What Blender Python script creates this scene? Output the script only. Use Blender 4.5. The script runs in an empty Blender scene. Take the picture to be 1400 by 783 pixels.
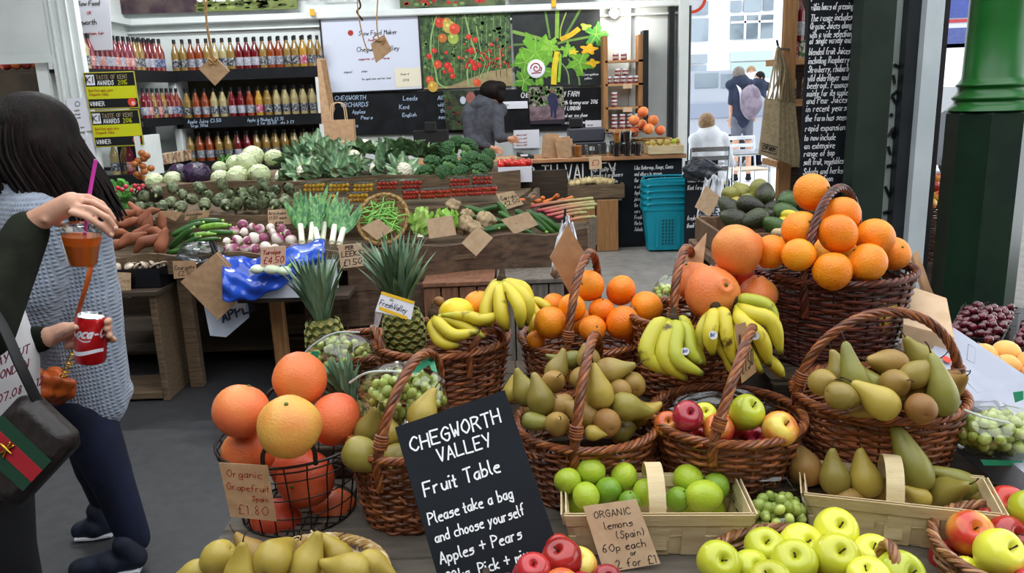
SKY,EXPO,FILL=2.8,0,42
import bpy,math,random
import numpy as np
from mathutils import Vector,Matrix,Euler,Quaternion
random.seed(7)
rnd=random.uniform
PI=math.pi
SC=bpy.context.scene
COL=SC.collection
FOC=1089.0;PITCH=math.radians(13.5);ROLL=math.radians(2.1);EYE=Vector((0,0,1.5))
cF=Vector((0,math.cos(PITCH),-math.sin(PITCH)))
u0=Vector((0,math.sin(PITCH),math.cos(PITCH)))
cU=u0*math.cos(ROLL)+Vector((1,0,0))*math.sin(ROLL)
cR=Vector((1,0,0))*math.cos(ROLL)-u0*math.sin(ROLL)
cam=bpy.data.objects.new('camera',bpy.data.cameras.new('camera'))
COL.objects.link(cam)
mc=Matrix((cR,cU,-cF)).transposed().to_4x4();mc.translation=EYE
cam.matrix_world=mc
cam.data.sensor_width=36;cam.data.lens=36*FOC/1400;cam.data.clip_start=.05;cam.data.clip_end=200
SC.camera=cam
def ray(px,py):
 return cF+cR*((px-700)/FOC)+cU*((391.5-py)/FOC)
def at(px,py,Y=None,Z=None,X=None):
 d=ray(px,py)
 t=Y/d.y if Y is not None else((Z-EYE.z)/d.z if Z is not None else X/d.x)
 return EYE+d*t
def lin(c):
 return c/12.92 if c<=.04045 else((c+.055)/1.055)**2.4
def hx(s):
 return tuple(lin(int(s[i:i+2],16)/255)for i in(0,2,4))+(1,)
MATS={}
def mat(name,c1,c2=None,sc=6.,rough=.5,bump=0.,bs=None,metal=0.,var=0.,hue=0.,ramp=(.4,.6),c3=None,stretch=(1,1,1),trans=0.,ior=1.45,emit=0.,coat=0.,sss=0.,vcol=False,wave=None,alpha=1.,detail=3,spec=.5,axis=None,sheen=0.):
 if name in MATS:return MATS[name]
 m=bpy.data.materials.new(name);m.use_nodes=True;MATS[name]=m
 nt=m.node_tree;N=nt.nodes;L=nt.links
 b=N['Principled BSDF']
 tc=N.new('ShaderNodeTexCoord');mp=N.new('ShaderNodeMapping');mp.inputs['Scale'].default_value=stretch
 L.new(tc.outputs['Object'],mp.inputs['Vector'])
 oi=N.new('ShaderNodeObjectInfo')
 col=None
 if vcol:
  at_=N.new('ShaderNodeAttribute');at_.attribute_name='Col';col=at_.outputs['Color']
 if c2 is not None:
  no=N.new('ShaderNodeTexNoise');no.noise_dimensions='4D'
  no.inputs['Scale'].default_value=sc;no.inputs['Detail'].default_value=detail
  mu=N.new('ShaderNodeMath');mu.operation='MULTIPLY';mu.inputs[1].default_value=37.
  L.new(oi.outputs['Random'],mu.inputs[0]);L.new(mu.outputs[0],no.inputs['W']);L.new(mp.outputs[0],no.inputs['Vector'])
  fac=no.outputs['Fac']
  if axis is not None:
   se=N.new('ShaderNodeSeparateXYZ');L.new(tc.outputs['Object'],se.inputs[0])
   m1=N.new('ShaderNodeMath');m1.operation='MULTIPLY_ADD';m1.inputs[1].default_value=axis[0];m1.inputs[2].default_value=axis[1]
   L.new(se.outputs['Z'],m1.inputs[0])
   m2=N.new('ShaderNodeMath');m2.operation='MULTIPLY_ADD';m2.inputs[1].default_value=1 if len(axis)<3 else axis[2]
   L.new(fac,m2.inputs[0]);L.new(m1.outputs[0],m2.inputs[2]);fac=m2.outputs[0]
  cr=N.new('ShaderNodeValToRGB');e=cr.color_ramp.elements
  e[0].position,e[1].position=ramp;e[0].color=hx(c1);e[1].color=hx(c2)
  if c3:k=e.new(min(1,ramp[1]+.12));k.color=hx(c3)
  L.new(fac,cr.inputs[0])
  if col is None:col=cr.outputs[0]
  else:
   mx=N.new('ShaderNodeMix');mx.data_type='RGBA';mx.blend_type='MULTIPLY';mx.inputs[0].default_value=1
   L.new(col,mx.inputs[6]);L.new(cr.outputs[0],mx.inputs[7]);col=mx.outputs[2]
 if(var or hue):
  hs=N.new('ShaderNodeHueSaturation')
  if col is not None:L.new(col,hs.inputs['Color'])
  else:hs.inputs['Color'].default_value=hx(c1)
  mr=N.new('ShaderNodeMapRange');mr.inputs[3].default_value=1-var;mr.inputs[4].default_value=1+var
  L.new(oi.outputs['Random'],mr.inputs[0]);L.new(mr.outputs[0],hs.inputs['Value'])
  m3=N.new('ShaderNodeMath');m3.operation='MULTIPLY';m3.inputs[1].default_value=7.31;L.new(oi.outputs['Random'],m3.inputs[0])
  m4=N.new('ShaderNodeMath');m4.operation='FRACT';L.new(m3.outputs[0],m4.inputs[0])
  mh=N.new('ShaderNodeMapRange');mh.inputs[3].default_value=.5-hue;mh.inputs[4].default_value=.5+hue
  L.new(m4.outputs[0],mh.inputs[0]);L.new(mh.outputs[0],hs.inputs['Hue'])
  col=hs.outputs[0]
 if col is not None:L.new(col,b.inputs['Base Color'])
 else:b.inputs['Base Color'].default_value=hx(c1)
 b.inputs['Roughness'].default_value=rough;b.inputs['Metallic'].default_value=metal
 b.inputs['Transmission Weight'].default_value=trans;b.inputs['IOR'].default_value=ior
 b.inputs['Coat Weight'].default_value=coat;b.inputs['Coat Roughness'].default_value=.15
 b.inputs['Specular IOR Level'].default_value=spec;b.inputs['Alpha'].default_value=alpha
 b.inputs['Sheen Weight'].default_value=sheen
 if sss:
  b.inputs['Subsurface Weight'].default_value=sss;b.inputs['Subsurface Radius'].default_value=(.01,.008,.003)
 if emit:
  b.inputs['Emission Strength'].default_value=emit
  if col is not None:L.new(col,b.inputs['Emission Color'])
  else:b.inputs['Emission Color'].default_value=hx(c1)
 if bump:
  bp=N.new('ShaderNodeBump');bp.inputs['Strength'].default_value=bump;bp.inputs['Distance'].default_value=.004
  if wave:
   w=N.new('ShaderNodeTexWave');w.inputs['Scale'].default_value=wave[0];w.bands_direction=wave[1];w.inputs['Distortion'].default_value=wave[2]
   L.new(tc.outputs['Object'],w.inputs['Vector']);h=w.outputs['Fac']
   if len(wave)>3:
    w2=N.new('ShaderNodeTexWave');w2.inputs['Scale'].default_value=wave[3];w2.bands_direction=wave[4];w2.inputs['Distortion'].default_value=wave[2]
    L.new(tc.outputs['Object'],w2.inputs['Vector'])
    ad=N.new('ShaderNodeMath');ad.operation='MULTIPLY';L.new(h,ad.inputs[0]);L.new(w2.outputs['Fac'],ad.inputs[1]);h=ad.outputs[0]
  else:
   n2=N.new('ShaderNodeTexNoise');n2.inputs['Scale'].default_value=bs or sc*6;n2.inputs['Detail'].default_value=2
   L.new(mp.outputs[0],n2.inputs['Vector']);h=n2.outputs['Fac']
  L.new(h,bp.inputs['Height']);L.new(bp.outputs[0],b.inputs['Normal'])
 return m
def film(name,tint='ffffff',a=.14,rough=.08):
 if name in MATS:return MATS[name]
 m=bpy.data.materials.new(name);m.use_nodes=True;MATS[name]=m
 nt=m.node_tree;N=nt.nodes;L=nt.links
 N.remove(N['Principled BSDF']);out=N['Material Output']
 t=N.new('ShaderNodeBsdfTransparent');t.inputs[0].default_value=hx(tint)
 g=N.new('ShaderNodeBsdfGlossy');g.inputs['Roughness'].default_value=rough
 fr=N.new('ShaderNodeLayerWeight');fr.inputs[0].default_value=.35
 ma=N.new('ShaderNodeMath');ma.operation='MULTIPLY_ADD';ma.inputs[1].default_value=.4;ma.inputs[2].default_value=a
 L.new(fr.outputs['Fresnel'],ma.inputs[0])
 mx=N.new('ShaderNodeMixShader');L.new(ma.outputs[0],mx.inputs[0]);L.new(t.outputs[0],mx.inputs[1]);L.new(g.outputs[0],mx.inputs[2])
 L.new(mx.outputs[0],out.inputs[0])
 return m
def frame_from(z,x=None):
 z=Vector(z).normalized()
 x=Vector(x)if x is not None else(Vector((1,0,0))if abs(z.x)<.9 else Vector((0,1,0)))
 x=(x-z*x.dot(z)).normalized();y=z.cross(x)
 return np.array([x,y,z]).T
class MB:
 def __init__(s):s.v=[];s.f=[];s.m=[];s.c=[];s.n=0;s.has=False
 def add(s,v,f,mi=0,col=None):
  v=np.asarray(v,float).reshape(-1,3);n=s.n
  s.v.append(v);s.f+=[tuple(i+n for i in q)for q in f];s.m+=[mi]*len(f);s.n+=len(v)
  if col is not None:s.has=True
  c=np.ones((len(v),4));
  if col is not None:c[:]=col
  s.c.append(c);return s
 def box(s,c,d,rot=None,mi=0,col=None,bev=0,taper=1.):
  x,y,z=[k/2 for k in d]
  if bev<=0:
   v=np.array([(i*x*(taper if k<0 else 1),j*y*(taper if k<0 else 1),k*z)for k in(-1,1)for j in(-1,1)for i in(-1,1)],float)
   f=[(0,2,3,1),(4,5,7,6),(0,1,5,4),(2,6,7,3),(0,4,6,2),(1,3,7,5)]
  else:
   b=min(bev,x*.9,y*.9,z*.9);v=[]
   for k in(-1,1):
    ri=[(-x+b,-y),(x-b,-y),(x,-y+b),(x,y-b),(x-b,y),(-x+b,y),(-x,y-b),(-x,-y+b)]
    ro=[(px*(1-b/x),py*(1-b/y))for px,py in ri]
    if k<0:v+=[(p[0],p[1],-z)for p in ro]+[(p[0],p[1],-z+b)for p in ri]
    else:v+=[(p[0],p[1],z-b)for p in ri]+[(p[0],p[1],z)for p in ro]
   v=np.array(v);f=[tuple(range(7,-1,-1)),tuple(range(24,32))]
   for r in range(3):
    for i in range(8):f.append((r*8+i,r*8+(i+1)%8,r*8+8+(i+1)%8,r*8+8+i))
  if rot is not None:v=v@np.array(rot).T
  return s.add(v+np.array(c),f,mi,col)
 def tube(s,pts,r,n=6,mi=0,closed=False,col=None,flat=1.,side=None,caps=True,twist=0.):
  P=np.asarray(pts,float);k=len(P)
  R=np.full(k,float(r))if np.isscalar(r)else np.asarray(r,float)
  T=np.roll(P,-1,0)-np.roll(P,1,0)if closed else np.gradient(P,axis=0)
  T/=np.linalg.norm(T,axis=1)[:,None]+1e-12
  x=np.array(side,float)if side is not None else(np.array((0,0,1.))if abs(T[0][2])<.9 else np.array((1.,0,0)))
  V=[];a=np.arange(n)*2*PI/n
  for i in range(k):
   if side is not None and twist==0:x=np.array(side,float)
   x=x-T[i]*x.dot(T[i]);x/=np.linalg.norm(x)+1e-12;y=np.cross(T[i],x)
   V.append(P[i]+R[i]*(np.outer(np.cos(a),x)*flat+np.outer(np.sin(a),y)))
  V=np.concatenate(V);f=[]
  for i in range(k if closed else k-1):
   o,q=i*n,((i+1)%k)*n
   for j in range(n):f.append((o+j,o+(j+1)%n,q+(j+1)%n,q+j))
  if caps and not closed:f+=[tuple(range(n-1,-1,-1)),tuple((k-1)*n+j for j in range(n))]
  return s.add(V,f,mi,col)
 def lathe(s,prof,n=16,mi=0,c=(0,0,0),rot=None,col=None,sx=1.,sy=1.,mod=None):
  V=[];f=[];rows=[]
  a=np.arange(n)*2*PI/n
  for r,z in prof:
   if r<1e-6:rows.append([len(V)]);V.append((0,0,z))
   else:
    rows.append(list(range(len(V),len(V)+n)))
    for t in a:
     q=r*(mod(t,z)if mod else 1)
     V.append((q*math.cos(t)*sx,q*math.sin(t)*sy,z))
  for A,B in zip(rows,rows[1:]):
   if len(A)==1 and len(B)==1:continue
   for j in range(n):
    k=(j+1)%n
    if len(A)==1:f.append((A[0],B[k],B[j]))
    elif len(B)==1:f.append((A[j],A[k],B[0]))
    else:f.append((A[j],A[k],B[k],B[j]))
  V=np.array(V,float)
  if rot is not None:V=V@np.array(rot).T
  return s.add(V+np.array(c),f,mi,col)
 def ell(s,c,r,rot=None,n=12,m=8,mi=0,col=None):
  if np.isscalar(r):r=(r,r,r)
  pr=[(math.sin(PI*i/m)if 0<i<m else 0,-math.cos(PI*i/m))for i in range(m+1)]
  t=MB();t.lathe(pr,n);V=t.v[0]*np.array(r)
  if rot is not None:V=V@np.array(rot).T
  return s.add(V+np.array(c),t.f,mi,col)
 def cap(s,p0,p1,r0,r1,n=14,mi=0):
  p0=Vector(p0);p1=Vector(p1);L=(p1-p0).length;Fm=frame_from(p1-p0)
  pr=[(r0*math.sin(PI/2*i/4)if i else 0,-r0*math.cos(PI/2*i/4))for i in range(5)]
  pr+=[(r1*math.cos(PI/2*i/4)if i<4 else 0,L+r1*math.sin(PI/2*i/4))for i in range(5)]
  return s.lathe(pr,n,mi,p0,Fm)
 def sheet(s,pts,t=.001,mi=0,col=None,nrm=None):
  P=np.array([tuple(p)for p in pts],float);k=len(P)
  if nrm is None:
   nn=np.zeros(3)
   for i in range(k):nn+=np.cross(P[i],P[(i+1)%k])
   nrm=nn/(np.linalg.norm(nn)+1e-12)
  nrm=np.array(nrm,float)
  V=np.concatenate([P+nrm*t/2,P-nrm*t/2])
  f=[tuple(range(k)),tuple(range(2*k-1,k-1,-1))]+[(i,i+k,(i+1)%k+k,(i+1)%k)for i in range(k)]
  return s.add(V,f,mi,col)
 def grid(s,fn,nu,nv,mi=0,col=None,thick=0):
  V=[tuple(fn(i/(nu-1),j/(nv-1)))for i in range(nu)for j in range(nv)]
  f=[(i*nv+j,(i+1)*nv+j,(i+1)*nv+j+1,i*nv+j+1)for i in range(nu-1)for j in range(nv-1)]
  return s.add(V,f,mi,col)
 def build(s,name,mats,parent=None,loc=None,smooth=40,link=True):
  me=bpy.data.meshes.new(name)
  V=np.concatenate(s.v)if s.v else np.zeros((0,3))
  o0=Vector((0,0,0))
  if parent is not None and loc is None:o0=parent_world(parent)
  elif loc is not None:o0=Vector(loc)
  V=V-np.array(o0)
  me.from_pydata(V.tolist(),[],s.f)
  for m in(mats if isinstance(mats,(list,tuple))else[mats]):me.materials.append(m)
  me.polygons.foreach_set('material_index',s.m)
  if s.has:
   ca=me.color_attributes.new('Col','FLOAT_COLOR','POINT');ca.data.foreach_set('color',np.concatenate(s.c).ravel())
  me.update()
  if smooth:me.shade_smooth();
  if smooth and smooth<180:me.set_sharp_from_angle(angle=math.radians(smooth))
  o=bpy.data.objects.new(name,me)
  if link:COL.objects.link(o)
  if parent is not None:o.parent=parent
  else:o.location=o0
  return o
def parent_world(o):
 v=Vector(o.location)
 while o.parent is not None:o=o.parent;v=v+o.location
 return v
def tag(o,label=None,cat=None,group=None,kind=None):
 if label:o['label']=label
 if cat:o['category']=cat
 if group:o['group']=group
 if kind:o['kind']=kind
 return o
def thing(name,label,cat,loc=(0,0,0),group=None,link=True):
 o=bpy.data.objects.new(name,None);o.empty_display_size=.05
 if link:COL.objects.link(o)
 o.location=loc;return tag(o,label,cat,group)
def struct(name,mb,m,label=None,smooth=0):
 o=mb.build(name,m,smooth=smooth);o['kind']='structure'
 if label:o['label']=label
 return o
PROTO=[]
def proto(o):
 PROTO.append(o);return o
def kids(o):return[c for c in bpy.data.objects if c.parent==o]
KC={}
def place(p,loc,rot=None,s=1.,label=None,cat=None,group=None,m=None,parent=None):
 if p.name not in KC:KC[p.name]=[(c,kids(c))for c in kids(p)]
 c=p.copy();COL.objects.link(c);c.location=loc
 c.rotation_mode='QUATERNION'
 if rot is None:rot=Quaternion()
 elif isinstance(rot,Euler):rot=rot.to_quaternion()
 elif not isinstance(rot,Quaternion):rot=Matrix(np.array(rot).tolist()).to_quaternion()
 c.rotation_quaternion=rot;c.scale=(s,s,s)if np.isscalar(s)else s
 tag(c,label,cat,group)
 if m is not None and c.type=='MESH':c.material_slots[0].link='OBJECT';c.material_slots[0].material=m
 if parent is not None:c.parent=parent
 for ch,gs in KC[p.name]:
  d=ch.copy();COL.objects.link(d);d.parent=c
  for g in gs:
   e=g.copy();COL.objects.link(e);e.parent=d
 return c
def smoothpath(pts,n=8,closed=False):
 P=[np.array(p,float)for p in pts];k=len(P);out=[]
 seg=k if closed else k-1
 for i in range(seg):
  p1,p2=P[i],P[(i+1)%k]
  p0=P[i-1]if(i>0 or closed)else 2*p1-p2
  p3=P[(i+2)%k]if(i+2<k or closed)else 2*p2-p1
  for j in range(n):
   t=j/n
   out.append(.5*((2*p1)+(-p0+p2)*t+(2*p0-5*p1+4*p2-p3)*t*t+(-p0+3*p1-3*p2+p3)*t**3))
 if not closed:out.append(P[-1])
 return np.array(out)
def qdir(d,roll=0):
 return Vector((0,0,1)).rotation_difference(Vector(d).normalized())@Quaternion((0,0,1),roll)
ORD=['first','second','third','fourth','fifth','sixth','seventh','eighth','ninth','tenth','eleventh','twelfth','thirteenth','fourteenth','fifteenth','sixteenth','seventeenth','eighteenth','nineteenth','twentieth','twenty-first','twenty-second','twenty-third','twenty-fourth','twenty-fifth','twenty-sixth','twenty-seventh','twenty-eighth','twenty-ninth','thirtieth']+['far-right']*80
def scr(p):
 d=Vector(p)-EYE;z=d.dot(cF)
 return 700+FOC*d.dot(cR)/z,391.5-FOC*d.dot(cU)/z
def order_labels(pts,tol=16):
 idx=sorted(range(len(pts)),key=lambda i:pts[i][1]);rows=[]
 for i in idx:
  if rows and pts[i][1]-pts[rows[-1][0]][1]<tol:rows[-1].append(i)
  else:rows.append([i])
 out=['']*len(pts)
 for r,row in enumerate(rows):
  row.sort(key=lambda i:pts[i][0])
  if len(rows)==1:rn=''
  elif r==0:rn=' in top row'
  elif r==len(rows)-1:rn=' in lowest row'
  else:rn=' in '+ORD[r]+' row down'
  for k,i in enumerate(row):
   if len(row)==1:nm='alone'
   elif k==0:nm='leftmost'
   elif k==len(row)-1:nm='rightmost'
   else:nm=ORD[k]+' from left'
   out[i]=', '+nm+rn if rn or len(row)>1 else ''
 return out
def relax(P,R,fixed=0,it=40,floor=None):
 P=[np.array(p,float)for p in P]
 for _ in range(it):
  mv=False
  for i in range(len(P)):
   for j in range(i+1,len(P)):
    d=P[j]-P[i];L=np.linalg.norm(d);o=R[i]+R[j]-L
    if o>1e-4:
     d=d/(L+1e-9);P[i]=P[i]-d*o*.5;P[j]=P[j]+d*o*.5;mv=True
  if not mv:break
 return[Vector(p)for p in P]
GL={'A':'02282842 1434','B':'0208 0828373625050525444332020 2','C':'47382817060413223243','D':'0208 0828464333220 2','E':'480808020242 0535','F':'48080802 0535','G':'47382817060413223243454525','H':'0208 4248 0545','I':'2228','J':'3833221203','K':'0208 480542','L':'0808020242','M':'0202080825254848424 2','N':'020208084242 48','O':'28170604132233444638 28','P':'0208 082847462505','Q':'28170604132233444638 28 3341','R':'0208 082847362505 2542','S':'473828171635443322120 3','T':'0848 2822','U':'08041322334448','V':'08222248','W':'081212252532324 8','X':'0842 4802','Y':'0825 4822','Z':'0848480202 42','a':'352515040312223435 3532','b':'0802 04152534332212','c':'352515040312 2232','d':'3832 34251504031222','e':'04343525150403122232','f':'38281712 0525','g':'3525150403122234 35302001','h':'0802 0415253432','i':'1512 1717','j':'25211001 2727','k':'0802 350332','l':'181322','m':'0502 04152422 24354442','n':'0502 0415253432','o':'2515040312223334 25','p':'0500 0415253433221203','q':'3530 34251504031222','r':'0502 041525','s':'352515043433220 2','t':'17131222 0525','u':'0503122234 3532','v':'05121235','w':'051212242432324 5','x':'0532 3502','y':'051212 3500','z':'0535350202 32','0':'28170604132233444638 28','1':'172822','2':'0718283736020 242','3':'0828373625443322 03','4':'3832 38040444','5':'480808050525443322 03','6':'381704031222332515 04','7':'08484822','8':'2817162534332213142536 3728','9':'363726151617283836 3622','+':'2723 0545','.':'2222',',':'2221 ','(':'38262438 ',')':'1826241 2','/':'0048','-':'1434',"'":'2826','&':'42173738260412324 4','£':'47382817120242 0525',':':'2323 2626',';':'2220 2525','%':'0248','!':'2824 2222'}
GL['(']='38262432';GL[')']='18262412'
def gl_strokes(ch):
 raw=GL.get(ch,'');toks=raw.split(' ');st=[]
 for t in toks:
  if not t:continue
  if st and len(st[-1])%2==1:st[-1]+=t
  elif st and len(t)==2 and len(st[-1])>2:st[-1]+=t
  else:st.append(t)
 return[[(int(s[i]),int(s[i+1])-2)for i in range(0,len(s)-1,2)]for s in st]
def chaikin(p,n=2):
 for _ in range(n):
  if len(p)<3:return p
  q=[p[0]]
  for a,b in zip(p,p[1:]):
   q+=[(a[0]*.75+b[0]*.25,a[1]*.75+b[1]*.25),(a[0]*.25+b[0]*.75,a[1]*.25+b[1]*.75)]
  q.append(p[-1]);p=q
 return p
def text(mb,s,S,h,w,u0=0.,v0=0.,track=1.,slant=.12,jit=.25,mi=0,center=False,smooth=2,boldx=1.):
 k=h/6;rr=random.Random(sum(map(ord,s)))
 adv=[]
 for c in s:adv.append((3.6 if c==' 'else 2.6 if c in "il.,:;'!1tjI"else 4.6 if c.islower()else 5.6)*track*k)
 u=u0-(sum(adv)/2 if center else 0);tx=min(1,track*1.02)
 for c,ad in zip(s,adv):
  dy=rr.uniform(-jit,jit)*k;an=rr.uniform(-.06,.06)*(jit>0)
  xo=-k*tx if c in "il.,:;'!1tjI"else 0
  for st in gl_strokes(c):
   p=[(x*k*tx+slant*y*k,y*k+an*x*k+dy)for x,y in st]
   p=chaikin(p,smooth)
   q=[p[0]]
   for t in p[1:]:
    if abs(t[0]-q[-1][0])+abs(t[1]-q[-1][1])>1e-5:q.append(t)
   if len(q)==1:q.append((q[0][0]+w*.5,q[0][1]+w*.1))
   V=[]
   for i,t in enumerate(q):
    a=q[max(0,i-1)];b=q[min(len(q)-1,i+1)]
    dx,dyy=b[0]-a[0],b[1]-a[1];l=math.hypot(dx,dyy)+1e-9
    nx,ny=-dyy/l*w/2,dx/l*w/2
    ex,ey=(0,0)if 0<i<len(q)-1 else((-dx/l*w*.4,-dyy/l*w*.4)if i==0 else(dx/l*w*.4,dyy/l*w*.4))
    V+=[S(u+xo+t[0]+nx*boldx+ex,v0+t[1]+ny+ey),S(u+xo+t[0]-nx*boldx+ex,v0+t[1]-ny+ey)]
   mb.add([tuple(x)for x in V],[(2*i,2*i+1,2*i+3,2*i+2)for i in range(len(q)-1)],mi)
  u+=ad
 return u
def plane_map(o,r,u,off=.0007):
 o=Vector(o);r=Vector(r).normalized();u=Vector(u).normalized();n=r.cross(u)*off
 return lambda a,b:o+r*a+u*b+n
m_orange=mat('orange_peel','ec820c','f59a1e',9,.42,.35,260,var=.06,hue=.008)
m_gfruit=mat('grapefruit_peel','da6436','e47e42',4,.42,.3,220,var=.05,hue=.01,ramp=(.35,.52),c3='e4a44e')
m_gfruit_y=mat('yellow_grapefruit_peel','dd7244','dc9c48',5,.42,.3,220,ramp=(.36,.46),c3='d8bc50')
m_gfruit_r=mat('red_grapefruit_peel','c4432a','d4603a',5,.4,.3,220,var=.05)
m_pear=mat('pear_skin','7f7430','9a8842',7,.4,.12,90,var=.1,hue=.01,ramp=(.35,.6),c3='a3804a')
m_pear_r=mat('russet_pear_skin','8a6430','9c8040',8,.5,.15,90,var=.08,hue=.01,ramp=(.35,.6))
m_pear_g=mat('green_pear_skin','757432','928e44',9,.38,.1,90,var=.06,ramp=(.35,.65))
m_pear_y=mat('yellow_pear_skin','9c8634','b39e48',9,.4,.1,90,var=.06,ramp=(.35,.65))
m_stem=mat('fruit_stem','3d2c18',rough=.8)
m_apple_g=mat('green_apple_skin','a8b028','c8c83a',8,.25,.0,40,var=.08,hue=.012,ramp=(.3,.7),coat=.3)
m_apple_y=mat('yellow_apple_skin','d8d83a','e6e455',6,.25,0,var=.04,ramp=(.3,.7),c3='e6c23c',coat=.3)
m_apple_b=mat('blushed_apple_skin','c8382c','e0903c',12,.25,0,var=.06,ramp=(.42,.56),c3='e4d060',coat=.3)
m_apple_r=mat('red_apple_skin','8f1722','c03034',14,.22,0,var=.12,hue=.01,ramp=(.35,.65),coat=.4)
m_lime=mat('lime_peel','93ac28','b8cc3c',8,.35,.2,200,var=.08,ramp=(.3,.7))
m_lime_d=mat('deep_green_lime_peel','628c22','86a832',8,.35,.2,200,var=.06)
m_lemon=mat('lemon_peel','e8cf1e','f2dc3a',6,.35,.2,200)
m_ban=mat('banana_skin','6a5430','ffffff',26,.42,0,vcol=True,ramp=(.30,.40))
m_avo=mat('avocado_skin','26241c','3c4326',12,.4,.6,120,var=.25)
m_avo_g=mat('green_avocado_skin','2f4a22','45602c',12,.4,.6,120,var=.1)
m_willow=mat('willow_weave','b8a898','ffffff',60,.42,.25,300,vcol=True,ramp=(.3,.7),coat=.1)
m_straw=mat('pale_basket_weave','c9b48a','ffffff',50,.6,.25,300,vcol=True)
m_chip=mat('thin_poplar_wood','c3ab82','dccaa2',7,.6,.2,60,stretch=(1,6,12),ramp=(.3,.7),var=.05)
m_wood=mat('weathered_wood','4a3a2a','7a654c',6,.75,.5,40,stretch=(1.2,12,12),ramp=(.3,.7))
m_wood_l=mat('light_wood','9c7a55','b8946a',6,.65,.3,40,stretch=(1.2,12,12),ramp=(.3,.7))
m_wood_v=mat('upright_wood','8a6038','a87a4c',5,.65,.3,40,stretch=(12,12,1.2),ramp=(.3,.7))
m_wood_d=mat('dark_stained_wood','2f251c','4a3c2e',6,.8,.5,40,stretch=(1.2,12,12),ramp=(.3,.7))
m_plank=mat('old_crate_wood','5b4433','8a6b50',5,.8,.4,40,stretch=(12,12,1.2),ramp=(.3,.7),var=.15)
m_kraft=mat('kraft_paper','b08b68','bd9975',30,.75,.25,60,var=.05)
m_kraft_l=mat('pale_kraft_card','cbaa88','d6b896',30,.8,.15,60,var=.04)
m_slate=mat('chalkboard','14171c','20242b',5,.7,.1,60,ramp=(.3,.75),spec=.2)
m_chalk=mat('white_chalk','f2f3f5',rough=.9)
m_chalkblue=mat('blue_chalk','a9bdd6',rough=.9)
m_ink=mat('dark_ink','2a2326',rough=.8)
m_redink=mat('red_ink','a83326',rough=.8)
m_white=mat('white_paint','d4dad8','dfe4e2',3,.55,.05,20)
m_whitecard=mat('white_card','e2e3ec',rough=.5)
m_black=mat('black_paint','141417',rough=.45)
m_blackmatt=mat('black_board_paint','131417','1b1c20',8,.7,spec=.2)
m_metal=mat('dark_wire','38322f',rough=.4,metal=.8)
m_steel=mat('bright_steel','c8ccd0',rough=.2,metal=1.)
m_leaf=mat('leaf_green','3c7a2c','5fa03e',14,.5,.2,80,var=.12,hue=.01)
m_leaf_d=mat('dark_leaf','2b5c2a','41753a',14,.55,.2,80,var=.1)
m_leaf_b=mat('bluish_leaf','6a9468','acca9c',22,.5,.35,60,var=.12)
m_leaf_l=mat('pale_leaf','8dbf4a','b9dc78',10,.5,.2,60,var=.06)
m_pineleaf=mat('pineapple_leaf','4d6b50','86a184',16,.5,.1,stretch=(1,1,.4),var=.08)
m_film=film('clear_film',a=.07);m_clear=film('clear_rigid_plastic','f4f8f6',.05,.05)
m_filmgreen=film('green_printed_film','3fae78',.25)
def prof(pts,n=4):return[(max(0,p[0]),p[1])for p in smoothpath([(a,b)for a,b in pts],n)]
def mk(name,mb,m,smooth=180):return proto(mb.build(name,m,smooth=smooth,link=False,loc=(0,0,0)))
def sub(name,mb,m,par,smooth=180):
 o=mb.build(name,m,smooth=smooth,link=False);o.parent=par;PROTO.append(o);return o
def round_fruit(name,R,m,flat=.95,nib=True,seed=0,lump=.012,nibc=None):
 b=MB();k=random.Random(seed);ph=[k.uniform(0,6)for _ in range(4)]
 pr=[]
 for i in range(17):
  t=PI*i/16;r=math.sin(t)if 0<i<16 else 0;z=-math.cos(t)*flat
  if i>=14:z-=.05*((i-13)/3)**2
  if i==0:z+=.03
  pr.append((r*R,z*R))
 b.lathe(pr,24,mod=lambda a,z:1+lump*math.sin(3*a+ph[0]+z/R*2)+lump*.7*math.sin(5*a+ph[1]))
 o=mk(name,b,m)
 if nib:
  s=MB();zt=pr[-1][1]
  s.lathe([(0,zt+.0002),(R*.07,zt+.001),(R*.06,zt+.0028),(R*.025,zt+.0034),(0,zt+.0026)],7)
  sub('stem_button',s,nibc or m_button,o)
 return o
m_button=mat('stem_button_green','5c6a2c',rough=.8)
P_or=[round_fruit('orange',.037,m_orange,seed=1),round_fruit('orange',.037,m_orange,.92,seed=2)]
P_gf=[round_fruit('grapefruit',.055,m_gfruit,.93,seed=3,lump=.014),round_fruit('grapefruit',.055,m_gfruit,.97,seed=4,lump=.02)]
P_lime=round_fruit('lime',.026,m_lime,1.08,seed=5)
P_lemon=round_fruit('lemon',.03,m_lemon,1.2,seed=6)
def pear(name,pts,bend,m):
 b=MB();b.lathe(prof(pts,3),20,mod=lambda a,z:1+.025*math.sin(2*a+1+z*30)+.015*math.sin(3*a))
 def bd(V):
  V=V.copy();z=np.clip(V[:,2],0,1);V[:,0]+=bend*z*z;return V
 b.v[0]=bd(b.v[0]);o=mk(name,b,m)
 zt=pts[-1][1];x=bend*zt*zt;s=MB()
 s.tube([(x,0,zt-.004),(x+bend*zt*.012,0,zt+.006),(x+.003+bend*.001,.001,zt+.015),(x+.007+bend*.0015,.003,zt+.021)],[.0022,.0014,.0013,.002],6)
 sub('stem',s,m_stem,o)
 z0=pts[0][1];s=MB();s.lathe([(0,z0+.001),(.003,z0-.0005),(.0055,z0-.003),(.0065,z0-.002),(.003,z0+.002)],7);sub('calyx',s,m_stem,o)
 return o
PA=[(0,-.034),(.006,-.037),(.018,-.034),(.029,-.022),(.0335,-.003),(.031,.013),(.024,.028),(.0175,.042),(.013,.053),(.0095,.061),(.005,.066),(0,.067)]
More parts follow.
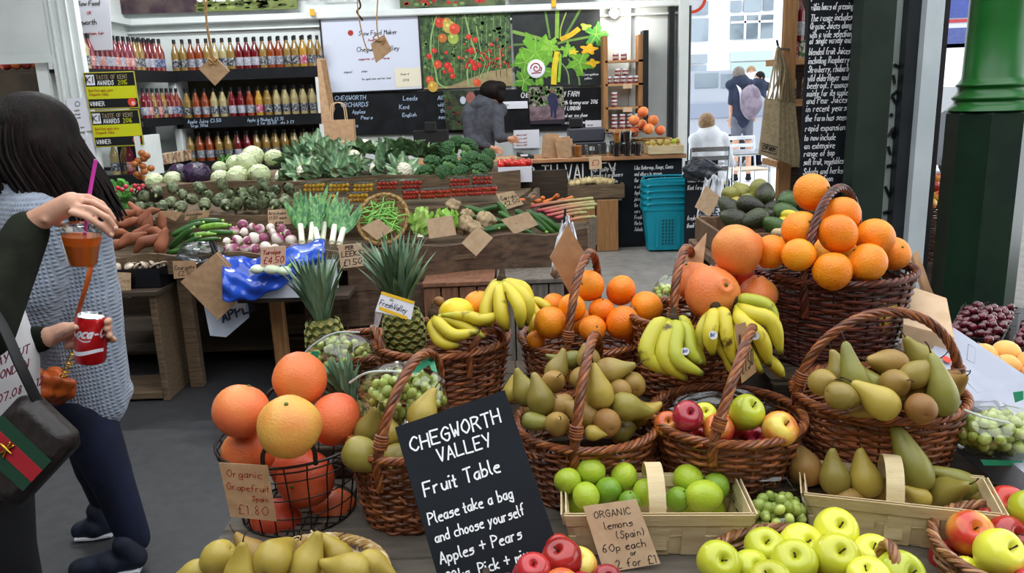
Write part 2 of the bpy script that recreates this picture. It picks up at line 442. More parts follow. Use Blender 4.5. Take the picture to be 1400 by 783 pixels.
PB=[(0,-.031),(.006,-.034),(.019,-.031),(.031,-.018),(.035,0),(.0325,.015),(.024,.029),(.0155,.039),(.01,.046),(.005,.05),(0,.051)]
PC=[(0,-.036),(.006,-.039),(.016,-.036),(.0265,-.024),(.030,-.006),(.028,.014),(.0225,.034),(.017,.052),(.0135,.065),(.010,.075),(.005,.081),(0,.082)]
P_pearA=pear('pear',PA,3.,m_pear);P_pearB=pear('pear',PB,1.5,m_pear_r);P_pearC=pear('pear',PC,4.5,m_pear)
def apple(name,m,R=.037):
 pts=[(0,-.74),(.12,-.80),(.34,-.86),(.62,-.78),(.86,-.50),(.99,-.06),(.98,.30),(.83,.64),(.55,.83),(.30,.83),(.12,.68),(0,.52)]
 b=MB();b.lathe(prof([(a*R,z*R)for a,z in pts],3),24,mod=lambda a,z:1+.02*math.sin(5*a)*(1 if z<0 else .3)+.02*math.sin(2*a+1))
 o=mk(name,b,m);s=MB();s.tube([(0,0,.5*R),(.01*R,0,.75*R),(.08*R,.02*R,1.02*R)],[.0013,.0011,.0018],6);sub('stem',s,m_stem,o)
 s=MB();s.lathe([(0,-.74*R),(.004,-.78*R),(.006,-.84*R),(.0035,-.80*R),(0,-.76*R)],6);sub('calyx',s,m_stem,o)
 return o
P_apple=apple('apple',m_apple_g)
b=MB();b.lathe(prof([(0,-.043),(.016,-.042),(.029,-.030),(.034,-.010),(.031,.012),(.023,.032),(.014,.046),(.006,.052),(0,.053)],3),18)
P_avo=mk('avocado',b,m_avo);s=MB();s.lathe([(0,.051),(.003,.053),(.0025,.056),(0,.056)],6);sub('stem',s,m_stem,P_avo)
def leafgrid(mb,base,d,side,L,W,curl=.3,fold=.3,ruf=0.,nu=9,nv=5,tip=.0,neck=.3,mi=0,col=None,rf=7):
 base=Vector(base);d=Vector(d).normalized();side=Vector(side);side=(side-d*side.dot(d)).normalized();n=side.cross(d)
 ph=rnd(0,6)
 def fn(u,v):
  s=(v-.5)*2;w=W*(neck+(1-neck)*math.sin(PI*min(1,u*1.05)**.8))*(1-u**4*(1-tip))
  an=curl*u;c=base+(d*math.sin(an)/max(an,1e-3)*u*L/u if False else d*(L*u*math.cos(an*.7)))-n*(L*u*math.sin(an*.7))
  return c+side*(s*w/2)+n*(abs(s)*fold*w/2+ruf*W*math.sin(rf*u*3+ph+s*2)*abs(s))
 mb.grid(fn,nu,nv,mi,col)
def pineapple(name,label,loc,H=.15,R=.052,tilt=(0,0,0),crown=.2,nleaf=46):
 o=thing(name,label,'pineapple',loc)
 b=MB();nr,nc=8,11
 b.lathe(prof([(0,0),(R*.6,.003),(R*.93,H*.18),(R,H*.5),(R*.9,H*.8),(R*.55,H*.97),(0,H)],3),26,col=hx('6d6a2a'))
 for i in range(nr):
  z=H*(.07+.86*i/(nr-1));t=z/H;rr=R*(1-.9*abs(t-.5)**2.4*1.6)
  for j in range(nc):
   a=2*PI*(j+.5*(i%2))/nc;c=Vector((math.cos(a)*rr,math.sin(a)*rr,z));nn=Vector((math.cos(a),math.sin(a),(t-.5)*.7)).normalized()
   F=frame_from(nn,(0,0,1));s=H/nr*.62;w=2*PI*rr/nc*.56
   pts=[]
   V=[c+nn*.0045];
   for q in range(4):
    v=(F@np.array([[1,0,-1,0][q]*s,[0,1,0,-1][q]*w,0]));pts.append(c+Vector(v)*.98)
   V=[tuple(p+nn*.001)for p in pts]+[tuple(c+(p-c)*.55+nn*.005)for p in pts]+[tuple(c+nn*.004)]
   cc=np.zeros((9,4));cc[:,3]=1;cc[:4]=hx('2f4a1c');cc[4:8]=hx('9a9a4a');cc[8]=hx('b89a62')
   b.add(V,[(k,(k+1)%4,4+(k+1)%4,4+k)for k in range(4)]+[(4+k,4+(k+1)%4,8)for k in range(4)],0,cc)
 bd=b.build('fruit_body',mat('pineapple_rind','e0e0d0','ffffff',30,.55,vcol=True),smooth=0,loc=(0,0,0));bd.parent=o
 c=MB()
 for k in range(nleaf):
  t=k/(nleaf-1);a=k*2.399;out=.30-.26*t+rnd(-.06,.06);r0=R*.28*(1-t*.7)
  d=Vector((math.cos(a)*out,math.sin(a)*out,1.1-out*.35));L=crown*(.45+.5*math.sin(PI*min(1,t*.8+.15)))
  leafgrid(c,(math.cos(a)*r0,math.sin(a)*r0,H*.97+t*.035),d,(-math.sin(a),math.cos(a),0),L,.019-.006*t,curl=-rnd(.1,.55),fold=.5,tip=0,neck=.8,nu=7,nv=3)
 cr=c.build('leaf_crown',m_pineleaf,smooth=60,loc=(0,0,0));cr.parent=o
 o.rotation_euler=tilt
 return o
def banana(mb,pts,r,green=.3,n=9):
 P=smoothpath(pts,5);k=len(P);R=[];C=[]
 y=np.array(hx('d9c238'));g=np.array(hx('9dab38'));br=np.array(hx('3a2a1a'));sp=np.array(hx('c8a028'))
 for i in range(k):
  t=i/(k-1)
  R.append(r*(np.interp(t,[0,.06,.16,.3,.6,.82,.93,.97,1],[.32,.36,.7,.95,1,.85,.5,.3,.28])))
  c=y*(1-green)+g*green
  if t<.14:c=c*.5+g*.5
  if t>.9:c=c*.5+g*.4
  if t>.955:c=br
  C+=[c]*n
 mb.tube(P,R,n,col=np.array(C),flat=.92)
def blemish(mb,p,r):mb.ell(p,r,n=6,m=4)
def wicker(name,label,c,zb,H,rt,rb,ell=1.,rot=0.,nst=26,pitch=.0078,handle=None,pal=('a05c34','844a28','b06c3c','8c5430','683a1e'),rimr=.0048,wr=.0034,hr=.0056,mats=None,loops=None,shear=0.,cat='basket',seed=1,rimstr=4,group=None):
 k=random.Random(seed);root=thing(name,label,cat,(c[0],c[1],zb),group);mt=mats or m_willow
 cols=[hx(q)for q in pal];cr,sr=math.cos(rot),math.sin(rot)
 def P(th,z,dr=0):
  t=z/H;r=rb+(rt-rb)*(t**.8)+dr
  x,y=r*math.cos(th)*1.,r*math.sin(th)*ell
  return(x*cr-y*sr,x*sr+y*cr,z)
 w=MB();rows=int(H/pitch);amp=wr*1.15
 for i in range(rows):
  z0=(i+.5)*H/rows;N=nst*4;ph=k.uniform(0,6);col=k.choice(cols);f=k.uniform(.85,1.2)
  col=tuple(q*f for q in col[:3])+(1,)
  pts=[]
  for j in range(N):
   th=2*PI*j/N
   pts.append(P(th,max(.003,z0+.0016*math.sin(3*th+ph)+.0012*math.sin(7*th+ph*2)),amp*math.cos(nst/2*th+PI*(i%2))*(1+.25*math.sin(5*th+ph))))
  w.tube(pts,wr*k.uniform(.85,1.12),5,closed=True,col=col)
 for j in range(nst):
  th=2*PI*(j+.5)/nst;th2=2*PI*j/nst
  w.tube([P(th2,H*q/6,0)for q in range(7)],wr*.8,5,col=k.choice(cols))
 for j in range(7):
  th=k.uniform(0,6.28);z=k.uniform(.2,.9)*H;q=P(th,z,amp*1.4);q2=P(th+.12,z+k.uniform(-.012,.018),amp*3.2)
  w.tube([q,q2],wr*.7,5,col=cols[2])
 w.build('woven_wall',mt,root,loc=(0,0,0))
 bb=MB();bb.lathe([(0,0),(1,0),(1,.006),(0,.006)],28,col=cols[1]);V=bb.v[0]
 bb.v[0]=np.array([(lambda q:(q[0],q[1],v[2]))(P(math.atan2(v[1],v[0]),0))if abs(v[0])+abs(v[1])>.1 else tuple(v)for v in V])
 bb.build('base',mt,root,loc=(0,0,0))
 r_=MB();tw=15
 for s in range(rimstr):
  pts=[]
  for j in range(150):
   th=2*PI*j/150;a=tw*th+2*PI*s/rimstr
   q=P(th,H);rr=rimr*1.25;e=rr*math.cos(a);u=rr*math.sin(a)
   q2=P(th,H,e);pts.append((q2[0],q2[1],H+rimr*.6+u*.75))
  r_.tube(pts,rimr*.82,6,closed=True,col=cols[s%len(cols)])
 r_.build('braided_rim',mt,root,loc=(0,0,0))
 def rope(pth,nm,R,ns=5,tw=None,col0=0):
  Pth=smoothpath(pth,12);L=np.linalg.norm(np.diff(Pth,axis=0),axis=1).sum();h=MB();tw=tw or L/.085
  T=np.gradient(Pth,axis=0);T/=np.linalg.norm(T,axis=1)[:,None];x=np.array((.3,.9,.1));fr=[]
  for t in T:
   x=x-t*x.dot(t);x/=np.linalg.norm(x);fr.append((x,np.cross(t,x)))
  for s in range(ns):
   pts=[Pth[i]+R*(fr[i][0]*math.cos(2*PI*(tw*i/len(Pth)+s/ns))+fr[i][1]*math.sin(2*PI*(tw*i/len(Pth)+s/ns)))for i in range(len(Pth))]
   h.tube(pts,R*.82,6,col=cols[(s+col0)%len(cols)])
  h.build(nm,mt,root,loc=(0,0,0));return Pth
 if handle:
  a0,hh,lean=handle[:3];wide=handle[3]if len(handle)>3 else 1.
  p0=np.array(P(a0,H*.62,.003));pr0=np.array(P(a0,H,0));pr1=np.array(P(a0+PI,H,0));p1=np.array(P(a0+PI,H*.62,.003));cen=(pr0+pr1)/2
  def arc(t):
   e=(pr0-cen)*math.cos(t)*(1+(wide-1)*math.sin(t));return cen+e+np.array((lean[0],lean[1],hh))*math.sin(t)
  pth=[p0]+[arc(PI*q/8)for q in range(9)]+[p1]
  rope(pth,'handle',hr)
  for p,nm in((arc(.22),0),(arc(PI-.22),1)):
   wr_=MB();d=arc(.35)-arc(.1)if nm==0 else arc(PI-.35)-arc(PI-.1);F=frame_from(d)
   for q in range(5):
    cc=p+np.array(F[:,2])*(q-2)*.0052
    wr_.tube([cc+F@np.array((math.cos(u)*hr*2.0,math.sin(u)*hr*2.0,math.sin(u)*.001))for u in np.arange(10)*2*PI/10],.0029,5,closed=True,col=cols[q%3])
   wr_.build('handle_binding',mt,root,loc=(0,0,0))
 for lp in(loops or[]):
  a,hw,hh=lp;A=np.array(P(a-hw,H));B=np.array(P(a+hw,H));A0=np.array(P(a-hw,H*.7,.002));B0=np.array(P(a+hw,H*.7,.002));up=np.array((0,0,hh));o=np.array(P(a,H))-(A+B)/2
  rope([A0,A,A*.8+B*.2+up*.75+o*.8,(A+B)/2+up+o,A*.2+B*.8+up*.75+o*.8,B,B0],'side_handle',hr*.85)
 return root
def chip_basket(name,label,p00,p10,dep,H,ang,handle_at=.5,hh=.06,hdir=0):
 p00=Vector(p00);p10=Vector(p10);ex=(p10-p00);L=ex.length;ex.normalize();ey=Vector((-ex.y,ex.x,0)).normalized();ez=Vector((0,0,1))
 root=thing(name,label,'basket',p00);sp=.018
 F=np.array([ex,ey,ez]).T
 def W(x,y,z,o=0):
  t=z/H;return p00+ex*(x+(x/L-.5)*2*sp*t)+ey*(y+(y/dep-.5)*2*sp*.6*t)+ez*z
 t=.0022
 def strip(mb,a,b,z0,z1,out,wob=0):
  (x0,y0),(x1,y1)=a,b;n=14;V=[];nn=(ex*(y1-y0)-ey*(x1-x0));nn.normalize()
  for i in range(n+1):
   q=i/n;x=x0+(x1-x0)*q;y=y0+(y1-y0)*q;w=out+wob*math.sin(q*PI*8+z0*300)
   for z in(z0,z1):V+=[W(x,y,z)+nn*(w+t/2),W(x,y,z)+nn*(w-t/2)]
  f=[]
  for i in range(n):
   o=4*i;f+=[(o,o+4,o+6,o+2),(o+1,o+3,o+7,o+5),(o+2,o+6,o+7,o+3),(o,o+1,o+5,o+4)]
  f+=[(0,2,3,1),(4*n,4*n+1,4*n+3,4*n+2)]
  mb.add([tuple(v)for v in V],f)
 C=[(0,0),(L,0),(L,dep),(0,dep)]
 for nm,z0,z1,o,wb in(('lower_band',.004,H*.46,.0,.0016),('middle_band',H*.49,H*.76,.001,.0016),('rim_band',H*.74,H,.004,0)):
  b=MB()
  for i in range(4):strip(b,C[i],C[(i+1)%4],z0,z1,o,wb)
  b.build(nm,m_chip,root,smooth=0)
 b=MB()
 for i in range(4):strip(b,C[i],C[(i+1)%4],H*.74,H,-.004,0)
 b.build('inner_rim_band',m_chip,root,smooth=0)
 n=5
 for i in range(n):
  x=L*(i+.5)/n;w=L/n*.32
  for y,s in((0,1),(dep,-1)):
   b=MB();b.add([tuple(W(x+dx,y,z)+ey*(-.0025*s+dz))for z in(0.001,H*.35,H*.7,H*.96)for dx,dz in((-w,-t/2),(w,-t/2),(w,t/2),(-w,t/2))],[(4*q+j,4*q+(j+1)%4,4*q+4+(j+1)%4,4*q+4+j)for q in range(3)for j in range(4)])
   b.build('upright_strip',m_chip,root,smooth=0)
 b=MB();b.box(p00+ex*L/2+ey*dep/2+ez*.002,(L,dep,.003),F);b.build('bottom',m_chip,root,smooth=0)
 if hh:
  b=MB();x=L*handle_at;w=.0145;V=[]
  N=20
  for i in range(N+1):
   a=PI*i/N;y=dep/2-(dep/2+.006)*math.cos(a);z=H*.55+(H*.45+hh)*math.sin(a)**.75
   if i in(0,N):z=H*.15
   nn=ey*-math.cos(a)+ez*math.sin(a)
   for dx,o in((-w,0),(w,0),(w,t),(-w,t)):V.append(tuple(p00+ex*(x+dx)+ey*y+ez*z+nn*o))
  b.add(V,[(4*q+j,4*q+(j+1)%4,4*q+4+(j+1)%4,4*q+4+j)for q in range(N)for j in range(4)])
  b.build('bentwood_handle',m_chip,root,smooth=30)
 return root
def onplane(px,a,b,c):
 n=(b-a).cross(c-a);d=ray(*px)
 return EYE+d*((a-EYE).dot(n)/d.dot(n))
def tagcard(name,label,pix,Y,lines=None,m=None,ink=None,nrm_tilt=0,w=.0014,cat='price tag',hgt=None,th=.0012,group=None,slope=.0,fold=0):
 Ys=Y if isinstance(Y,(list,tuple))else[Y]*4
 P=[at(p[0],p[1],Y=y)for p,y in zip(pix,Ys)]
 P[2]=onplane(pix[2],P[0],P[1],P[3])
 root=None;b=MB();b.sheet(P,th)
 o=b.build(name,m or m_kraft_l,smooth=0,loc=(P[2]+P[3])/2);tag(o,label,cat,group)
 if lines:
  ex=(P[1]-P[0]);W=ex.length;ex.normalize();up=(P[0]-P[3]);Hh=up.length;up.normalize()
  n=ex.cross(up).normalized()
  if n.y>0:n=-n
  t=MB()
  for(s,u,v,h)in lines:
   S=lambda a,bb,:P[3]+(P[2]-P[3])*(a/W)+(P[0]-P[3])*(bb/Hh)+((P[1]-P[0])-(P[2]-P[3]))*(a/W)*(bb/Hh)+n*(th/2+.0006)
   k6=h*Hh/6;wd_=sum(3.6 if c==' 'else 2.6 if c in "il.,:;'!1tjI"else 4.6 if c.islower()else 5.6 for c in s)*k6;text(t,s,S,h*Hh,w,u*W,v*Hh,track=min(.9,(.97-u)*W/wd_))
  t.build('handwriting',ink or m_ink,o,smooth=0,loc=None)
 return o
T1,TM,T2=.72,.765,.775
b=MB()
for i in range(7):
 y=.80+i*.112;b.box((.48,y+.055,T1-.0125),(2.09,.109,.025),bev=.003)
plinth=MB();plinth.box((.585,1.475,(T1+TM)/2),(.62,.24,TM-T1-.001),bev=.003);tag(plinth.build('riser_board',m_wood_d,smooth=0,loc=(.585,1.475,T1)),'thick dark board raising the two right middle baskets','board')
o_table=thing('fruit_table','low wooden fruit table carrying the wicker baskets','table',(.44,1.2,0))
b.build('table_top',mat('worn_table_top','4e473f','686055',6,.7,.4,40,stretch=(1.2,10,10),ramp=(.3,.7)),o_table,smooth=0)
for x in(-.52,1.46):
 for y in(.86,1.52):
  b=MB();b.box((x,y,.32),(.07,.07,.64),bev=.006);b.build('leg',m_wood_d,o_table,smooth=0)
b=MB();b.box((.48,.84,.56),(1.95,.03,.12));b.box((.48,1.55,.56),(1.95,.03,.12));b.build('apron',m_wood_d,o_table,smooth=0)
o_t2=thing('display_bench','raised wooden bench behind the fruit table','bench',(.5,1.86,0))
b=MB()
for i in range(5):b.box((.52,1.645+i*.108,T2-.0125),(2.1,.105,.025),bev=.003)
b.build('bench_top',m_wood_d,o_t2,smooth=0)
for x in(-.48,1.5):
 for y in(1.66,2.08):
  b=MB();b.box((x,y,.36),(.06,.06,.72),bev=.005);b.build('leg',m_wood_d,o_t2,smooth=0)
def crate(name,label,c,d,zb,m=None,slats=3,top=False,rot=0,cat='crate',cell=False):
 root=thing(name,label,cat,(c[0],c[1],zb));w,dp,h=d;t=.012
 F=np.array(Matrix.Rotation(rot,3,'Z'))
 for s in(-1,1):
  for k in range(slats):
   z=h*(k+.5)/slats;sh=h/slats*.86
   b=MB();b.box(F@np.array((0,s*(dp/2-t/2),z)),(w,t,sh),F,bev=.002);b.build('long_slat',m or m_plank,root,smooth=0,loc=(0,0,0))
   b=MB();b.box(F@np.array((s*(w/2-t/2),0,z)),(t,dp-2*t,sh),F,bev=.002);b.build('end_slat',m or m_plank,root,smooth=0,loc=(0,0,0))
 for s in(-1,1):
  for q in(-1,1):
   b=MB();b.box(F@np.array((s*(w/2-t-.012),q*(dp/2-t-.012),h/2)),(.024,.024,h*.98),F);b.build('corner_post',m or m_plank,root,smooth=0,loc=(0,0,0))
 b=MB();n=4
 for k in range(n):b.box(F@np.array((0,(k+.5-n/2)*(dp-2*t)/n,h-.006 if top else .006)),(w-2*t if not top else w,(dp-2*t)/n*.93,.011),F)
 b.build('boards',m or m_plank,root,smooth=0,loc=(0,0,0))
 return root
crate('wooden_crate','dark upturned crate lifting the tall orange basket',(.735,1.79),(.36,.34,.88-T2),T2,m_wood_d,1,True)
crate('wooden_crate','dark upturned crate under the bananas and big grapefruit',(.385,1.73),(.27,.26,.825-T2),T2,m_wood_d,1,True)
wicker('wicker_basket','round wicker basket of pears beside the chalkboard, grape bag on top',(-.205,1.41),T1,.155,.112,.09,handle=(-PI/2-.42,.155,(.03,.02)),seed=2)
wicker('wicker_basket','wide wicker basket holding a pineapple and bananas',(-.170,1.80),T2,.175,.157,.125,loops=[(-.75,.35,.045),(PI+.35,.3,.045)],seed=3)
wicker('wicker_basket','low wicker basket of oranges behind the pear basket',(.165,1.82),T2,.16,.148,.12,handle=(-PI/2-.34,.20,(.015,0)),seed=4)
wicker('wicker_basket','wicker basket heaped with pears beside the chalkboard right edge',(.140,1.49),T1,.138,.142,.118,handle=(-PI/2-.26,.175,(.015,.0)),seed=5)
wicker('wicker_basket','wicker basket of big grapefruit behind the hanging bananas',(.388,1.735),.825,.18,.122,.10,handle=(-PI/2-.42,.15,(.0,0)),seed=6)
wicker('wicker_basket','wicker basket with a few apples and plastic lining',(.412,1.465),TM,.108,.146,.118,handle=(-PI/2-.42,.165,(.05,.02)),seed=7)
wicker('wicker_basket','tall dark wicker basket piled with oranges',(.742,1.79),.88,.205,.172,.128,handle=(PI+.85,.185,(.0,0)),seed=8,pal=('6a3224','52281c','7a3c2a','5c2c20','40201a'))
wicker('wicker_basket','wide wicker basket of pears with a high round handle',(.718,1.485),TM,.135,.160,.13,handle=(PI,.165,(.01,0)),seed=9,ell=.95)
wicker('wicker_basket','brown wicker basket of green apples, front edge of table',(.425,1.085),T1,.045,.135,.12,seed=10,nst=30,loops=[(-.05,.26,.05)],pal=('a87850','8a5a38','b98a60','7d4e30'))
wicker('wicker_basket','wicker basket of red apples at the right corner',(.80,1.12),T1,.055,.135,.12,seed=11,pal=('a87850','8a5a38','b98a60','7d4e30'))
wicker('wicker_basket','shallow pale basket of pears in front of wire basket',(-.345,1.135),T1,.035,.125,.11,seed=12,mats=m_straw,pal=('d9c29a','cbb084','e2cfa6'),nst=30)
wicker('wicker_basket','brown basket under the clipped grape bag behind grapefruit',(-.40,2.00),T2,.10,.13,.11,seed=13)
wb=thing('wire_basket','black wire basket full of large grapefruit','basket',(-.435,1.435,T1));R0,H0=.142,.155
b=MB()
for z,r,t in((.002,.108,.0022),(.04,.115,.0014),(.08,.122,.0014),(.12,.129,.0014),(H0,R0,.003)):
 b.tube([(r*math.cos(a),r*math.sin(a),z)for a in np.arange(40)*2*PI/40],t,6,closed=True)
 if z==H0:b.tube([(r*.985*math.cos(a),r*.985*math.sin(a),z-.012)for a in np.arange(40)*2*PI/40],.0018,6,closed=True)
b.build('hoop_wires',m_metal,wb,loc=(0,0,0))
b=MB()
for k in range(22):
 a=2*PI*k/22;b.tube([(.108*math.cos(a),.108*math.sin(a),.002),(.115*math.cos(a+.02),.115*math.sin(a+.02),.04),(.129*math.cos(a),.129*math.sin(a),.12),(R0*math.cos(a),R0*math.sin(a),H0)],.0014,5)
b.build('upright_wires',m_metal,wb,loc=(0,0,0))
b=MB()
for k in range(-4,5):
 x=k*.022;y=math.sqrt(.108**2-x*x);b.tube([(x,-y,.002),(x,y,.002)],.0013,5);b.tube([(-y,x,.0035),(y,x,.0035)],.0013,5)
b.build('bottom_wires',m_metal,wb,loc=(0,0,0))
for a in(-1.35,1.9):
 b=MB();b.tube(smoothpath([(R0*math.cos(a+s*.32),R0*math.sin(a+s*.32),H0+h)for s,h in((-1,-.004),(-.95,.03),(-.45,.052),(.45,.052),(.95,.03),(1,-.004))],6),.0042,8)
 b.build('wire_handle',m_metal,wb,loc=(0,0,0))
def pile(items,R,protos,kind,cat,where,group,mats=None,tol=15,rots=None,sc=None,rel=True,fixz=None):
 P=[at(i[0],i[1],Y=i[2])for i in items];RR=[R*(i[4]if len(i)>4 else 1)for i in items]
 if rel:P=relax(P,RR)
 lab=order_labels([scr(p)for p in P],tol);out=[]
 for n,(p,it)in enumerate(zip(P,items)):
  ty=it[3]if len(it)>3 else 0
  pr,mm,adj=protos[ty]if isinstance(protos,dict)else(protos[n%len(protos)],None,'')
  q=Euler((rnd(0,6.28),rnd(-1,1),rnd(0,6.28))).to_quaternion()if rots is None else rots(n,it)
  place(pr,p,q,(it[4]if len(it)>4 else 1),(adj+' 'if adj else '')+kind+' '+where+lab[n],cat,group,mm)
 return P
gf={0:(P_gf[0],m_gfruit,'orange-pink'),1:(P_gf[1],m_gfruit_y,'yellow-blushed'),2:(P_gf[0],m_gfruit_r,'deep red')}
pile([(410,518,1.49,0),(330,562,1.39,0,.97),(395,583,1.315,1,1.03),(458,573,1.44,0,.95),(340,618,1.42,0,.94),(418,654,1.385,2,1.0),(456,700,1.44,0,.88),(378,714,1.39,2,.9),(400,640,1.50,2,.85)],.0535,gf,'grapefruit','grapefruit','in the wire basket','grapefruit in the wire basket',tol=26)
ogr='oranges in the tall wicker basket'
P_orb=[round_fruit('orange',.0425,m_orange,seed=11),round_fruit('orange',.0425,m_orange,.93,seed=12)]
pile([(1120,271,1.79),(1147,295,1.75),(1101,318,1.73),(1142,324,1.69),(1189,320,1.72),(1064,343,1.72,0,.9),(1095,352,1.67,0,.85),(1130,361,1.645,0,.95),(1177,353,1.655),(1219,345,1.74,0,.9),(1165,340,1.87),(1110,345,1.88,0,.95),(1205,345,1.86,0,.95)],.0425,P_orb,'ripe orange','orange','in the tall wicker basket',ogr,tol=18)
pile([(806,392,1.83),(849,397,1.85),(752,441,1.72),(782,421,1.78,0,.92),(823,424,1.80,0,.85),(847,441,1.745,0,1.08),(882,425,1.80,0,1.05),(813,449,1.73,0,.85),(871,452,1.79,0,.8),(733,464,1.74,0,.6),(758,418,1.86,0,.85),(795,440,1.88,0,.9),(850,440,1.90,0,.9)],.037,P_or,'orange','orange','in the low basket behind the pears','oranges in the low basket',tol=16)
b=MB();b.lathe(prof([(0,-.048),(.02,-.047),(.042,-.034),(.055,-.006),(.052,.016),(.038,.036),(.022,.047),(.014,.054),(.008,.053),(0,.050)],3),24,mod=lambda a,z:1+.03*math.sin(3*a+1)*(z>0)+.014*math.sin(2*a+z*40));P_gn=mk('grapefruit',b,m_gfruit)
s=MB();s.lathe([(0,.0505),(.004,.053),(.003,.056),(0,.055)],7);sub('stem_button',s,m_button,P_gn)
pile([(1006,344,1.70,0,1.04),(975,398,1.655,0,1.08),(1006,385,1.78,2,.95),(950,385,1.76,0,.85),(1030,400,1.72,0,.8)],.0545,{0:(P_gn,m_gfruit,'large'),2:(P_gn,m_gfruit_r,'deep red')},'grapefruit','grapefruit','behind the hanging bananas','grapefruit behind the bananas',tol=20,rots=lambda n,it:qdir(((.9,.1,.3),(.3,-.8,.5),(.2,.3,1),(-.5,0,1),(0,0,1))[n]))
def pears(items,where,group,tol=15,s0=.84):
 P=[at(i[0],i[1],Y=i[2])for i in items];P=relax(P,[.0305*i[5]*s0 for i in items])
 kinds={'a':(P_pearA,m_pear,'green-gold'),'b':(P_pearB,m_pear_r,'round russet'),'g':(P_pearC,m_pear_g,'long green'),'y':(P_pearA,m_pear_y,'yellow'),'r':(P_pearA,m_pear_r,'russet'),'c':(P_pearC,m_pear,'long-necked')}
 lab=order_labels([scr(p)for p in P],tol)
 for n,(p,it)in enumerate(zip(P,items)):
  an=it[4];tl=it[6]if len(it)>6 else rnd(-.25,.25)
  if an is None:d=cF*(1 if tl<0 else-1)*.9+cU*.35+cR*rnd(-.3,.3)
  else:a=math.radians(an);d=cR*math.cos(a)+cU*math.sin(a)+cF*tl
  pr,mm,adj=kinds[it[3]]
  place(pr,p,qdir(d,rnd(0,6)),it[5]*s0,adj+' pear '+where+lab[n],'pear',group,mm)
pears([(700,536,1.52,'y',92,.72),(742,547,1.425,'a',98,1.0),(718,536,1.47,'a',120,.95),(761,507,1.53,'a',60,.9),(756,522,1.49,'b',None,.85),(730,576,1.40,'g',-8,.75),(762,580,1.385,'b',None,.85),(766,554,1.43,'r',200,.85),(801,567,1.41,'r',160,1.),(818,538,1.42,'y',105,1.08),(834,508,1.50,'a',5,1.),(848,532,1.475,'r',None,.85),(864,526,1.50,'b',None,.92),(856,556,1.43,'a',-22,1.05),(827,578,1.385,'b',None,.95,-1),(878,566,1.47,'y',20,.85),(796,514,1.51,'r',None,.9),(802,494,1.53,'b',100,.85),(783,492,1.55,'g',190,.8),(812,591,1.365,'y',-8,.55),(850,590,1.45,'a',30,.8),(790,560,1.53,'r',0,.8),(730,560,1.52,'r',0,.8),(855,575,1.54,'a',0,.8)],'in basket right of chalkboard','pears in the basket right of the chalkboard',17,.79)
pears([(1124,523,1.385,'b',None,.9),(1150,541,1.335,'a',-14,.95),(1170,519,1.385,'g',112,1.05),(1151,512,1.42,'a',95,.9),(1205,550,1.32,'y',138,1.1),(1219,497,1.41,'r',170,1.05),(1192,524,1.39,'g',140,.9),(1226,522,1.365,'b',None,.95),(1244,514,1.37,'a',25,.95),(1259,489,1.44,'a',140,.95),(1288,541,1.345,'g',100,1.15),(1259,558,1.30,'b',None,.95),(1262,527,1.385,'r',220,.75),(1299,528,1.43,'r',None,.9),(1192,558,1.36,'r',200,.8),(1240,545,1.40,'r',0,.85),(1282,520,1.47,'r',30,.85),(1180,540,1.45,'a',0,.85)],'in basket with high round handle','pears in the basket with the high handle',16,.79)
pears([(494,621,1.335,'a',-25,1.12),(503,588,1.42,'a',60,.95),(543,625,1.36,'a',20,.95),(534,592,1.41,'y',100,.75),(520,610,1.45,'r',30,.9),(560,600,1.44,'a',0,.9)],'in the basket left of chalkboard','pears left of the chalkboard',14)
pears([(296,764,1.12,'y',215,.95),(333,782,1.075,'y',93,.9),(375,766,1.09,'y',None,1.05,-1),(347,757,1.16,'r',140,.8),(414,770,1.10,'y',70,.95),(438,762,1.15,'y',None,.85),(461,764,1.12,'y',130,.75),(480,778,1.08,'y',180,.9),(509,771,1.12,'y',-15,.8),(398,776,1.15,'r',60,.8),(455,790,1.1,'y',120,.9),(270,782,1.12,'y',200,.8)],'in pale basket at left','pears in the pale shallow basket',15)
a_,b_=at(786,757,Z=T1+.001),at(1013,757,Z=T1+.001)
chip_basket('chip_basket','pale wooden punnet of limes with the lemon price tag',a_,b_,.125,.082,0,.5,.05)
a2,b2=at(1110,729,Z=T1+.001),at(1349,758,Z=T1+.001)
chip_basket('chip_basket','long wooden punnet of pears below the high-handled basket',a2,b2,.115,.082,0,.47,.05)
lm={0:(P_lime,m_lime,'pale'),1:(P_lime,m_lime_d,'dark green'),2:(P_lemon,m_lime,'yellow-green')}
pile([(781,659,1.325,0,.9),(809,648,1.345,0,1.),(801,675,1.30,0,.93),(833,671,1.315,1,.9),(855,654,1.345,0,.95),(877,672,1.32,0,.9),(856,682,1.30,1,.8),(820,690,1.335,1,.9),(850,690,1.35,0,.9),(790,690,1.34,0,.9),(945,658,1.345,0,1.05),(958,676,1.305,2,.97),(976,668,1.34,1,.95),(929,682,1.31,1,.85),(940,690,1.35,0,.9),(975,692,1.34,0,.9)],.026,lm,'lime','lime','in the wooden punnet','limes in the punnet',tol=14)
pears([(1105,643,1.37,'b',100,.9),(1139,655,1.34,'a',100,.8,.15),(1182,657,1.33,'y',108,.85,.15),(1250,644,1.30,'g',108,1.02,.0),(1256,678,1.275,'y',155,.55),(1293,672,1.30,'a',None,.8,1),(1324,668,1.315,'g',140,.8),(1340,676,1.31,'a',170,.7),(1208,670,1.345,'r',30,.7),(1160,680,1.32,'r',0,.7),(1305,690,1.33,'r',0,.6)],'in the long wooden punnet','pears in the long punnet',14,1.02)
ap={0:(P_apple,m_apple_g,'green'),1:(P_apple,m_apple_y,'yellow'),2:(P_apple,m_apple_b,'red-and-yellow'),3:(P_apple,m_apple_r,'dark red')}
tiltup=lambda n,it:qdir((rnd(-.5,.5),rnd(-1.3,-.2),1),rnd(0,6))
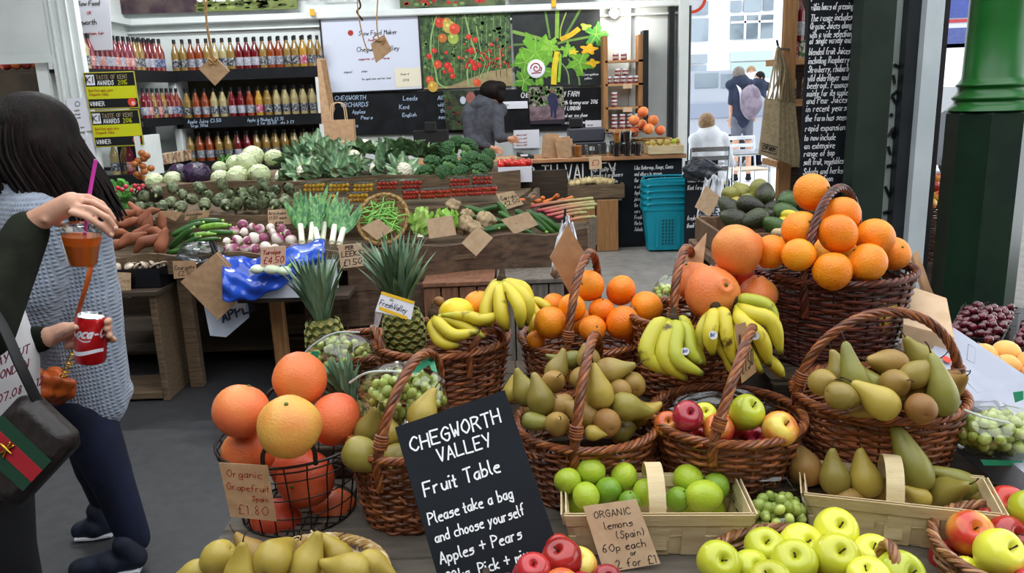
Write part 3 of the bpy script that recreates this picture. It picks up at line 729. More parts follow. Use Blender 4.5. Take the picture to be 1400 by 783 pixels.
pile([(993,770,1.09,0,.9),(1027,773,1.10,0,.82),(1053,754,1.14,0,.87),(1096,747,1.15,1,.95),(1141,733,1.17,1,.98),(1189,757,1.13,1,.86),(1141,768,1.09,0,1.),(1087,774,1.08,0,.95),(1175,782,1.06,1,.85),(1221,784,1.07,0,1.),(1057,789,1.06,0,.9),(1120,775,1.17,0,.85),(1170,775,1.17,0,.8),(1040,785,1.16,0,.8)],.0355,ap,'apple','apple','in front of the clear grape box','green apples at the front',tol=18,rots=tiltup)
pile([(1375,693,1.25,2,.9),(1397,704,1.19,0,.9),(1366,716,1.21,3,.8),(1378,743,1.16,3,.9),(1331,743,1.15,2,.97),(1361,770,1.09,1,.97),(1306,756,1.17,3,.85),(1332,782,1.10,1,.75),(1404,765,1.13,2,.85),(1392,786,1.06,3,.8),(1405,735,1.20,2,.8),(1345,760,1.18,3,.8)],.0355,ap,'apple','apple','at the right front corner','apples at the right front corner',tol=18,rots=tiltup)
crate('fruit_tray','low tray of red apples under the chalkboard corner',(.015,1.13),(.16,.15,.04),T1,m_wood_d,1)
pile([(742,782,1.09,3,.75),(762,777,1.10,3,.85),(790,774,1.13,2,.8),(722,788,1.06,3,.7),(772,757,1.17,3,.65),(815,786,1.12,3,.7),(790,800,1.07,3,.75),(705,800,1.04,3,.7),(768,803,1.03,2,.75)],.0355,ap,'apple','apple','at the chalkboard lower right corner','red apples by the chalkboard corner',tol=14,rots=tiltup)
pile([(934,572,1.40,3,.8),(984,586,1.39,2,.8),(962,572,1.44,1,.65),(1026,572,1.39,0,.9),(1054,582,1.37,2,.88),(1003,583,1.43,2,.7),(918,578,1.42,2,.7),(960,596,1.42,3,.75),(1030,600,1.43,3,.75)],.0365,ap,'apple','apple','in the plastic-lined basket','apples in the plastic-lined basket',tol=12,rots=tiltup)
def bunch(name,label,crown,fingers,Y0,r=.0165,green=.3,stickers=()):
 c=at(crown[0],crown[1],Y=crown[2]);root=thing(name,label,'bananas',c)
 b=MB();b.ell(c,(.012,.010,.014));b.tube([c,c+Vector((.002,.01,.022))],[.009,.006],8);b.build('crown',m_stem,root)
 for f in fingers:
  g=f[4]if len(f)>4 else green;b=MB();pts=[at(q[0],q[1],Y=q[2])for q in f[:3]]
  pts=[c+(pts[0]-c)*.25]+pts
  banana(b,pts,r*(f[3]if len(f)>3 else 1),g);b.build('banana',m_ban,root,smooth=180)
 for(x,y,Y,rr)in stickers:
  p=at(x,y,Y=Y);n=(EYE-p).normalized();F=frame_from(n);b=MB();b.lathe([(0,0),(rr,0),(rr,.0006),(0,.0006)],16,0,p,F,col=(1,1,1,1));k=MB()
  text(k,'BO',plane_map(p+n*.0008,cR,cU),rr*.7,rr*.16,v0=-rr*.3,center=True);s=b.build('sticker',m_whitecard,root,smooth=0);k.build('print',mat('blue_print','2a4a8a',rough=.5),s,smooth=0)
 return root
bunch('banana_bunch','upright banana bunch standing on the pineapple basket',(686,382,1.78),[((676,395,1.76),(664,425,1.72),(672,452,1.70)),((684,400,1.72),(686,430,1.68),(694,452,1.68)),((696,395,1.72),(710,420,1.67),(712,450,1.67)),((700,390,1.73),(722,412,1.69),(720,445,1.69)),((697,388,1.78),(718,396,1.76),(728,424,1.74)),((678,390,1.80),(668,408,1.80),(664,430,1.80))],1.74,.0165,.15)
bunch('banana_bunch','loose speckled bananas lying along the pineapple basket rim',(592,430,1.72),[((592,448,1.69),(604,468,1.665),(630,472,1.66)),((600,442,1.68),(622,458,1.66),(656,452,1.66)),((640,432,1.70),(660,437,1.68),(690,428,1.70)),((612,436,1.72),(636,446,1.70),(664,462,1.665))],1.7,.015,.2)
bunch('banana_bunch','small bananas between the pineapple basket and low oranges',(724,405,1.85),[((735,412,1.83),(746,418,1.82),(752,424,1.81)),((728,420,1.80),(738,436,1.78),(728,452,1.78)),((722,425,1.80),(730,442,1.76),(724,456,1.75))],1.8,.013,.1)
bunch('banana_bunch','speckled banana hand hanging left of the kraft tag',(921,436,1.60),[((898,446,1.57),(884,485,1.53),(917,512,1.52),1.15),((913,452,1.56),(907,490,1.52),(940,520,1.51),1.05),((926,450,1.56),(925,490,1.51),(962,512,1.50),1.,.75),((938,450,1.57),(944,480,1.54),(960,498,1.53),.9,.8),((935,440,1.6),(948,470,1.58),(965,500,1.56),.9)],1.55,.0165,.5,stickers=[(937,480,1.492,.0075)])
bunch('banana_bunch','middle banana hand with sticker behind the kraft tag',(978,420,1.60),[((975,432,1.57),(971,458,1.54),(974,486,1.54),1.05),((990,430,1.57),(994,460,1.54),(1003,500,1.53),1.,.2),((966,436,1.60),(958,455,1.58),(957,488,1.57),.9,.4),((985,470,1.56),(996,490,1.55),(1000,512,1.54),.85)],1.55,.0155,.25,stickers=[(975,458,1.518,.0085)])
bunch('banana_bunch','rightmost banana hand arching right beside the kraft tag',(1004,412,1.62),[((1020,410,1.61),(1050,420,1.60),(1062,455,1.58),1.05,.8),((1025,428,1.57),(1055,440,1.55),(1068,485,1.54),1.15,.3),((1015,440,1.55),(1040,462,1.53),(1052,500,1.53),1.1,.2),((1010,455,1.55),(1020,480,1.53),(1042,510,1.53),1.),((1040,480,1.56),(1060,500,1.55),(1072,516,1.55),.85,.3)],1.55,.0165,.3,stickers=[(1032,459,1.512,.0085)])
pp=at(557,478,Y=1.79)
pineapple('pineapple','ripe pineapple with tall crown and paper tag in basket',pp+Vector((0,0,-.015)),.115,.046,(.03,-.06,0),.185,64)
pp=at(440,530,Y=1.98)
pineapple('pineapple','pineapple crown rising left of the paper-tagged pineapple',Vector((pp.x+.02,2.02,T2+.02)),.15,.050,(-.05,-.1,0),.19,54)
pp=at(500,560,Y=1.62)
pineapple('pineapple','small dark-leaved pineapple wedged between the two grape bags',Vector((at(490,520,Y=1.64).x,1.63,.765)),.10,.044,(.1,-.2,0),.11,40)
crate('wooden_crate','small crate holding up the dark-leaved pineapple',(-.335,1.60),(.12,.09,.045),T1,m_wood_d,1,True)
b=MB();b.ell(at(624,428,Y=1.80),(.042,.042,.036),n=20,m=14);o=b.build('yellow_melon',mat('melon_skin','f0c814','f6dc3c',5,.4),smooth=180,loc=at(624,428,Y=1.80));tag(o,'bright yellow melon behind the banana bunch','melon')
place(P_or[0],at(654,417,Y=1.86),label='orange resting behind the yellow melon',cat='orange')
place(P_or[0],at(600,412,Y=1.85),s=.35,label='tiny brown fruit on top beside the yellow melon',cat='fruit',m=m_pear_r)
def board(name,label,TL,TR,BR,BL,thick=.012,frame=None,cat='chalkboard',m=None,ysign=-1):
 ex=(TR-TL).normalized();up=(TL-BL).normalized();n=ex.cross(up).normalized()
 o=MB();o.sheet([TL-n*thick/2,TR-n*thick/2,BR-n*thick/2,BL-n*thick/2],thick)
 ob=o.build(name,m or m_slate,smooth=0,loc=(BL+BR)/2);tag(ob,label,cat)
 def S(a,c):
  return BL+(BR-BL)*a+(TL-BL)*c+((TR-TL)-(BR-BL))*a*c+n*.0008
 return ob,S,n
TL,TR=at(540,584,Y=1.245),at(690,533,Y=1.30)
BLd=at(613,838,Y=1.11)
BRd=onplane((777,788),TL,TR,BLd)
ob,S,n=board('chalkboard','small tilted chalkboard about choosing apples and pears, standing on the table',TL,TR,BRd,BLd,.008)
W=(TR-TL).length;Hh=(TL-BLd).length
T=MB();Sm=lambda a,c:S(a/W,c/Hh)
for(s,u,v,h,tr,wd)in(('CHEGWORTH',.075,.845,.072,.88,.0034),('VALLEY',.27,.745,.068,.82,.0032),('Fruit Table',.08,.60,.072,.80,.0033),('Please take a bag',.05,.455,.058,.68,.0028),('and choose yourself',.06,.355,.055,.655,.0027),('Apples + Pears',.05,.245,.058,.74,.0028),('£2kg. Pick + mix',.05,.14,.055,.72,.0028),('Thank you',.2,.03,.05,.74,.0026)):
 text(T,s,Sm,h*Hh,wd*.86,u*W,v*Hh,track=tr,slant=.08,jit=.25)
T.build('chalk_lettering',m_chalk,ob,smooth=0)
tagcard('price_card','kraft card with red writing pinned to the wire basket',[(299,632),(366,636),(378,712),(315,706)],1.285,[('Organic',.12,.76,.13),('Grapefruit',.06,.52,.12),('Spain',.55,.34,.09),('£1.80',.2,.08,.17)],ink=m_redink,w=.0013,m=m_kraft)
tagcard('price_card','kraft card offering organic lemons on the lime punnet',[(797,692),(870,682),(903,770),(826,783)],[1.212,1.212,1.18,1.18],[('ORGANIC',.14,.80,.10),('lemons',.26,.62,.11),('(Spain)',.38,.46,.11),('60p each',.10,.29,.11),('or',.55,.19,.08),('2 for £1',.24,.03,.12)],ink=m_ink,w=.0013)
tagcard('price_card','narrow curled kraft tag hanging among the bananas',[(1004,444),(1019,440),(1034,508),(1014,524)],[1.46,1.46,1.45,1.45],[('Bananas',.1,.5,.3),('£1.50',.1,.15,.3)],m=m_kraft,w=.0012)
tagcard('paper_tag','blank brown kraft sheet beside the white bags, behind oranges',[(752,352),(776,306),(803,352),(779,402)],[1.88,1.88,1.92,1.9],m=m_kraft,cat='paper tag',th=.004)
tagcard('paper_tag','brown kraft tag stuck behind the tall grapefruit handle',[(938,352),(966,318),(960,372),(944,394)],[1.80,1.80,1.76,1.76],m=m_kraft,cat='paper tag',th=.002)
b=MB();P0=[at(x,y,Y=Y)for x,y,Y in((1250,348,1.93),(1258,372,1.88),(1266,396,1.84),(1272,410,1.82))]
b.tube(smoothpath(P0,4),.018,4,flat=.25,side=(1,.2,0));tag(b.build('folded_paper_bag',m_kraft,smooth=0,loc=P0[-1]),'folded brown bag hanging off the tall orange basket rim','paper bag')
def rumple(mb,c,r,n=16,m=10,amp=.12,seed=1,mi=0,rot=None,f=3):
 k=random.Random(seed);ph=[k.uniform(0,6.3)for _ in range(6)]
 t=MB();t.ell((0,0,0),1,n=n*2,m=m*2);V=t.v[0]
 th=np.arctan2(V[:,1],V[:,0]);z=V[:,2]
 s=1+amp*(np.sin(f*th+ph[0]+3*z)*.5+np.sin((f*2+1)*th+ph[1]-5*z)*.35+np.sin(7*z+ph[2]+2*th)*.35+np.sin((f*4+1)*th+9*z+ph[3])*.18)
 V=V*s[:,None]*np.array(r)
 if rot is not None:V=V@np.array(rot).T
 mb.add(V+np.array(c),t.f,mi)
def grapes(name,label,pix,Y0,ryz,n,rg=.0095,seed=0,group='',col='a',dep=.05):
 cx,cy,rx,ry=pix;k=random.Random(seed);P=[];c=at(cx,cy,Y=Y0)
 sx=rx*Y0*1.08/FOC;sz=ry*Y0*1.08/FOC;tries=0
 while len(P)<n and tries<9000:
  tries+=1
  u,v,w=k.uniform(-1,1),k.uniform(-1,1),k.uniform(-1,.7)
  if u*u+v*v+w*w>1:continue
  if tries<6000 and u*u+v*v+w*w<.4:continue
  q=c+cR*(u*sx)+cU*(v*sz)+cF*(w*dep)
  if all((q-p).length>rg*1.62 for p in P):P.append(q)
 root=thing(name,label,'grapes',c,group or None)
 if 'g_mesh'not in MATS:MATS['g_mesh']=proto(MB().ell((0,0,0),(rg,rg,rg*1.18),n=12,m=8).build('grape',m_grape,smooth=180,link=False,loc=(0,0,0)))
 g0=MATS['g_mesh']
 for p in P:
  g=g0.copy();COL.objects.link(g);g.parent=root;g.location=p-c;g.rotation_euler=(k.uniform(-1,1),k.uniform(-1,1),0);s=k.uniform(.85,1.1)*rg/.0095;g.scale=(s,s,s)
 b=MB();b.tube([c+cU*sz*.9,c+cU*sz*.3+cF*dep*.2,c-cU*sz*.6],[.0022,.002,.0012],6);b.build('stalk',m_leaf_l,root,smooth=180)
 return root
m_grape=mat('grape_skin','9fb04a','c3cf72',30,.22,0,var=.1,hue=.01,ramp=(.3,.7),coat=.3)
def bag(name,label,c,r,seed,zipat=None,rot=None,extra=None):
 root=thing(name,label,'plastic bag',c);b=MB();rumple(b,c,r,amp=.09,seed=seed,rot=rot);b.build('clear_film',m_film,root,smooth=180)
 if zipat:
  z=MB();z.tube(smoothpath(zipat,6),.0022,6);z.build('zip_strip',mat('frosted_plastic','d4dcd8',rough=.3,alpha=.75),root)
 if extra:
  for q in extra:e=MB();e.sheet(q,.0012);e.build('green_print',mat('green_print','2f9a70',rough=.35),root,smooth=0)
 return root
c=at(552,536,Y=1.49);c.z+=.0
grapes('grape_bunch','pale green grapes in the clear bag on the left pears',(556,542,50,34),1.47,1,85,seed=3,dep=.045)
A=lambda x,y,Y:at(x,y,Y=Y)
bag('clear_grape_bag','clear zip bag of grapes resting on the pears left of chalkboard',A(554,538,1.47),(.088,.062,.064),5,[A(478,523,1.46),A(500,510,1.44),A(530,507,1.43),A(556,510,1.43)],extra=[[A(560,508,1.44),A(582,490,1.46),A(590,496,1.46),A(568,512,1.44)],[A(582,488,1.47),A(594,494,1.47),A(598,510,1.45),A(590,506,1.45)]])
place(P_pearA,at(577,566,Y=1.365),qdir(cR*.2+cU*.9+cF*.4),.8,'brownish pear leaning against the clear grape bag','pear',None,m_pear_y)
grapes('grape_bunch','pale grapes in the bag behind the grapefruit',(462,492,40,30),1.90,1,60,seed=4,dep=.05)
bag('clear_grape_bag','clear bag of grapes standing behind the wire basket grapefruit',A(465,490,1.90),(.088,.06,.066),6,[A(412,487,1.86),A(430,470,1.86),A(458,455,1.86),A(492,454,1.86)],extra=[[A(426,480,1.84),A(436,480,1.84),A(435,490,1.84),A(425,490,1.84)],[A(450,512,1.82),A(474,508,1.82),A(476,520,1.82),A(452,524,1.82)]])
grapes('grape_bunch','pale grapes in loose film behind the low oranges',(914,404,18,14),2.08,1,26,seed=5,dep=.04)
bag('clear_grape_bag','small clear bag of grapes between low oranges and big grapefruit',A(914,402,2.08),(.045,.04,.05),8)
crate('wooden_crate','small dark crate lifting the loose grape bag',(A(914,402,2.08).x,2.08),(.10,.09,A(914,402,2.08).z-.055-T2),T2,m_wood_d,1,True)
g0=A(1058,735,1.23);gx=A(1058,728,1.30)
cb=at(1060,742,Z=T1+.001)
grapes('grape_bunch','green grapes inside the clear clipped box',(1060,702,38,25),cb.y+.03,1,85,seed=7,dep=.04,rg=.0098)
root=thing('clear_punnet','clear clipped plastic box of grapes between the two punnets','plastic box',(cb.x,cb.y+.045,T1))
b=MB();V=[]
for z,s in((.001,.80),(.03,.92),(.052,1.0)):
 for i in range(24):
  a=2*PI*i/24;e=.32
  V.append((s*.062*np.sign(math.cos(a))*abs(math.cos(a))**e,s*.048*np.sign(math.sin(a))*abs(math.sin(a))**e,z))
b.add(V,[(k*24+i,k*24+(i+1)%24,k*24+24+(i+1)%24,k*24+24+i)for k in range(2)for i in range(24)]+[tuple(range(23,-1,-1))]);b.build('box_base',m_clear,root,smooth=30,loc=(0,0,0))
b=MB();V=[]
for z,s in((.053,1.06),(.056,1.06),(.075,.93),(.083,.85),(.078,.7)):
 for i in range(24):
  a=2*PI*i/24;e=.32
  V.append((s*.062*np.sign(math.cos(a))*abs(math.cos(a))**e,s*.048*np.sign(math.sin(a))*abs(math.sin(a))**e,z))
b.add(V,[(k*24+i,k*24+(i+1)%24,k*24+24+(i+1)%24,k*24+24+i)for k in range(4)for i in range(24)]+[tuple(range(96,120))]);b.build('box_lid',m_clear,root,smooth=30,loc=(0,0,0))
b=MB();b.sheet([(.004,-.0505,.040),(.022,-.0505,.040),(.022,-.0525,.052),(.004,-.0525,.052)],.0008);b.build('paper_label',m_whitecard,root,smooth=0,loc=(0,0,0))
b=MB();rumple(b,A(985,556,1.52),(.10,.035,.032),amp=.2,seed=9);o=b.build('plastic_lining',film('grey_film','d4d8dc',.08,.2),smooth=180,loc=A(985,556,1.52));tag(o,'crumpled clear liner at the back of the apple basket','plastic liner')
b=MB();P=[A(522,398,1.69),A(567,412,1.68),A(562,437,1.67),A(513,425,1.68)];P2=[A(513,425,1.68),A(523,428,1.68),A(517,447,1.69),A(511,445,1.70)]
b.sheet(P,.001);b.sheet(P2,.001);o=b.build('pineapple_tag',m_whitecard,smooth=0,loc=P[3]);tag(o,'white and yellow printed paper tag tied to the pineapple','paper tag')
ex=P[1]-P[0];up=P[0]-P[3];nn=ex.cross(up).normalized();nn=-nn if nn.y>0 else nn
S=lambda a,c:P[3]+ex*a+up*c+nn*.0012
y=MB();y.add([tuple(S(*q))for q in((0,.86),(1,.86),(1,1),(0,1))]+[tuple(S(*q))for q in((.08,.12),(.95,.06),(.95,.2),(.08,.28))],[(0,1,2,3),(4,5,6,7)]);y.build('yellow_band',mat('yellow_print','e8b81c',rough=.5),o,smooth=0)
t=MB();S2=lambda a,c:S(a/ex.length,c/up.length);text(t,'FreshValley',S2,up.length*.28,.0014,.004,up.length*.34,track=.62,jit=.1);t.build('tag_lettering',mat('navy_print','23304a',rough=.6),o,smooth=0)
l=MB()
for k in range(5):l.add([tuple(S(.36,.68)),tuple(S(.36+.09*math.cos(.3+k*.62),.68+.2*math.sin(.3+k*.62))),tuple(S(.36+.05*math.cos(.55+k*.62),.68+.1*math.sin(.55+k*.62)))],[(0,1,2)])
l.build('leaf_print',m_leaf_d,o,smooth=0)
bt=thing('side_bench','low side bench carrying cartons, cherries and peaches at right','bench',(1.45,1.95,0))
b=MB();b.box((1.50,1.95,.66),(1.02,1.02,.03),bev=.004);b.build('bench_top',m_wood_d,bt,smooth=0)
for x in(1.05,1.95):
 for y in(1.50,2.40):b=MB();b.box((x,y,.32),(.05,.05,.645));b.build('leg',m_wood_d,bt,smooth=0)
def carton(name,label,P,H,open_top=True,m=None,cat='carton',th=.004,loc=None,hole=True):
 P=[Vector(p)for p in P];up=Vector((0,0,H));root=thing(name,label,cat,(P[0]+P[1]+P[2]+P[3])/4)
 for i,nm in enumerate(('front_wall','right_wall','back_wall','left_wall')):
  a,c=P[i],P[(i+1)%4];b=MB();b.sheet([a,c,c+up,a+up],th);b.build(nm,m or m_whitecard,root,smooth=0)
 b=MB();b.sheet([p+Vector((0,0,.002))for p in P],th);b.build('bottom',m or m_whitecard,root,smooth=0)
 return root
m_carton=mat('white_carton','a4a8b8','b2b5c2',8,.6)
p=[Vector((.905,1.22,T1+.001)),Vector((1.42,1.20,T1+.001)),Vector((1.42,1.52,T1+.001)),Vector((.93,1.54,T1+.001))]
rightcarton=carton('white_carton','white carton under the bagged grapes at the right edge',p,.085,m=m_carton)
b=MB();b.box((1.165,1.375,T1+.083),(.50,.30,.006));b.build('lid_panel',m_carton,rightcarton,smooth=0)
grapes('grape_bunch','large green grapes in the bag at the right edge',(1362,590,54,26),1.40,1,90,seed=12,rg=.0105,dep=.055)
bag('clear_grape_bag','big clear bag of grapes on the white carton, right edge',A(1362,588,1.40),(.092,.07,.05),14,[A(1318,560,1.36),A(1345,570,1.35),A(1380,578,1.35)],extra=[[A(1385,536,1.41),A(1399,534,1.41),A(1399,546,1.41),A(1388,550,1.41)],[A(1340,628,1.35),A(1398,630,1.35),A(1398,636,1.35),A(1345,636,1.35)]])
P=[A(1290,448,1.72),A(1330,452,1.72),A(1402,512,1.68),A(1402,612,1.45),A(1340,560,1.46),A(1300,545,1.50)]
q=[A(1305,542,1.50),A(1410,600,1.50),A(1410,520,1.66),A(1302,448,1.70)]
root=thing('white_carton','white folded carton with tab slots leaning behind the bagged grapes','carton',(q[0]+q[1])/2)
b=MB();b.sheet(q,.005);b.build('sloping_flap',m_carton,root,smooth=0)
b=MB();b.sheet([q[0],q[1],q[1]+Vector((0,.02,-.12)),q[0]+Vector((0,.02,-.12))],.005);b.build('front_wall',m_carton,root,smooth=0)
b=MB();b.sheet([q[3],q[2],q[2]+Vector((0,.02,-.2)),q[3]+Vector((0,.02,-.2))],.005);b.build('back_wall',m_carton,root,smooth=0)
fx=(q[1]-q[0]);fy=(q[3]-q[0]);nn=fx.cross(fy).normalized();nn=nn if nn.z>0 else-nn
SS=lambda a,c:q[0]+fx*a+fy*c+nn*.0035
for path,nm in(([(.35,.98),(.45,.55),(.56,.48),(.64,.62),(.66,.95)],'slot_line'),([(.1,.3),(.28,.2),(.44,.3),(.62,.1),(.9,.2)],'slot_line'),([(.2,.85),(.3,.85),(.27,.6),(.17,.6),(.2,.85)],'slot_line')):
 b=MB();b.tube([SS(*k)for k in path],.0011,4);b.build(nm,mat('carton_crease','7c8088',rough=.8),root,smooth=0)
b=MB();t0=A(1262,478,1.60);ee=(A(1312,540,1.52)-A(1262,500,1.60))
pp=[A(1255,505,1.56),A(1312,545,1.50),A(1318,500,1.58),A(1285,462,1.66)]
b.sheet(pp,.004);o=b.build('carton_flap',m_carton,smooth=0,loc=pp[0]);tag(o,'white carton flap printed with a red sun and 20','carton flap')
fx2=(pp[1]-pp[0]);fy2=pp[3]-pp[0];n2=fx2.cross(fy2).normalized();n2=n2 if n2.y<0 else-n2
s0=A(1293,493,1.585);F=frame_from(n2);b=MB();b.lathe([(0,0),(.0095,0),(.0095,.0008),(0,.0008)],20,0,s0+n2*.004,F);b.build('red_sun_print',mat('red_print','d8432a',rough=.6),o,smooth=0)
t=MB();S3=plane_map(A(1288,512,1.55)+n2*.005,fx2,fx2.cross(n2)*(-1 if fx2.cross(n2).z<0 else 1));text(t,'20N',S3,.012,.0018,track=.7,jit=.05);t.build('printed_letters',mat('navy_print','23304a'),o,smooth=0)
P=[A(1232,477,1.66),A(1300,495,1.62),A(1290,440,1.74),A(1232,420,1.80)]
root=thing('cardboard_box','tan cardboard box lid beside the tall orange basket','box',P[0])
up=Vector((0,0,.055));b=MB();b.sheet([P[0]+up,P[1]+up*1.0,P[2]+up,P[3]+up],.004);b.build('top_panel',m_kraft_l,root,smooth=0)
b=MB();b.sheet([P[0],P[1],P[1]+up,P[0]+up],.004);b.build('front_panel',m_kraft_l,root,smooth=0)
b=MB();b.sheet([P[1],P[2],P[2]+up,P[1]+up],.004);b.build('side_panel',m_kraft_l,root,smooth=0)
bunch('banana_bunch','bananas peeking out left of the tan cardboard box',(1224,415,1.80),[((1222,425,1.78),(1219,445,1.75),(1226,468,1.74)),((1230,422,1.80),(1228,440,1.78),(1232,462,1.76)),((1216,420,1.82),(1212,445,1.80),(1216,466,1.78))],1.8,.017,.2)
m_cherry=mat('cherry_skin','3a0a14','6e1628',14,.12,0,var=.3,ramp=(.3,.7),coat=.6)
P_ch=round_fruit('cherry',.0115,m_cherry,.93,nib=False,lump=.01);s=MB();s.tube([(0,0,.010),(.003,0,.018),(.007,.002,.026)],.0008,5);sub('stalk',s,m_stem,P_ch)
def cherry_tray(label,where,corners,H,n,seed,grp):
 P=[A(*c)for c in corners];z0=min(p.z for p in P);base=[Vector((p.x,p.y,z0-H))for p in P]
 carton('fruit_tray',label,base,H+.012,m=mat('black_tray','1a1718',rough=.4),cat='tray')
 k=random.Random(seed);pts=[]
 for i in range(4000):
  if len(pts)>=n:break
  u,v=k.uniform(.05,.95),k.uniform(.05,.95);p=base[0].lerp(base[1],u).lerp(base[3].lerp(base[2],u),v)
  h=H+.002+.028*math.sin(PI*u)*math.sin(PI*v)**.7+k.uniform(-.004,.004)
  if k.random()<.12:h+=.008
  p=Vector((p.x,p.y,p.z+h))
  if all((p-q).length>.0215 for q in pts):pts.append(p)
 lab=order_labels([scr(p)for p in pts],7)
 for p,l in zip(pts,lab):place(P_ch,p,Euler((k.uniform(0,6),k.uniform(-1,1),0)),k.uniform(.9,1.1),'cherry '+where+l,'cherry',grp)
cherry_tray('black tray heaped with dark cherries beneath the green column','in the tray below the green column',[(1296,436,2.05),(1372,446,2.0),(1392,425,2.3),(1318,412,2.35)],.06,115,1,'cherries below the green column')
cherry_tray('black tray of cherries cut by the right edge','at the right picture edge',[(1384,466,1.9),(1470,474,1.9),(1480,440,2.15),(1396,434,2.15)],.06,60,2,'cherries at the right edge')
carton('cardboard_box','plain cardboard box lifting the peach tray',[Vector((1.10,1.67,.676)),Vector((1.32,1.67,.676)),Vector((1.32,1.90,.676)),Vector((1.10,1.90,.676))],.123,m=m_kraft,cat='box')
m_peach=mat('peach_skin','e8a04a','f2c26a',7,.55,.1,80,ramp=(.35,.65),sheen=.3)
P_pe=round_fruit('peach',.033,m_peach,.93,nib=False)
carton('fruit_tray','tray of yellow peaches at the right edge below cherries',[Vector((1.09,1.66,.80)),Vector((1.33,1.66,.80)),Vector((1.33,1.91,.80)),Vector((1.09,1.91,.80))],.035,m=mat('plum_tray','3a2228',rough=.5),cat='tray')
pile([(1357,489,1.80),(1377,488,1.80),(1398,493,1.78),(1385,505,1.74),(1404,510,1.72),(1338,486,1.86)],.031,[P_pe],'golden peach','peach','in the tray at right edge','peaches at the right edge',tol=9)
place(P_ch,A(1352,464,1.9),label='loose dark cherry between the cherry tray and peaches',cat='cherry')
crate('wooden_crate','wooden crate of avocados in front of the chalk menu',(.885,2.72),(.40,.38,.09),.955,m_plank,1)
bt=thing('side_stand','wooden stand under the avocado crate','stand',(.885,2.72,0));b=MB();b.box((.885,2.72,.94),(.44,.42,.03),bev=.003);b.build('stand_top',m_plank,bt,smooth=0)
for x in(.70,1.07):
 for y in(2.55,2.89):b=MB();b.box((x,y,.4625),(.05,.05,.925));b.build('leg',m_wood_d,bt,smooth=0)
av=[(1048,268,2.78),(1075,274,2.80),(1020,283,2.70),(1045,296,2.66),(1078,280,2.72),(1012,300,2.60),(1032,302,2.58),(1052,308,2.56),(1072,292,2.64),(1092,282,2.72),(1005,284,2.72),(1060,282,2.74)]
Pp=relax([at(*a[:2],Y=a[2])for a in av],[.034]*12);lab=order_labels([scr(p)for p in Pp],10)
for i,p in enumerate(Pp):place(P_avo,p,Euler((rnd(.6,2.2),rnd(-1,1),rnd(0,6))),1.0,'avocado in the crate by the chalk menu'+lab[i],'avocado','avocados by the chalk menu',m_avo_g if i in(4,7,8)else m_avo)
av=[(1000,268,2.86,0,.9),(1018,264,2.90,0,1.),(1030,262,2.86,0,.9),(1008,278,2.82,1,.9),(1024,272,2.84,0,.9)]
pile(av,.036,{0:(P_pearB,m_pear_g,'green'),1:(P_pearB,m_pear_y,'yellow-green')},'pear','pear','behind the avocados','pears behind the avocados',tol=8)
bunch('banana_bunch','two small bananas beside the avocados',(1066,296,2.62),[((1074,293,2.6),(1084,294,2.58),(1094,300,2.58)),((1072,302,2.58),(1080,304,2.56),(1090,308,2.56))],2.6,.017,.1)
b=MB()
for i in range(9):
 q=at(1062+(i%5)*7,318+(i//5)*9,Y=2.50);b.ell(q,(rnd(.014,.022),.012,rnd(.011,.018)),n=8,m=6)
o=b.build('ginger_root',mat('ginger','c4a67c','d6bd94',20,.7,.4,60),smooth=180,loc=at(1076,326,Y=2.5));tag(o,'knobbly ginger root between avocados and tall orange basket','ginger')
m_floor=mat('grey_tarmac_floor','2c2c2f','3a3a3c',18,.55,.35,160,ramp=(.3,.7),detail=8)
m_floor2=mat('shop_floor','76716c','8e8984',10,.6,.2,60,ramp=(.3,.7))
m_street=mat('street_paving','c9cbd0','d8dade',4,.7)
b=MB();b.box((0,1.6,-.05),(18,7.2,.1));struct('floor',b,m_floor)
b=MB();b.box((.2,7.1,-.049),(11,4.0,.1));struct('floor',b,m_floor2,'lighter floor of the shop behind the vegetable stall')
b=MB();b.box((6,24,-.06),(50,30,.1));struct('floor',b,m_street,'bright street paving outside')
st=thing('vegetable_stall','long tiered wooden stall of vegetables','market stall',(-.8,4.6,0))
def plankbox(nm,a,c,h,t=.03,m=None,dz=0,parent=st,wob=.012):
 a,c=Vector(a),Vector(c);ex=(c-a);L=ex.length;ex.normalize();n=Vector((-ex.y,ex.x,0)).normalized();N=16;V=[]
 for i in range(N+1):
  p=a+ex*L*i/N;w=wob*math.sin(i*.9+a.x*9);q=wob*.6*math.sin(i*1.7+a.y*5)
  V+=[tuple(p+n*q),tuple(p+n*(t+q)),tuple(p+n*(t+q)+Vector((0,0,h+w))),tuple(p+n*q+Vector((0,0,h+w)))]
 b=MB();b.add(V,[(4*i+j,4*i+4+j,4*i+4+(j+1)%4,4*i+(j+1)%4)for i in range(N)for j in range(4)]+[(0,1,2,3),(4*N+3,4*N+2,4*N+1,4*N)])
 return b.build(nm,m or m_wood,parent,smooth=0)
FZ=.74
fl=at(215,352,Z=FZ);fm=at(500,345,Z=FZ);fr=at(803,316,Z=FZ)
A=lambda x,y,Y:at(x,y,Y=Y)
m_beam=mat('rough_sawn_beam','3c2c20','6b5340',5,.85,.7,30,stretch=(1,9,9),ramp=(.3,.7))
plankbox('front_beam',Vector((fm.x-.10,fm.y,FZ-.21)),Vector((fr.x,fr.y,FZ-.19)),.205,.05,m_beam,wob=.016)
plankbox('lower_beam',Vector((fm.x-.35,fm.y+.02,FZ-.40)),Vector((fm.x+.42,fm.y+.04,FZ-.40)),.20,.05,m_beam,wob=.014)
plankbox('front_board',Vector((fl.x,fl.y,FZ-.09)),Vector((fm.x-.10,fm.y,FZ-.09)),.10,.025,m_wood)
plankbox('end_board',Vector((fr.x,fr.y,FZ-.19)),Vector((fr.x+.12,5.05,FZ-.19)),.19,.03,m_wood)
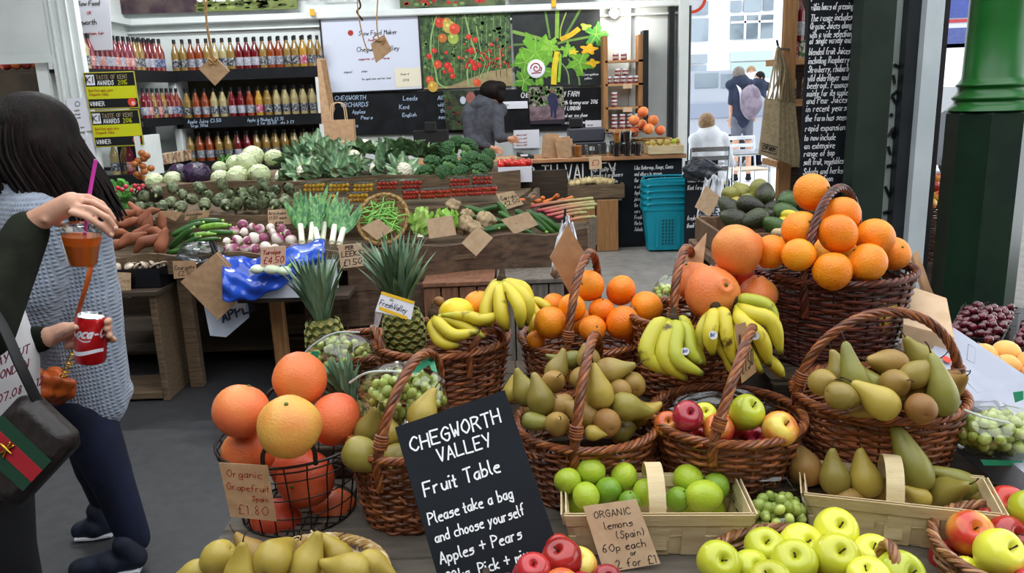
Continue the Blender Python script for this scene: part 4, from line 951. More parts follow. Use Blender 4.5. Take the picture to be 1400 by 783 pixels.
def deck(nm,P,t=.025,m=None):
 b=MB();b.sheet(P,t,nrm=(0,0,1));return b.build(nm,m or m_wood,st,smooth=0)
deck('lower_shelf',[(fl.x,fl.y+.02,FZ-.08),(fm.x,fm.y+.02,FZ-.08),(fr.x,fr.y+.02,FZ-.08),(fr.x+.08,4.90,FZ-.03),(fl.x-.1,4.62,FZ-.03)])
Z2=.90;m1=at(232,300,Y=4.62);
plankbox('left_board',Vector((-2.75,4.18,FZ-.09)),Vector((fl.x,fl.y,FZ-.09)),.10,.025,m_wood)
deck('left_shelf',[(-2.75,4.2,FZ-.09),(fl.x,4.2,FZ-.09),(fl.x-.08,4.7,FZ-.04),(-2.75,4.7,FZ-.04)])
deck('middle_shelf',[(-2.35,4.62,Z2-.05),(.0,4.72,Z2-.05),(.15,5.15,Z2),(-2.4,5.10,Z2)])
plankbox('middle_board',Vector((-2.05,4.60,FZ-.03)),Vector((.12,4.70,FZ-.03)),.17,.025,m_wood)
plankbox('side_board',Vector((.12,4.70,FZ-.03)),Vector((.20,5.2,FZ-.03)),.19,.025,m_wood)
Z3=1.03
deck('upper_shelf',[(-2.3,5.12,Z3-.03),(.05,5.12,Z3-.03),(.05,5.75,Z3),(-2.3,5.75,Z3)])
plankbox('upper_board',Vector((-2.2,5.08,Z3-.12)),Vector((.08,5.10,Z3-.12)),.115,.025,m_wood)
for x,y in((-1.75,4.12),(-1.25,4.05),(.38,4.60),(-1.9,5.6),(0,5.6)):
 h=FZ-.1 if y<5 else Z3-.05
 b=MB();b.box((x,y+.05,h/2),(.07,.06,h),bev=.005);b.build('leg',m_wood_v if x>-1.5 and y<4.1 else m_wood,st,smooth=0)
b=MB();b.box((-1.2,4.95,.10),(3.2,.9,.02));b.box((-1.4,5.4,.5),(3.6,.03,1.));b.build('back_panel',m_wood_d,st,smooth=0)  # wide dark backdrop stands in for the shade under the stall
stl=thing('crate_stand','dark wooden stand holding the mushroom tray','stand',(-2.1,4.1,0))
p0,p1=at(226,545,Z=0),at(160,548,Z=0)
b=MB();b.box((p0.x+.02,p0.y+.12,.29),(.035,.30,.58),bev=.004);b.build('side_panel',m_wood,stl,smooth=0)
b=MB();b.box((p0.x-.62,p0.y+.12,.29),(.035,.30,.58),bev=.004);b.build('side_panel',m_wood,stl,smooth=0)
b=MB();b.box((p0.x-.30,p0.y+.12,.03),(.62,.30,.03));b.build('bottom_board',m_wood,stl,smooth=0)
b=MB();b.box((p0.x-.30,p0.y+.12,.585),(.72,.34,.022));b.build('top_board',m_wood_d,stl,smooth=0)
crate('wooden_crate','old crate lying under the stall behind the leg',(at(395,525,Z=0).x,4.75),(.42,.3,.28),.001,m_wood,2)
q0,q1,q2=at(577,384,Y=3.98),at(676,382,Y=3.98),at(772,374,Y=4.05)
for(a,c,nm,mm)in((q0,q1,'reddish slatted crate under the beam behind the pineapple',mat('reddish_wood','6a4532','8f6248',5,.8,.4,40,stretch=(10,10,1.2),ramp=(.3,.7))),(q1+Vector((.01,0,0)),q2,'grey slatted crate under the beam behind the oranges',mat('grey_wood','57504a','7d746a',5,.8,.4,40,stretch=(10,10,1.2),ramp=(.3,.7)))):
 root=thing('wooden_crate',nm,'crate',((a.x+c.x)/2,a.y+.14,0));w=c.x-a.x;zt=q0.z-.01
 b=MB();b.box(((a.x+c.x)/2,a.y+.13,zt-.012),(w,.28,.024),bev=.003);b.build('top_board',mm,root,smooth=0)
 for i in range(4):
  b=MB();b.box((a.x+w*(i+.5)/4,a.y+.01,zt/2-.015),(w/4*.92,.016,zt-.03),bev=.002);b.build('front_slat',mm,root,smooth=0)
 b=MB();b.box(((a.x+c.x)/2,a.y+.15,zt/2-.02),(w*.97,.24,zt-.06));b.build('inner_box',m_wood_d,root,smooth=0)
def group_put(items,label,cat,group,tol=9,tail=None):
 lab=order_labels([scr(p)for p,_ in items],tol)
 for(p,f),l in zip(items,lab):f(label+l,p)
m_arti=mat('artichoke_leaf','39442c','84906a',40,.6,.5,80,var=.2,hue=.01,ramp=(.38,.6),c3='7a6658')
b=MB();b.ell((0,0,0),(.032,.032,.036),n=14,m=10)
for r in range(6):
 for j in range(9-r//2):
  a=2*PI*(j+.5*(r%2))/(9-r//2);z=-.028+r*.0115;rr=.036*math.sqrt(max(.05,1-(z/.042)**2))+.002
  leafgrid(b,(math.cos(a)*rr*.97,math.sin(a)*rr*.97,z-.006),(math.cos(a)*(.6-r*.16),math.sin(a)*(.6-r*.16),1),(-math.sin(a),math.cos(a),0),.024,.022,curl=.35,fold=-.5,nu=5,nv=3,neck=.9)
P_art=mk('artichoke',b,m_arti,60);s=MB();s.tube([(0,0,-.033),(.004,0,-.065)],[.009,.008],8);sub('stalk',s,mat('artichoke_stalk','8f9c6c',rough=.7),P_art)
it=[]
rows=[(5.02,255,[(235,257),(265,250),(303,258),(345,250),(375,258),(188,262)],0),]
pts=[(236,257),(273,257),(197,268),(215,262),(233,277),(250,266),(262,272),(284,267),(302,270),(314,266),(331,263),(344,262),(357,268),(376,260),(395,258),(408,270),(390,272),(371,272),(206,283),(222,282),(247,283),(280,279),(297,275),(309,280),(323,278),(344,278),(361,277),(376,279),(390,276),(193,283),(303,252),(360,253),(334,272),(182,274)]
for(x,y)in pts:
 Y=4.98-(y-252)*.011;it.append((at(x,y,Y=Y),lambda l,p:place(P_art,p,Euler((rnd(-1.4,.3),rnd(-.8,.8),rnd(0,6))),rnd(.75,1.)*(1.15 if abs(p.x+1.6)<.12 else 1),l,'artichoke','artichokes on the middle tier')))
group_put(it,'grey-green artichoke on middle tier','','',7)
def cabbage(name,R,m,n=16,flat=.9,seed=1):
 k=random.Random(seed);b=MB();b.ell((0,0,0),(R*.93,R*.93,R*flat*.93),n=20,m=14)
 for i in range(n):
  a=i*2.399;t=i/n;th=.3+1.9*t;c=Vector((math.cos(a)*math.sin(th),math.sin(a)*math.sin(th),math.cos(th)*flat))
  F=frame_from(c);rr=R*k.uniform(.55,.75)
  def fn(u,v):
   x,y=(u-.5)*2,(v-.5)*2;x,y=x*math.sqrt(1-y*y/2),y*math.sqrt(1-x*x/2);d=Vector(F@np.array((x*.75,y*.75,1)));d.normalize()
   e=x*x+y*y;return Vector((d.x,d.y,d.z*flat))*R*(.97+.07*e*(.6+.4*math.sin(9*math.atan2(y,x)+i)))
  b.grid(fn,7,7)
 return mk(name,b,m,60)
m_cab=mat('white_cabbage_leaf','b9c593','d8deb8',9,.4,.3,30,var=.06,ramp=(.3,.7));m_cabp=mat('purple_cabbage_leaf','22152c','3c2646',9,.35,.3,30,ramp=(.3,.7))
P_cab=cabbage('white_cabbage',.085,m_cab);P_cabp=cabbage('purple_cabbage',.10,m_cabp,seed=3)
it=[(at(x,y,Y=Y),(lambda s:lambda l,p:place(P_cab,p,Euler((rnd(-.6,.6),rnd(-.6,.6),rnd(0,6))),s,l,'cabbage','white cabbages on the top tier'))(s))for x,y,Y,s in((211,248,5.3,.72),(236,246,5.3,.72),(301,244,5.25,.72),(325,241,5.22,.88),(355,238,5.2,.85),(346,213,5.38,.85),(322,224,5.38,.75),(337,222,5.3,.8),(374,216,5.4,.75),(300,230,5.5,.6))]
group_put(it,'pale green cabbage on top tier','','',12)
place(P_cabp,at(269,240,Y=5.35),None,1.0,'big dark purple cabbage on the top tier','cabbage');place(P_cabp,at(245,236,Y=5.52),None,.7,'smaller purple cabbage behind the big purple one','cabbage')
P_sq=MB();P_sq.ell((0,0,0),(.028,.028,.03),n=12,m=8);o=P_sq.build('yellow_pepper',mat('yellow_pepper_skin','e8a41c',rough=.3),smooth=180,loc=at(200,249,Y=5.2));tag(o,'orange-yellow pepper at the left end of the cabbages','pepper')
def cauli(name,seed,big=1.):
 k=random.Random(seed);root=thing(name,None,None,(0,0,0),link=False);PROTO.append(root)
 b=MB();R=.062
 for i in range(60):
  t=i/60;a=i*2.399;th=math.acos(1-1.1*t);b.ell((math.cos(a)*math.sin(th)*R*.8,math.sin(a)*math.sin(th)*R*.8,math.cos(th)*R*.6),k.uniform(.012,.017),n=8,m=6)
 o=b.build('curd',mat('cauliflower_curd','e4e0c8','f0ecd8',20,.7,.4,80),smooth=180,link=False,loc=(0,0,0));o.parent=root;PROTO.append(o)
 b=MB();b2=MB()
 for i in range(13):
  a=i*2.399+seed;t=i/13;d=Vector((math.cos(a)*(.9-.3*t),math.sin(a)*(.9-.3*t),.75+.4*t));sd=(-math.sin(a),math.cos(a),0);bs=Vector((math.cos(a)*R*.55,math.sin(a)*R*.55,-.045));L=k.uniform(.13,.17)*big
  leafgrid(b,bs,d,sd,L,.09,curl=-k.uniform(.2,.9),fold=.35,ruf=.05,nu=9,nv=9,neck=.5,tip=.4,col=np.array([hx(('7aa47a','82ac80','7eaa7a','a4c49a','e0ecca','a4c49a','7eaa7a','82ac80','7aa47a')[j])for i_ in range(9)for j in range(9)]))
  b2.tube([bs,bs+d.normalized()*L*.35-Vector((math.cos(a),math.sin(a),0))*.002,bs+d.normalized()*L*.65-Vector((math.cos(a),math.sin(a),0))*L*.12],[.011,.008,.003],6)
 for bb,nm,mm in((b,'outer_leaves',mat('cauliflower_leaf','b8b8b8','ffffff',26,.5,.4,60,vcol=True,var=.08)),(b2,'leaf_ribs',mat('pale_rib','a9bf94',rough=.5))):
  o=bb.build(nm,mm,smooth=60,link=False,loc=(0,0,0));o.parent=root;PROTO.append(o)
 return root
P_ca=[cauli('cauliflower',1),cauli('cauliflower_upright',5,1.15)]
P_ca[1].name='cauliflower.001'
it=[(at(x,y,Y=Y),(lambda j,s,rx:lambda l,p:place(P_ca[j],p,Euler((rx,rnd(-.5,.5),rnd(0,6))),s,l,'cauliflower','cauliflowers on the top tier'))(j,s,rx))for x,y,Y,j,s,rx in((385,240,5.22,0,.75,.8),(400,212,5.40,0,.85,.6),(432,208,5.42,0,.85,-1.4),(432,235,5.25,0,.85,.7),(462,232,5.22,0,.9,-1.2),(452,212,5.42,0,.85,.9),(485,215,5.35,0,.9,.8),(500,200,5.48,1,.9,.2),(516,232,5.22,0,.95,-1.3),(532,212,5.40,1,.9,.5),(552,200,5.48,1,1.,.1),(553,232,5.22,0,.85,.8),(575,205,5.45,1,.9,-.3),(480,235,5.2,0,.8,1.),(415,235,5.24,0,.75,-1.))]
group_put(it,'leafy cauliflower on top tier','','',12)
b=MB();k=random.Random(3)
for i in range(110):
 t=(i+.5)/110;a=i*2.399;th=math.acos(1-1.15*t);r=.062+k.uniform(-.003,.003);b.ell((math.cos(a)*math.sin(th)*r,math.sin(a)*math.sin(th)*r,math.cos(th)*r*.8),k.uniform(.0085,.013),n=7,m=5)
P_br=mk('broccoli',b,mat('broccoli_floret','2d5230','47703f',60,.75,.9,260,var=.1,ramp=(.3,.7)),180);s=MB();s.tube([(0,0,-.02),(0,0,-.075)],[.022,.018],10);s.ell((0,0,-.012),(.055,.055,.03),n=12,m=6);sub('stalk',s,mat('broccoli_stalk','6f9a5c',rough=.6),P_br)
it=[(at(x,y,Y=Y),(lambda s:lambda l,p:place(P_br,p,Euler((rnd(.2,.9),rnd(-.4,.4),rnd(0,6))),s,l,'broccoli','broccoli heads on the top tier'))(s))for x,y,Y,s in((592,224,5.28,.95),(612,206,5.42,1.),(625,196,5.52,.9),(640,202,5.48,1.),(616,226,5.24,1.),(643,220,5.30,1.05),(662,222,5.28,.9),(630,236,5.16,.85),(655,236,5.16,.9),(606,238,5.15,.85),(598,206,5.5,.85),(580,236,5.18,.8),(668,212,5.42,.7),(585,212,5.45,.7))]
group_put(it,'green broccoli head on top tier','','',11)
m_tom=mat('tomato_skin','c4221a','d8382a',10,.2,0,var=.12,coat=.4);m_tomy=mat('yellow_tomato_skin','e09a1c','ecb93a',10,.2,0,var=.1,coat=.4)
P_tom=mk('cherry_tomato',MB().ell((0,0,0),(.0135,.0135,.013),n=12,m=8),m_tom);s=MB();s.lathe([(0,.0125),(.004,.0128),(0,.0145)],5);sub('calyx',s,m_leaf,P_tom)
def punnet(cx,cy,Y,wpx,yellow,label,grp):
 c=at(cx,cy,Y=Y);w=wpx*Y/FOC;h=.055;root=thing('tomato_punnet',label,'punnet',(c.x,c.y,c.z-h/2))
 b=MB();b.box((0,0,h/2),(w*.94,.09,h),taper=.88,bev=0);b.build('clear_tray',m_clear,root,smooth=0,loc=(0,0,0))
 b=MB();b.box((0,0,h+.003),(w,.098,.006),bev=.002);b.build('clear_lid',m_clear,root,smooth=0,loc=(0,0,0))
 b=MB();b.box((0,-.02,h+.0068),(w*.5,.03,.001));b.build('paper_label',mat('dark_label','3a3f48',rough=.5),root,smooth=0,loc=(0,0,0))
 P=[]
 for r in range(2):
  for i in range(5):
   for q in range(2 if r else 1):P.append(Vector((c.x+(i-2)*w*.175+r*.004,c.y-.028+q*.03,c.z-h/2+.0155+r*.024)))
 L=order_labels([scr(p)for p in P],3)
 for p,l in zip(P,L):
  place(P_tom,p,Euler((rnd(-1,1),rnd(-1,1),0)),rnd(.9,1.02),'cherry tomato in the '+label[6:],'tomato','tomatoes in the '+label[6:],m_tomy if yellow else None)
tp=[(430,256,4.86,32,1),(464,256,4.86,31,1),(497,256,4.87,30,1),(530,253,4.88,30,0),(563,252,4.88,30,0),(628,249,4.90,30,0),(659,246,4.90,30,0)]
tl=[(446,271,4.76,28,1),(490,270,4.76,28,1),(562,266,4.80,24,0),(585,265,4.80,22,0),(606,264,4.80,22,0),(628,262,4.80,22,0),(649,261,4.81,21,0),(669,260,4.81,20,0)]
for rown,rr in(('upper',tp),('lower',tl)):
 for yl in(1,0):
  g=[t for t in rr if t[4]==yl]
  for i,t in enumerate(g):punnet(*t[:4],yl,'clear punnet of %s tomatoes, %s from left in %s line'%('yellow'if yl else 'red',ORD[i],rown),'')
b=MB();b.lathe(prof([(0,-.085),(.008,-.08),(.024,-.055),(.033,-.015),(.031,.02),(.02,.055),(.009,.08),(0,.088)],3),12,mod=lambda a,z:1+.06*math.sin(2*a+z*50)+.05*math.sin(3*a-z*30));V=b.v[0];V[:,0]+=2.2*V[:,2]**2+.006*np.sin(V[:,2]*60)
P_sp=mk('sweet_potato',b,mat('sweet_potato_skin','74402a','96583a',10,.7,.4,60,var=.12,ramp=(.3,.7)))
it=[(at(x,y,Y=Y),(lambda a,s:lambda l,p:place(P_sp,p,qdir(cR*math.cos(a)+cU*math.sin(a)+cF*rnd(-.3,.3),rnd(0,6)),s,l,'sweet potato','sweet potatoes heaped at the left end'))(math.radians(an),s))for x,y,Y,an,s in((170,296,4.42,20,.9),(186,288,4.50,130,.85),(196,300,4.40,60,.9),(202,312,4.32,70,.9),(222,306,4.38,100,.8),(178,304,4.38,20,.8),(160,318,4.30,-10,.8),(180,326,4.22,25,1.),(200,330,4.18,30,1.),(221,332,4.18,80,1.),(160,334,4.2,10,.9),(215,318,4.28,-20,.85),(190,318,4.28,40,.8),(205,290,4.5,10,.7),(150,306,4.36,10,.8))]
group_put(it,'brown sweet potato left of cucumbers','','',12)
b=MB();b.tube(smoothpath([(0,0,-.1),(.004,0,-.05),(.007,0,0),(.005,0,.05),(0,0,.1)],4),[.008,.016,.019,.020,.0205,.021,.021,.021,.021,.021,.0205,.020,.019,.018,.0165,.013,.007],12)
P_cu=mk('courgette',b,mat('courgette_skin','24481e','3d6b2c',40,.35,.1,stretch=(1,1,.15),var=.15,ramp=(.35,.65)));s=MB();s.tube([(0,0,.098),(0,0,.112)],[.008,.009],6);sub('stalk',s,m_leaf_l,P_cu)
def cour(list_,label,grp,tol=9):
 it=[(at(x,y,Y=Y),(lambda a,s,lite:lambda l,p:place(P_cu,p,qdir(cR*math.cos(a)+cU*math.sin(a)+cF*rnd(-.2,.2),rnd(0,6)),s,('light 'if lite else 'dark ')+l,'courgette',grp,mat('light_courgette_skin','6c9a34','8fb850',30,.35)if lite else None))(math.radians(an),s,lt))for x,y,Y,an,s,lt in list_]
 group_put(it,label,'','',tol)
cour([(280,304,4.48,5,1.,0),(293,310,4.42,5,.9,1),(256,313,4.42,25,.9,0),(248,326,4.32,40,.9,0),(262,322,4.36,10,.9,0),(280,320,4.34,0,.6,1),(256,334,4.24,30,.8,0),(244,343,4.2,10,.7,0),(270,333,4.25,100,.5,1),(262,343,4.18,15,.7,0),(285,328,4.28,8,.6,0),(300,318,4.38,0,.8,0)],'green courgette between sweet potatoes and turnips','courgettes between the sweet potatoes and turnips')
cour([(655,290,4.62,-20,.9,0),(672,285,4.66,10,.8,0),(690,292,4.6,-60,.8,0),(668,300,4.54,-10,.9,0),(680,312,4.44,10,.9,0),(725,302,4.55,-35,1.1,0),(740,304,4.55,-38,1.1,0),(752,306,4.56,-35,1.,0),(662,314,4.42,5,.8,0),(700,300,4.56,-30,.9,0),(715,312,4.48,-30,.9,0)],'courgette around the folded card','courgettes around the folded kraft card')
b=MB();b.lathe(prof([(0,-.055),(.002,-.045),(.006,-.033),(.022,-.022),(.032,-.004),(.030,.012),(.018,.022),(.006,.025),(0,.025)],3),14)
P_tu=mk('turnip',b,mat('turnip_skin','e6dad0','9c4870',9,.4,.1,var=.06,ramp=(.48,.66),axis=(12,-.05,1)),180);s=MB();s.tube([(0,0,.022),(.002,0,.032)],[.006,.004],6);sub('leaf_stub',s,m_leaf_l,P_tu)
it=[(at(x,y,Y=Y),(lambda s:lambda l,p:place(P_tu,p,Euler((rnd(-2,2),rnd(-2,2),rnd(0,6))),s,l,'turnip','purple and white turnips'))(s))for x,y,Y,s in((332,307,4.5,.9),(321,315,4.42,.9),(334,317,4.4,.75),(345,310,4.46,.7),(355,313,4.44,.9),(370,311,4.46,.75),(372,318,4.4,.75),(385,313,4.44,.85),(324,329,4.32,1.),(338,329,4.31,.8),(347,326,4.33,1.1),(360,325,4.34,.85),(380,326,4.32,1.15),(398,328,4.32,1.),(312,339,4.22,.8),(320,341,4.2,1.),(335,340,4.2,.85),(348,340,4.2,.85),(363,338,4.22,1.),(393,319,4.4,.7),(310,330,4.3,.7),(376,340,4.2,.8),(402,338,4.22,.8))]
group_put(it,'purple-and-white turnip beside leeks','','',9)
def leek(i,x0,y0,x1,y1,Y,fan):
 p0=at(x0,y0,Y=Y-.12);p1=at(x1,y1,Y=Y+.12);d=(p1-p0).normalized();L=(p1-p0).length;root=thing('leek',None,'leek',p0,'leeks standing beside the turnips')
 b=MB();b.tube([p0,p0+d*.02,p0+d*L*.4],[.019,.016,.016],10);b.build('white_shank',mat('leek_white','e4e8cc','eef0dc',9,.4),root,smooth=180)
 b=MB();b.ell(p0-d*.005,(.016,.016,.01),n=8,m=5)
 for j in range(6):b.tube([p0,p0-d*.02+Vector((rnd(-.012,.012),rnd(-.01,.01),-.005))],[.002,.001],4)
 b.build('root_end',mat('leek_root','cbbf9c',rough=.8),root)
 b=MB();sd=d.cross(Vector((0,1,0))).normalized()
 for j in range(7):
  a=(j-3)*fan;dd=(d+sd*math.sin(a)-Vector((0,.25*(j%2),0))).normalized()
  leafgrid(b,p0+d*L*.33+sd*(j-3)*.002,dd,sd,L*rnd(.6,.8),.042,curl=rnd(-.3,.3),fold=.5,nu=9,nv=3,neck=.7,tip=.2)
 b.build('green_leaves',mat('leek_green','2f6b3c','6ea35c',7,.45,.1,stretch=(8,8,1)),root,smooth=60);return root
lk=[leek(0,413,332,408,272,4.36,.12),leek(1,425,331,432,268,4.38,.13),leek(2,441,329,447,270,4.42,.12),leek(3,454,332,463,274,4.38,.14),leek(4,464,333,478,284,4.36,.15),leek(5,436,334,424,282,4.34,.1)]
for o,w in zip(lk,('leftmost, leaning left beside turnips','second from the left','in the middle of the row','with wide fan of leaves','rightmost, beside the bean basket','short one lying in front')):o['label']='leek with white shank, '+w
bc=at(524,295,Y=4.52)
wicker('bean_basket','oval pale basket of green beans propped on the stall',(0,0),0,.07,.145,.12,ell=1.,seed=21,mats=m_straw,pal=('b99560','a8844e','c9a878'),nst=24,pitch=.010)
bb=[o for o in COL.objects if o.name.startswith('bean_basket')][0];bb.location=bc+Vector((0,.03,-.06));bb.rotation_euler=(.85,0,0);bb.scale=(.98,1.15,1)
b=MB();k=random.Random(4);Fm=Matrix.Rotation(.85,3,'X')
P_be=MB();P_be.tube(smoothpath([(-.055,0,0),(-.02,.004,.004),(.02,.003,.004),(.055,-.004,0)],4),[.0015,.003,.0042,.0046,.0046,.0046,.0046,.0046,.0046,.0044,.0036,.0028,.001],6)
P_be=mk('green_bean',P_be,mat('green_bean_skin','5a9a34','86bd58',14,.4,var=.12),180)
nb=[]
for i in range(70):
 a=k.uniform(0,6.28);r=.105*math.sqrt(k.random());h=.065+.02*(1-(r/.105)**2)+k.uniform(-.012,.006)
 nb.append((bb.location+Fm@Vector((r*math.cos(a),r*1.15*math.sin(a),h)),k.uniform(0,3.14)))
for p,a in nb:place(P_be,p,(Fm@Matrix.Rotation(a,3,'Z')).to_quaternion(),k.uniform(.9,1.15),'green bean lying among the others in the oval basket','green bean','green beans in the oval basket')
def lettuce(nm,label,c,R,n=26,m=None,d0=(0,0,1),L=.13):
 root=thing(nm,label,'lettuce',c);b=MB();d0=Vector(d0).normalized();F=frame_from(d0)
 for i in range(n):
  a=i*2.399;t=i/n;out=.15+1.*t;d=Vector(F@np.array((math.cos(a)*out,math.sin(a)*out,1)));sd=Vector(F@np.array((-math.sin(a),math.cos(a),0)))
  leafgrid(b,c,d,sd,L*(1-.2*t),R,curl=rnd(-.2,.8),fold=.3,ruf=.12,nu=9,nv=7,neck=.35,tip=.7,rf=12)
 b.build('leaves',m or m_leaf_l,root,smooth=60);s=MB();s.tube([c-d0*.015,c+d0*.06],[.02,.015],8);s.build('white_base',mat('leek_white',''),root);return root
lettuce('lettuce','frilly green lettuce lying beside the bean basket',at(575,322,Y=4.40),.07,30,None,(.05,.5,.8),.17)
lettuce('lettuce','frilly green lettuce behind the square kraft card',at(612,318,Y=4.42),.07,30,None,(-.1,.5,.8),.15)
def celeriac(label,c,R,seed):
 b=MB();rumple(b,(0,0,0),(R,R,R*.9),amp=.22,seed=seed);b.v[-1]+=np.array(c);o=b.build('celeriac',mat('celeriac_skin','8a745a','b9a27c',16,.8,.9,50,ramp=(.3,.7)),smooth=180,loc=c);tag(o,label,'celeriac','celeriac roots')
 s=MB();kk=random.Random(seed)
 for i in range(10):
  a=kk.uniform(0,6.28);q=Vector(c)+Vector((math.cos(a)*R*.5,-R*.5,-R*.6));s.tube([q,q+Vector((math.cos(a)*.02,-.015,-.02))],[.003,.001],4)
 s.build('rootlets',mat('celeriac_root','7a664c',rough=.9),o)
for l,x,y,Y,R,sd in(('celeriac root above the square kraft card',619,282,4.70,.046,1),('dark celeriac root left of the diamond card',636,308,4.48,.055,2),('pale celeriac root above the diamond card tip',664,302,4.50,.055,3),('low celeriac root behind the diamond card',648,312,4.38,.045,4),('small celeriac root behind the lettuce',640,293,4.62,.04,5)):celeriac(l,at(x,y,Y=Y),R,sd)
def stick(x0,y0,x1,y1,Y,r,i):
 p,q=at(x0,y0,Y=Y),at(x1,y1,Y=Y+.12);b=MB();C=np.zeros((13*8,4));C[:,3]=1
 for j in range(13):C[j*8:(j+1)*8]=np.array(hx('b8404a'))*(1-j/12*rk)+np.array(hx('b0b070'))*(j/12*rk)
 b.tube(smoothpath([p,p.lerp(q,.5)+Vector((0,0,.006)),q],6),r,8,col=C,flat=.6);return b.build('rhubarb_stalk',mat('rhubarb_skin','dddddd','ffffff',30,.4,vcol=True),smooth=180,loc=p)
rk=1.
names=('topmost pale','long pink-based','yellowish middle','pinkish lower','short green-tipped','lowest pale')
for i,(x0,y0,x1,y1,Y)in enumerate(((722,283,810,271,4.72),(735,288,812,276,4.66),(745,290,815,279,4.62),(748,295,812,284,4.58),(760,298,800,290,4.54),(770,303,812,296,4.5))):
 tag(stick(x0,y0,x1,y1,Y,.017,i),names[i]+' rhubarb stalk on the right end of the stall','rhubarb','rhubarb stalks')
b=MB();b.lathe([(0,-.05),(.004,-.045),(.011,0),(.015,.04),(.012,.047),(0,.049)],10);P_crt=mk('carrot',b,mat('carrot_skin','d06a2c','dd7c3c',10,.5,var=.1));s=MB();s.tube([(0,0,.047),(0,0,.062)],[.004,.003],5);sub('leaf_stub',s,m_leaf,P_crt)
it=[(at(x,y,Y=Y),lambda l,p:place(P_crt,p,qdir((rnd(-1,1),rnd(-1,-.2),rnd(-.2,.3)),0),rnd(.8,1),l,'carrot','carrots behind the rhubarb'))for x,y,Y in((718,273,4.85),(726,270,4.88),(733,275,4.82),(741,270,4.88),(750,274,4.84),(758,270,4.88),(767,273,4.85),(722,279,4.80),(745,279,4.8),(775,272,4.86))]
group_put(it,'orange carrot behind the rhubarb','','',5)
def leafy(nm,label,cat,c,spread,n,L,W,m,seed=1):
 k=random.Random(seed);root=thing(nm,label,cat,c);b=MB()
 for i in range(n):
  p=Vector(c)+Vector((k.uniform(-1,1)*spread[0],k.uniform(-1,1)*spread[1],k.uniform(-1,1)*spread[2]));d=Vector((k.uniform(-1,1),k.uniform(-1,.2),k.uniform(-.2,1)))
  leafgrid(b,p,d,d.cross(Vector((k.uniform(-1,1),1,k.uniform(-1,1)))),L*k.uniform(.7,1.2),W,curl=k.uniform(-.8,.8),fold=.2,ruf=.1,nu=5,nv=4,neck=.4,tip=.5)
 b.build('leaves',m,root,smooth=60);return root
leafy('radish_bunch','leafy green bunch at the left end of the stall','radishes',at(158,268,Y=4.75),(.09,.06,.08),110,.045,.032,mat('radish_leaf','4f9440','7cbf60',14,.5,.2,var=.1),2)
P_ra=mk('radish',MB().ell((0,0,0),(.013,.013,.014),n=10,m=8),mat('radish_skin','b01836','d83a58',10,.3));s=MB();s.tube([(0,0,-.012),(.002,0,-.028)],[.002,.0006],4);sub('root_tip',s,m_whitecard,P_ra)
it=[(at(x,y,Y=4.62),lambda l,p:place(P_ra,p,Euler((rnd(-1,1),rnd(-1,1),0)),1,l,'radish','red radishes at the left end of the stall'))for x,y in((161,257),(167,259),(172,255),(184,254),(190,258),(195,254),(156,262),(180,260))]
group_put(it,'red radish by the leafy bunch','','',4)
leafy('parsley_bunch','small green leafy bunch behind the purple cabbage','herbs',at(312,220,Y=5.6),(.06,.04,.03),50,.03,.02,m_leaf,5)
c0=at(196,372,Y=4.10);zc=.60
carton('fruit_tray','black plastic tray of mushrooms at the left end of stall',[Vector((c0.x-.24,4.02,zc)),Vector((c0.x+.12,4.02,zc)),Vector((c0.x+.14,4.26,zc)),Vector((c0.x-.22,4.26,zc))],.10,m=mat('black_plastic','0e0f16',rough=.25),cat='tray')
b=MB();b.lathe(prof([(0,.004),(.012,.003),(.022,-.002),(.027,-.008),(.026,-.013),(.02,-.010),(.007,-.008),(.006,-.022),(.007,-.032),(0,-.034)],2),14)
P_mu=mk('mushroom',b,mat('mushroom_cap','8c7460','d8c8b4',16,.6,.2,60,var=.15,ramp=(.35,.65)))
it=[(Vector((c0.x-.21+.05*(i%7)+rnd(-.008,.008)+(.02 if i//7%2 else 0),4.06+.05*(i//7),zc+.105+rnd(0,.012))),lambda l,p:place(P_mu,p,Euler((rnd(-1,1),rnd(-1,1),0)),rnd(.8,1.1),l,'mushroom','brown mushrooms in the black tray'))for i in range(26)]
group_put(it,'brown mushroom in black tray','','',5)
tagcard('price_card','pale price card stuck on the black mushroom tray',[(160,372),(179,373),(179,407),(160,406)],3.99,[('Chest',.1,.6,.2),('£12',.2,.2,.25)])
q=[at(345,408,Y=3.82),at(443,406,Y=3.80)];z0=q[0].z
bx=[Vector((q[0].x,3.82,z0)),Vector((q[1].x,3.80,z0)),Vector((q[1].x+.03,4.00,z0)),Vector((q[0].x+.03,4.02,z0))]
carton('white_carton','white polystyrene box under blue plastic on the stall front',bx,.145,m=mat('polystyrene','d8dde8',rough=.6))
b=MB();b.box((q[0].x+.2,3.93,z0-.012),(.55,.22,.02));o=b.build('shelf_board',m_wood_d,smooth=0,loc=(q[0].x+.2,3.93,z0-.02));tag(o,'small board bracketed to the stall below the white box','board')
b=MB();k=random.Random(8)
def bluefn(u,v):
 x=304+140*u;y=348+8*math.sin(u*5)-12*u+v*(62-32*u**1.5);Y=3.93-.16*math.sin(PI*min(1,v*1.3)/2)+.012*math.sin(u*19+v*8)+.008*math.sin(v*17-u*23)
 return at(x,y+2*math.sin(u*25),Y=Y)
b.grid(bluefn,40,16);o=b.build('blue_plastic_sheet',mat('blue_plastic','1a3fae','2f62d8',6,.22,.5,30,ramp=(.3,.7),coat=.5),smooth=180,loc=bx[0]);tag(o,'crumpled bright blue plastic sheet over the white box','plastic sheet')
md=o.modifiers.new('thick','SOLIDIFY');md.thickness=.003
b=MB()
